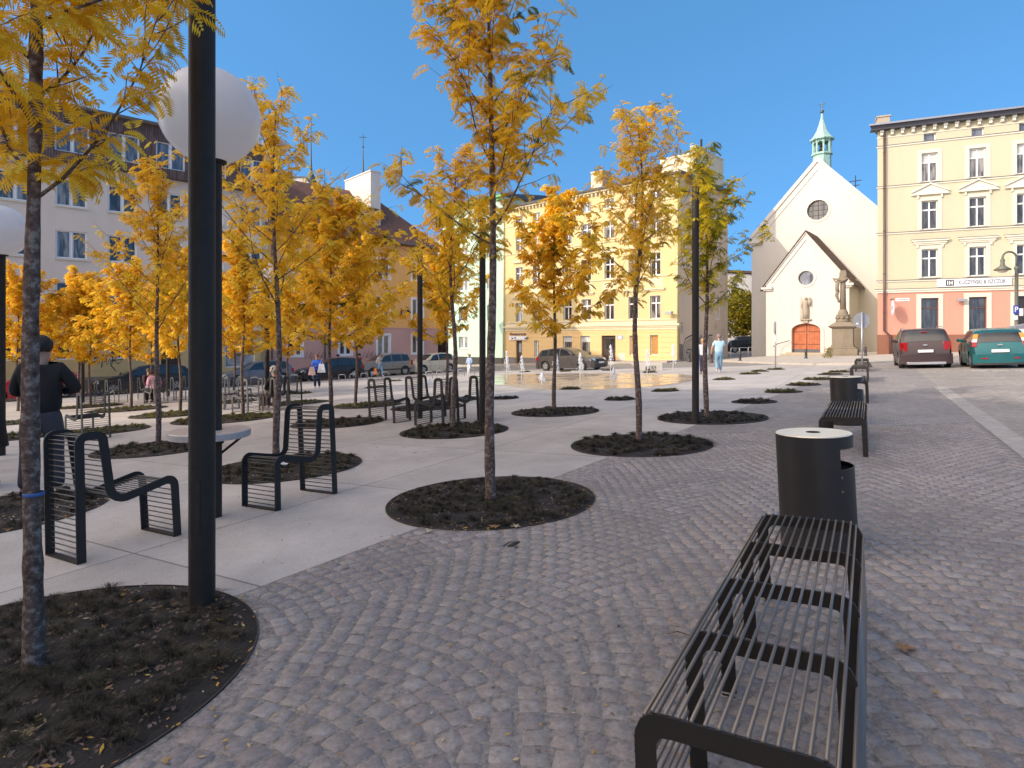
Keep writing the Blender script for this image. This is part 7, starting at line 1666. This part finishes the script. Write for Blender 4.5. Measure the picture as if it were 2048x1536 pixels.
# ---------------------------------------------------------------- people
M_skin = mat('skin', (.50, .29, .21), .55, var=.06, scale=8)
def skin_obj(name, V, E, Rr, m, parent, root=0, sub=2):
    me = bpy.data.meshes.new(name); me.from_pydata([tuple(v) for v in V], E, []); o = bpy.data.objects.new(name, me); COL.objects.link(o)
    sk = o.modifiers.new('skin', 'SKIN'); sk.use_smooth_shade = True
    if not me.skin_vertices:
        bm = bmesh.new(); bm.from_mesh(me); bm.verts.layers.skin.verify(); bm.to_mesh(me); bm.free()
    for i, r in enumerate(Rr):
        sv = me.skin_vertices[0].data[i]; sv.radius = (r, r) if not isinstance(r, tuple) else r; sv.use_root = (i == root)
    su = o.modifiers.new('sub', 'SUBSURF'); su.levels = sub; su.render_levels = sub
    dg = bpy.context.evaluated_depsgraph_get(); m2 = bpy.data.meshes.new_from_object(o.evaluated_get(dg)); bpy.data.objects.remove(o)
    m2.materials.clear(); m2.materials.append(m); m2.polygons.foreach_set('use_smooth', [True]*len(m2.polygons)); m2.name = name
    ob = bpy.data.objects.new(name, m2); COL.objects.link(ob); ob.parent = parent; return ob
BASE = dict(pelvis=(0, 0, .53), waist=(0, 0, .60), chest=(0, -.005, .72), neck=(0, -.005, .825), head0=(0, .01, .875), head1=(0, .012, .925), head2=(0, .005, .962),
 shL=(-.10, -.005, .80), elL=(-.125, -.015, .635), wrL=(-.125, .03, .49), haL=(-.122, .045, .455), shR=(.10, -.005, .80), elR=(.125, -.015, .635), wrR=(.125, .03, .49), haR=(.122, .045, .455),
 hiL=(-.05, 0, .50), knL=(-.055, .012, .275), anL=(-.055, -.005, .045), toL=(-.060, .075, .018), hiR=(.05, 0, .50), knR=(.055, .012, .275), anR=(.055, -.005, .045), toR=(.060, .075, .018))
def person(label, loc, heading, H, pose={}, top=None, legs=None, shoes=None, hair=None, hairstyle='short', sleeves='long', skirt=None, seat=False, fingers=False, bulk=1.0, group=None, legs_len='long'):
    """heading: direction the person faces (world vector)"""
    J = dict(BASE); J.update(pose); P = {k: Vector(v)*H for k, v in J.items()}
    o = thing('person', label, 'person', loc, atan2(heading.y, heading.x)-pi/2)
    names = ['pelvis', 'waist', 'chest', 'neck', 'head0', 'head1', 'head2', 'shL', 'elL', 'wrL', 'haL', 'shR', 'elR', 'wrR', 'haR', 'hiL', 'knL', 'anL', 'toL', 'hiR', 'knR', 'anR', 'toR']
    idx = {n: i for i, n in enumerate(names)}
    E = [('pelvis', 'waist'), ('waist', 'chest'), ('chest', 'neck'), ('neck', 'head0'), ('head0', 'head1'), ('head1', 'head2'), ('chest', 'shL'), ('shL', 'elL'), ('elL', 'wrL'), ('wrL', 'haL'), ('chest', 'shR'), ('shR', 'elR'), ('elR', 'wrR'), ('wrR', 'haR'), ('pelvis', 'hiL'), ('hiL', 'knL'), ('knL', 'anL'), ('anL', 'toL'), ('pelvis', 'hiR'), ('hiR', 'knR'), ('knR', 'anR'), ('anR', 'toR')]
    rad = dict(pelvis=(.082, .062), waist=(.074, .055), chest=(.092, .062), neck=.030, head0=(.040, .048), head1=(.054, .064), head2=(.044, .054), sh=.038, el=.026, wr=.018, ha=(.016, .024), hi=.055, kn=.036, an=.024, to=.020)
    rr = lambda n, k=1.0: tuple(a*H*k for a in (rad[n] if isinstance(rad.get(n), tuple) else (rad.get(n, rad.get(n[:2])),)*2)) if (n in rad and isinstance(rad[n], tuple)) else ((rad['ha'][0]*H, rad['ha'][1]*H) if n[:2] == 'ha' else (rad.get(n, rad.get(n[:2], .03))*H*k,)*2)
    cov = {'pelvis', 'waist', 'chest', 'shL', 'shR', 'hiL', 'hiR', 'knL', 'knR'}|({'elL', 'elR'} if sleeves == 'long' else set())
    V = [P[n] for n in names]; Ee = [(idx[a], idx[b]) for a, b in E]; Rr = [tuple(q*(.62 if n in cov else 1) for q in rr(n)) for n in names]
    if fingers:
        for s in ('L', 'R'):
            d = (P['ha'+s]-P['wr'+s]).normalized(); sd = d.cross(Vector((0, 1, 0)));
            if sd.length < .1: sd = d.cross(Vector((1, 0, 0)))
            sd.normalize()
            for k in range(4):
                b0 = len(V); st = P['ha'+s]+sd*(k-1.5)*.011*H; ln = (.034, .042, .040, .030)[k]*H
                V += [st+d*ln*.35, st+d*ln*.75+sd.cross(d)*.006*H, st+d*ln+sd.cross(d)*.016*H]; Rr += [(.0055*H,)*2, (.005*H,)*2, (.0042*H,)*2]; Ee += [(idx['ha'+s], b0), (b0, b0+1), (b0+1, b0+2)]
            b0 = len(V); st = P['wr'+s].lerp(P['ha'+s], .5); V += [st-sd*.022*H+d*.008*H, st-sd*.03*H+d*.028*H]; Rr += [(.0065*H,)*2, (.0048*H,)*2]; Ee += [(idx['wr'+s], b0), (b0, b0+1)]
    body = skin_obj('body', V, Ee, Rr, M_skin, o)
    # nose and ears as small bumps joined to the body mesh
    bm = bmesh.new(); bm.from_mesh(body.data); hc = P['head1']; fw = Vector((0, 1, 0))
    for (dx, dy, dz, r) in ((0, .058, -.002, .008), (-.047, .0, .0, .009), (.047, .0, .0, .009), (0, .050, -.022, .007)):
        bmesh.ops.create_icosphere(bm, subdivisions=1, radius=r*H, matrix=Matrix.Translation(hc+Vector((dx, dy, dz))*H))
    for f in bm.faces: f.smooth = True
    bm.to_mesh(body.data); bm.free()
    fc = MB()
    for s in (-1, 1): fc.sphere((hc.x+s*.018*H, hc.y+.051*H, hc.z+.006*H), .005*H, 6, 4)
    fc.build('eyes', M_dk, body)
    def cloth(nm, ns, extra, m, k=1.12, sub=2):
        ix = {n: i for i, n in enumerate(ns)}; V = [extra.get(n, P.get(n)) if n in extra else P[n] for n in ns]; EE = [(ix[a], ix[b]) for a, b in E if a in ix and b in ix]
        base = lambda n: n.split('_')[0]
        R_ = []
        for n in ns:
            q = rr(n); kk = k*(bulk if n in ('pelvis', 'waist', 'chest') else 1); R_.append((q[0]*kk+.009*H, q[1]*kk+.009*H))
        return V, EE, R_, ix
    if top:
        ns = ['pelvis', 'waist', 'chest', 'neck', 'shL', 'elL', 'shR', 'elR']+(['wrL', 'wrR'] if sleeves == 'long' else [])
        ex = {'neck': P['chest'].lerp(P['neck'], .92), 'pelvis': P['pelvis']+(Vector((0, 0, -.03))*H if not seat else Vector((0, 0, 0)))}
        if sleeves == 'short': ex['elL'] = P['shL'].lerp(P['elL'], .75); ex['elR'] = P['shR'].lerp(P['elR'], .75)
        V, EE, R_, ix = cloth('top', ns, ex, top)
        R_[ix['neck']] = (.043*H,)*2; R_[ix['pelvis']] = (.098*H*bulk, .080*H*bulk)
        for s in 'LR':
            if sleeves == 'long': R_[ix['wr'+s]] = (.023*H,)*2
            else: R_[ix['el'+s]] = (.040*H,)*2
        skin_obj('top', V, EE, R_, top, o)
    if legs:
        ns = ['pelvis', 'waist', 'hiL', 'knL', 'anL', 'hiR', 'knR', 'anR']; ex = {'waist': P['pelvis'].lerp(P['waist'], .75)}
        for s in 'LR': ex['an'+s] = P['kn'+s].lerp(P['an'+s], .98 if legs_len == 'long' else .3); ex['hi'+s] = P['hi'+s].lerp(P['kn'+s], .16)
        V, EE, R_, ix = cloth('trousers', ns, ex, legs, k=1.08)
        for s in 'LR': R_[ix['an'+s]] = (.038*H,)*2; R_[ix['kn'+s]] = (.046*H,)*2; R_[ix['hi'+s]] = (.066*H*bulk**.4,)*2
        R_[ix['pelvis']] = (.078*H*bulk**.5, .070*H*bulk**.5); R_[ix['waist']] = (.074*H*bulk**.7, .064*H*bulk**.7); skin_obj('trousers', V, EE, R_, legs, o)
    for s in 'LR':
        a, t = P['an'+s], P['to'+s]; d = (t-a); skin_obj('shoe', [a+Vector((0, -.012, -.012))*H, a.lerp(t, .6), t], [(0, 1), (1, 2)], [(.030*H,)*2, (.027*H,)*2, (.021*H,)*2], shoes or M_pole, o, sub=1)
    if hair:
        h = MB(); c = P['head1'].lerp(P['head2'], .45)+Vector((0, -.010, .006))*H; R0 = .064*H; n, mr = 18, 10
        for i in range(mr+1):
            ph = pi*(.0+.70*i/mr) if hairstyle != 'bob' else pi*(.78*i/mr)
            for k in range(n):
                a = 2*pi*k/n; fr = max(0, sin(a)); cut = 1-.42*fr*(i/mr); rz = R0*(1.0+.05*sin(5*a+i)); x = rz*.92*sin(ph*cut)*cos(a); y = rz*1.08*sin(ph*cut)*sin(a); z = rz*1.02*cos(ph*cut); h.v.append((c.x+x, c.y+y, c.z+z))
        for i in range(mr):
            for k in range(n): a = i*n+k; b_ = i*n+(k+1) % n; h.f.append((a, b_, b_+n, a+n))
        if hairstyle == 'curly':
            rn = random.Random(3)
            for k in range(60):
                v = Vector((rn.gauss(0, 1), rn.gauss(-.2, 1), rn.gauss(.3, .9))).normalized()
                if v.y > .5 and v.z < .35: continue
                h.sphere(tuple(c+v*R0*1.06), .017*H, 6, 4)
        if hairstyle == 'flying':
            for k in range(12): a = k*.25; h.tube([c+Vector((0, -.04, .02))*H, c+Vector((.05+.01*k, -.06, .03+.004*k))*H, c+Vector((.11+.008*k, -.05+.01*(k % 3), .02+.006*k))*H], [.010*H, .007*H, .002*H], 5)
        h.build('hair', hair, o, smooth=True)
    return o
M_blk = mat('black cloth', (.016, .014, .014), .9, var=.3, scale=8); M_navy = mat('navy trousers', (.035, .036, .075), .85, var=.2); M_jean = mat('light blue jeans', (.22, .38, .52), .85, var=.25, scale=6); M_greyt = mat('dark grey trousers', (.055, .050, .060), .85, var=.25, scale=7); M_blue = mat('bright blue jumper', (.02, .12, .62), .85, var=.2); M_pale = mat('pale blue shirt', (.42, .62, .70), .85, var=.15, scale=8); M_cloudj = mat('cream jacket', (.58, .50, .42), .85, var=.15); M_pinks = mat('pink checked shirt', (.62, .22, .30), .85, var=.45, scale=22, col2=(.75, .5, .55)); M_wshoe = mat('white shoes', (.7, .68, .66), .6, var=.05); M_bshoe = mat('black shoes', (.02, .018, .018), .5, var=.1)
H_br = mat('brown hair', (.09, .05, .03), .7, var=.3, scale=30); H_dk = mat('dark hair', (.02, .015, .012), .7, var=.3, scale=30); H_wh = mat('white hair', (.52, .46, .38), .7, var=.3, scale=30); H_red = mat('auburn hair', (.22, .05, .02), .7, var=.3, scale=30); H_bl = mat('fair hair', (.42, .27, .12), .7, var=.3, scale=30)
# man standing at left, back to camera, elbow out
p = G(84, 993); person('man in black jumper and grey trousers, back turned, behind the nearest tree', p, Vector((-.35, .94, 0)), 1.80,
    dict(elR=(.185, .01, .665), wrR=(.07, .085, .655), haR=(.045, .095, .66), elL=(-.155, .02, .65), wrL=(-.05, .095, .66), haL=(-.025, .10, .655), knL=(-.075, .012, .275), anL=(-.09, -.01, .045), toL=(-.105, .07, .018), knR=(.07, .01, .275), anR=(.09, -.01, .045), toR=(.125, .068, .018), head1=(-.005, .015, .925)),
    top=M_blk, legs=M_greyt, shoes=M_bshoe, hair=H_dk, fingers=True, bulk=1.22)
p = G(-34, 975); o = person('person in a long black coat cut off by the left edge of the photo', p, Vector((1, .1, 0)), 1.68, dict(), top=M_blk, legs=M_blk, shoes=M_bshoe, hair=H_dk, bulk=1.1)
m = MB(); m.lathe([(.15, 1.25), (.20, 1.0), (.22, .75), (.25, .5), (.23, .5), (.2, .78)], 18, cap=False); m.build('coat_skirt', M_blk, o, smooth=True)
# woman in blue
p = G(634, 777); o = person('red-haired woman in a bright blue jumper walking with two bags', p, Vector((.1, -1, 0)), 1.64, dict(elR=(.14, .03, .65), wrR=(.02, .10, .66), haR=(-.01, .11, .67), elL=(-.14, .04, .65), wrL=(-.10, .10, .60), haL=(-.08, .12, .59), knR=(.05, .05, .29), anR=(.045, .03, .05), toR=(.045, .11, .03), anL=(-.05, -.09, .05), knL=(-.055, -.02, .275), toL=(-.05, -.02, .02)), top=M_blue, legs=M_navy, shoes=M_wshoe, hair=H_red, hairstyle='bob')
def bag(par, loc, s, m, name='bag'):
    b_ = MB(); b_.hexa([(-.5*s, -.15*s, 0), (.5*s, -.15*s, 0), (.5*s, .15*s, 0), (-.5*s, .15*s, 0), (-.3*s, -.08*s, 1.1*s), (.3*s, -.08*s, 1.1*s), (.3*s, .08*s, 1.1*s), (-.3*s, .08*s, 1.1*s)]); b_.tube([(-.2*s, 0, 1.1*s), (0, 0, 1.7*s), (.2*s, 0, 1.1*s)], .02*s+.004, 5)
    return b_
def place_bag(x, y, dpt, s, m, label, name='shopping_bag'):
    Y = dpt; w_ = Vector(((x-1024)*Y/K, Y, 1.5-(y-HZ)*Y/K)); b_ = bag(None, None, s, m).build(name, m, bevel=.02*s); b_.location = w_; tag(b_, label, 'bag')
Yw = p.y-.28; place_bag(643, 745, Yw, .38, mat('white plastic bag', (.74, .74, .76), .5, var=.1), 'white plastic bag carried by the woman in blue'); place_bag(624, 750, Yw+.05, .34, mat('pink bag', (.72, .48, .42), .7, var=.1), 'pale pink bag on the arm of the woman in blue')
# woman with orange bag
p = G(759, 753.5); person('woman in cream jacket and light jeans walking past the beige car', p, Vector((.9, -.4, 0)), 1.66, dict(knL=(-.05, .09, .29), anL=(-.05, .13, .05), toL=(-.05, .21, .03), knR=(.05, -.04, .28), anR=(.05, -.13, .06), toR=(.05, -.06, .02), elR=(.13, -.05, .64), wrR=(.13, -.07, .50), haR=(.13, -.07, .46)), top=M_cloudj, legs=M_jean, shoes=M_wshoe, hair=H_br, hairstyle='bob')
place_bag(749, 749.5, p.y-.3, .42, mat('orange bag', (.80, .20, .02), .6, var=.1), 'orange shopping bag carried by the woman in cream')
# running child
p = G(939, 755); person('fair-haired child in a pale blue jacket skipping near the fountain', p, Vector((-.5, -.8, 0)), 1.35, dict(elL=(-.15, .02, .66), wrL=(-.12, .10, .60), haL=(-.10, .12, .58), elR=(.15, -.02, .66), wrR=(.12, .08, .60), haR=(.10, .10, .59), knL=(-.05, .10, .33), anL=(-.05, .0, .18), toL=(-.05, .06, .13)), top=mat('pale denim jacket', (.36, .46, .66), .85, var=.2), legs=mat('white trousers', (.62, .60, .60), .85, var=.1), shoes=M_wshoe, hair=H_bl, hairstyle='flying', bulk=1.1)
# couple walking away
p = G(1438, 745); person('heavy man in pale blue shirt and jeans walking away beside the graffiti wall', p, Vector((.15, 1, 0)), 1.80, dict(knL=(-.05, .05, .285), anL=(-.05, -.02, .08), toL=(-.055, .05, .03), knR=(.05, .06, .29), anR=(.05, .10, .05), toR=(.05, .18, .02), elL=(-.17, .0, .66), wrL=(-.19, .03, .52), haL=(-.19, .04, .48), elR=(.16, .02, .65), wrR=(.13, .08, .54), haR=(.12, .10, .52)), top=M_pale, legs=M_jean, shoes=M_wshoe, hair=mat('cropped grey hair', (.25, .18, .15), .7, var=.2), sleeves='short', bulk=1.30)
p = G(1406, 748); person('fair-haired woman in white and teal walking away, half hidden by the far dark pole', p, Vector((.1, 1, 0)), 1.62, dict(knL=(-.04, .04, .285), anR=(.05, -.05, .05)), top=mat('white blouse', (.62, .62, .66), .85, var=.1), legs=M_navy, shoes=M_bshoe, hair=H_bl, hairstyle='bob', bulk=1.05)
# walkers behind the cars
for (x, lb) in ((676, 'dark-dressed passer-by behind the black car'), (719, 'passer-by in dark red behind the parked cars')):
    q = onl(x, -2.6); person(lb, q, EL, 1.72, dict(knL=(-.05, .06, .285), anR=(.05, -.08, .05)), top=M_blk if x < 700 else mat('dark red coat', (.14, .02, .03), .85, var=.2), legs=M_blk, shoes=M_bshoe, hair=H_dk)
SIT = dict(pelvis=(0, -.02, .30), waist=(0, -.03, .37), chest=(0, -.03, .49), neck=(0, -.015, .595), head0=(0, .01, .645), head1=(0, .02, .695), head2=(0, .012, .732), shL=(-.10, -.02, .57), shR=(.10, -.02, .57), elL=(-.13, .05, .42), wrL=(-.08, .15, .37), haL=(-.06, .18, .36), elR=(.13, .05, .42), wrR=(.08, .15, .37), haR=(.06, .18, .36),
    hiL=(-.05, .02, .29), knL=(-.06, .25, .29), anL=(-.06, .24, .045), toL=(-.06, .32, .018), hiR=(.05, .02, .29), knR=(.06, .25, .29), anR=(.06, .24, .045), toR=(.06, .32, .018))
def sit_on(ch, label, H, pose, **kw):
    rz = ch.rotation_euler.z; f = Vector((-sin(rz), cos(rz), 0)); c = ch.location+f*.02; P_ = dict(SIT); P_.update(pose); return person(label, Vector((c.x, c.y, zg(c.x, c.y))), f, H, P_, seat=True, **kw)
sit_on(W_SEAT, 'white-haired woman in black sitting on a slatted chair in the sun', 1.62, dict(), top=M_blk, legs=mat('brown tights', (.10, .06, .05), .7, var=.1), legs_len='long', shoes=mat('beige shoes', (.45, .38, .32), .6, var=.05), hair=H_wh, hairstyle='curly', bulk=1.25)
sit_on(P_SEAT, 'person in a pink shirt sitting bent forward beside the thin tree', 1.75, dict(chest=(0, .07, .47), waist=(0, .0, .37), neck=(0, .13, .56), head0=(.0, .17, .60), head1=(0, .19, .645), head2=(0, .19, .68), shL=(-.10, .08, .55), shR=(.10, .08, .55)), top=M_pinks, legs=M_blk, shoes=M_bshoe, hair=H_br, bulk=1.25)
sit_on(P_SEAT2, 'dark-dressed seated person turned towards the one in pink', 1.72, dict(knR=(.06, .22, .34), anR=(.0, .34, .20), toR=(-.02, .42, .17)), top=mat('maroon jumper', (.06, .02, .03), .85, var=.2), legs=mat('mauve grey trousers', (.30, .26, .30), .85, var=.1), shoes=M_bshoe, hair=H_br)
print('objects', len(SC.objects))
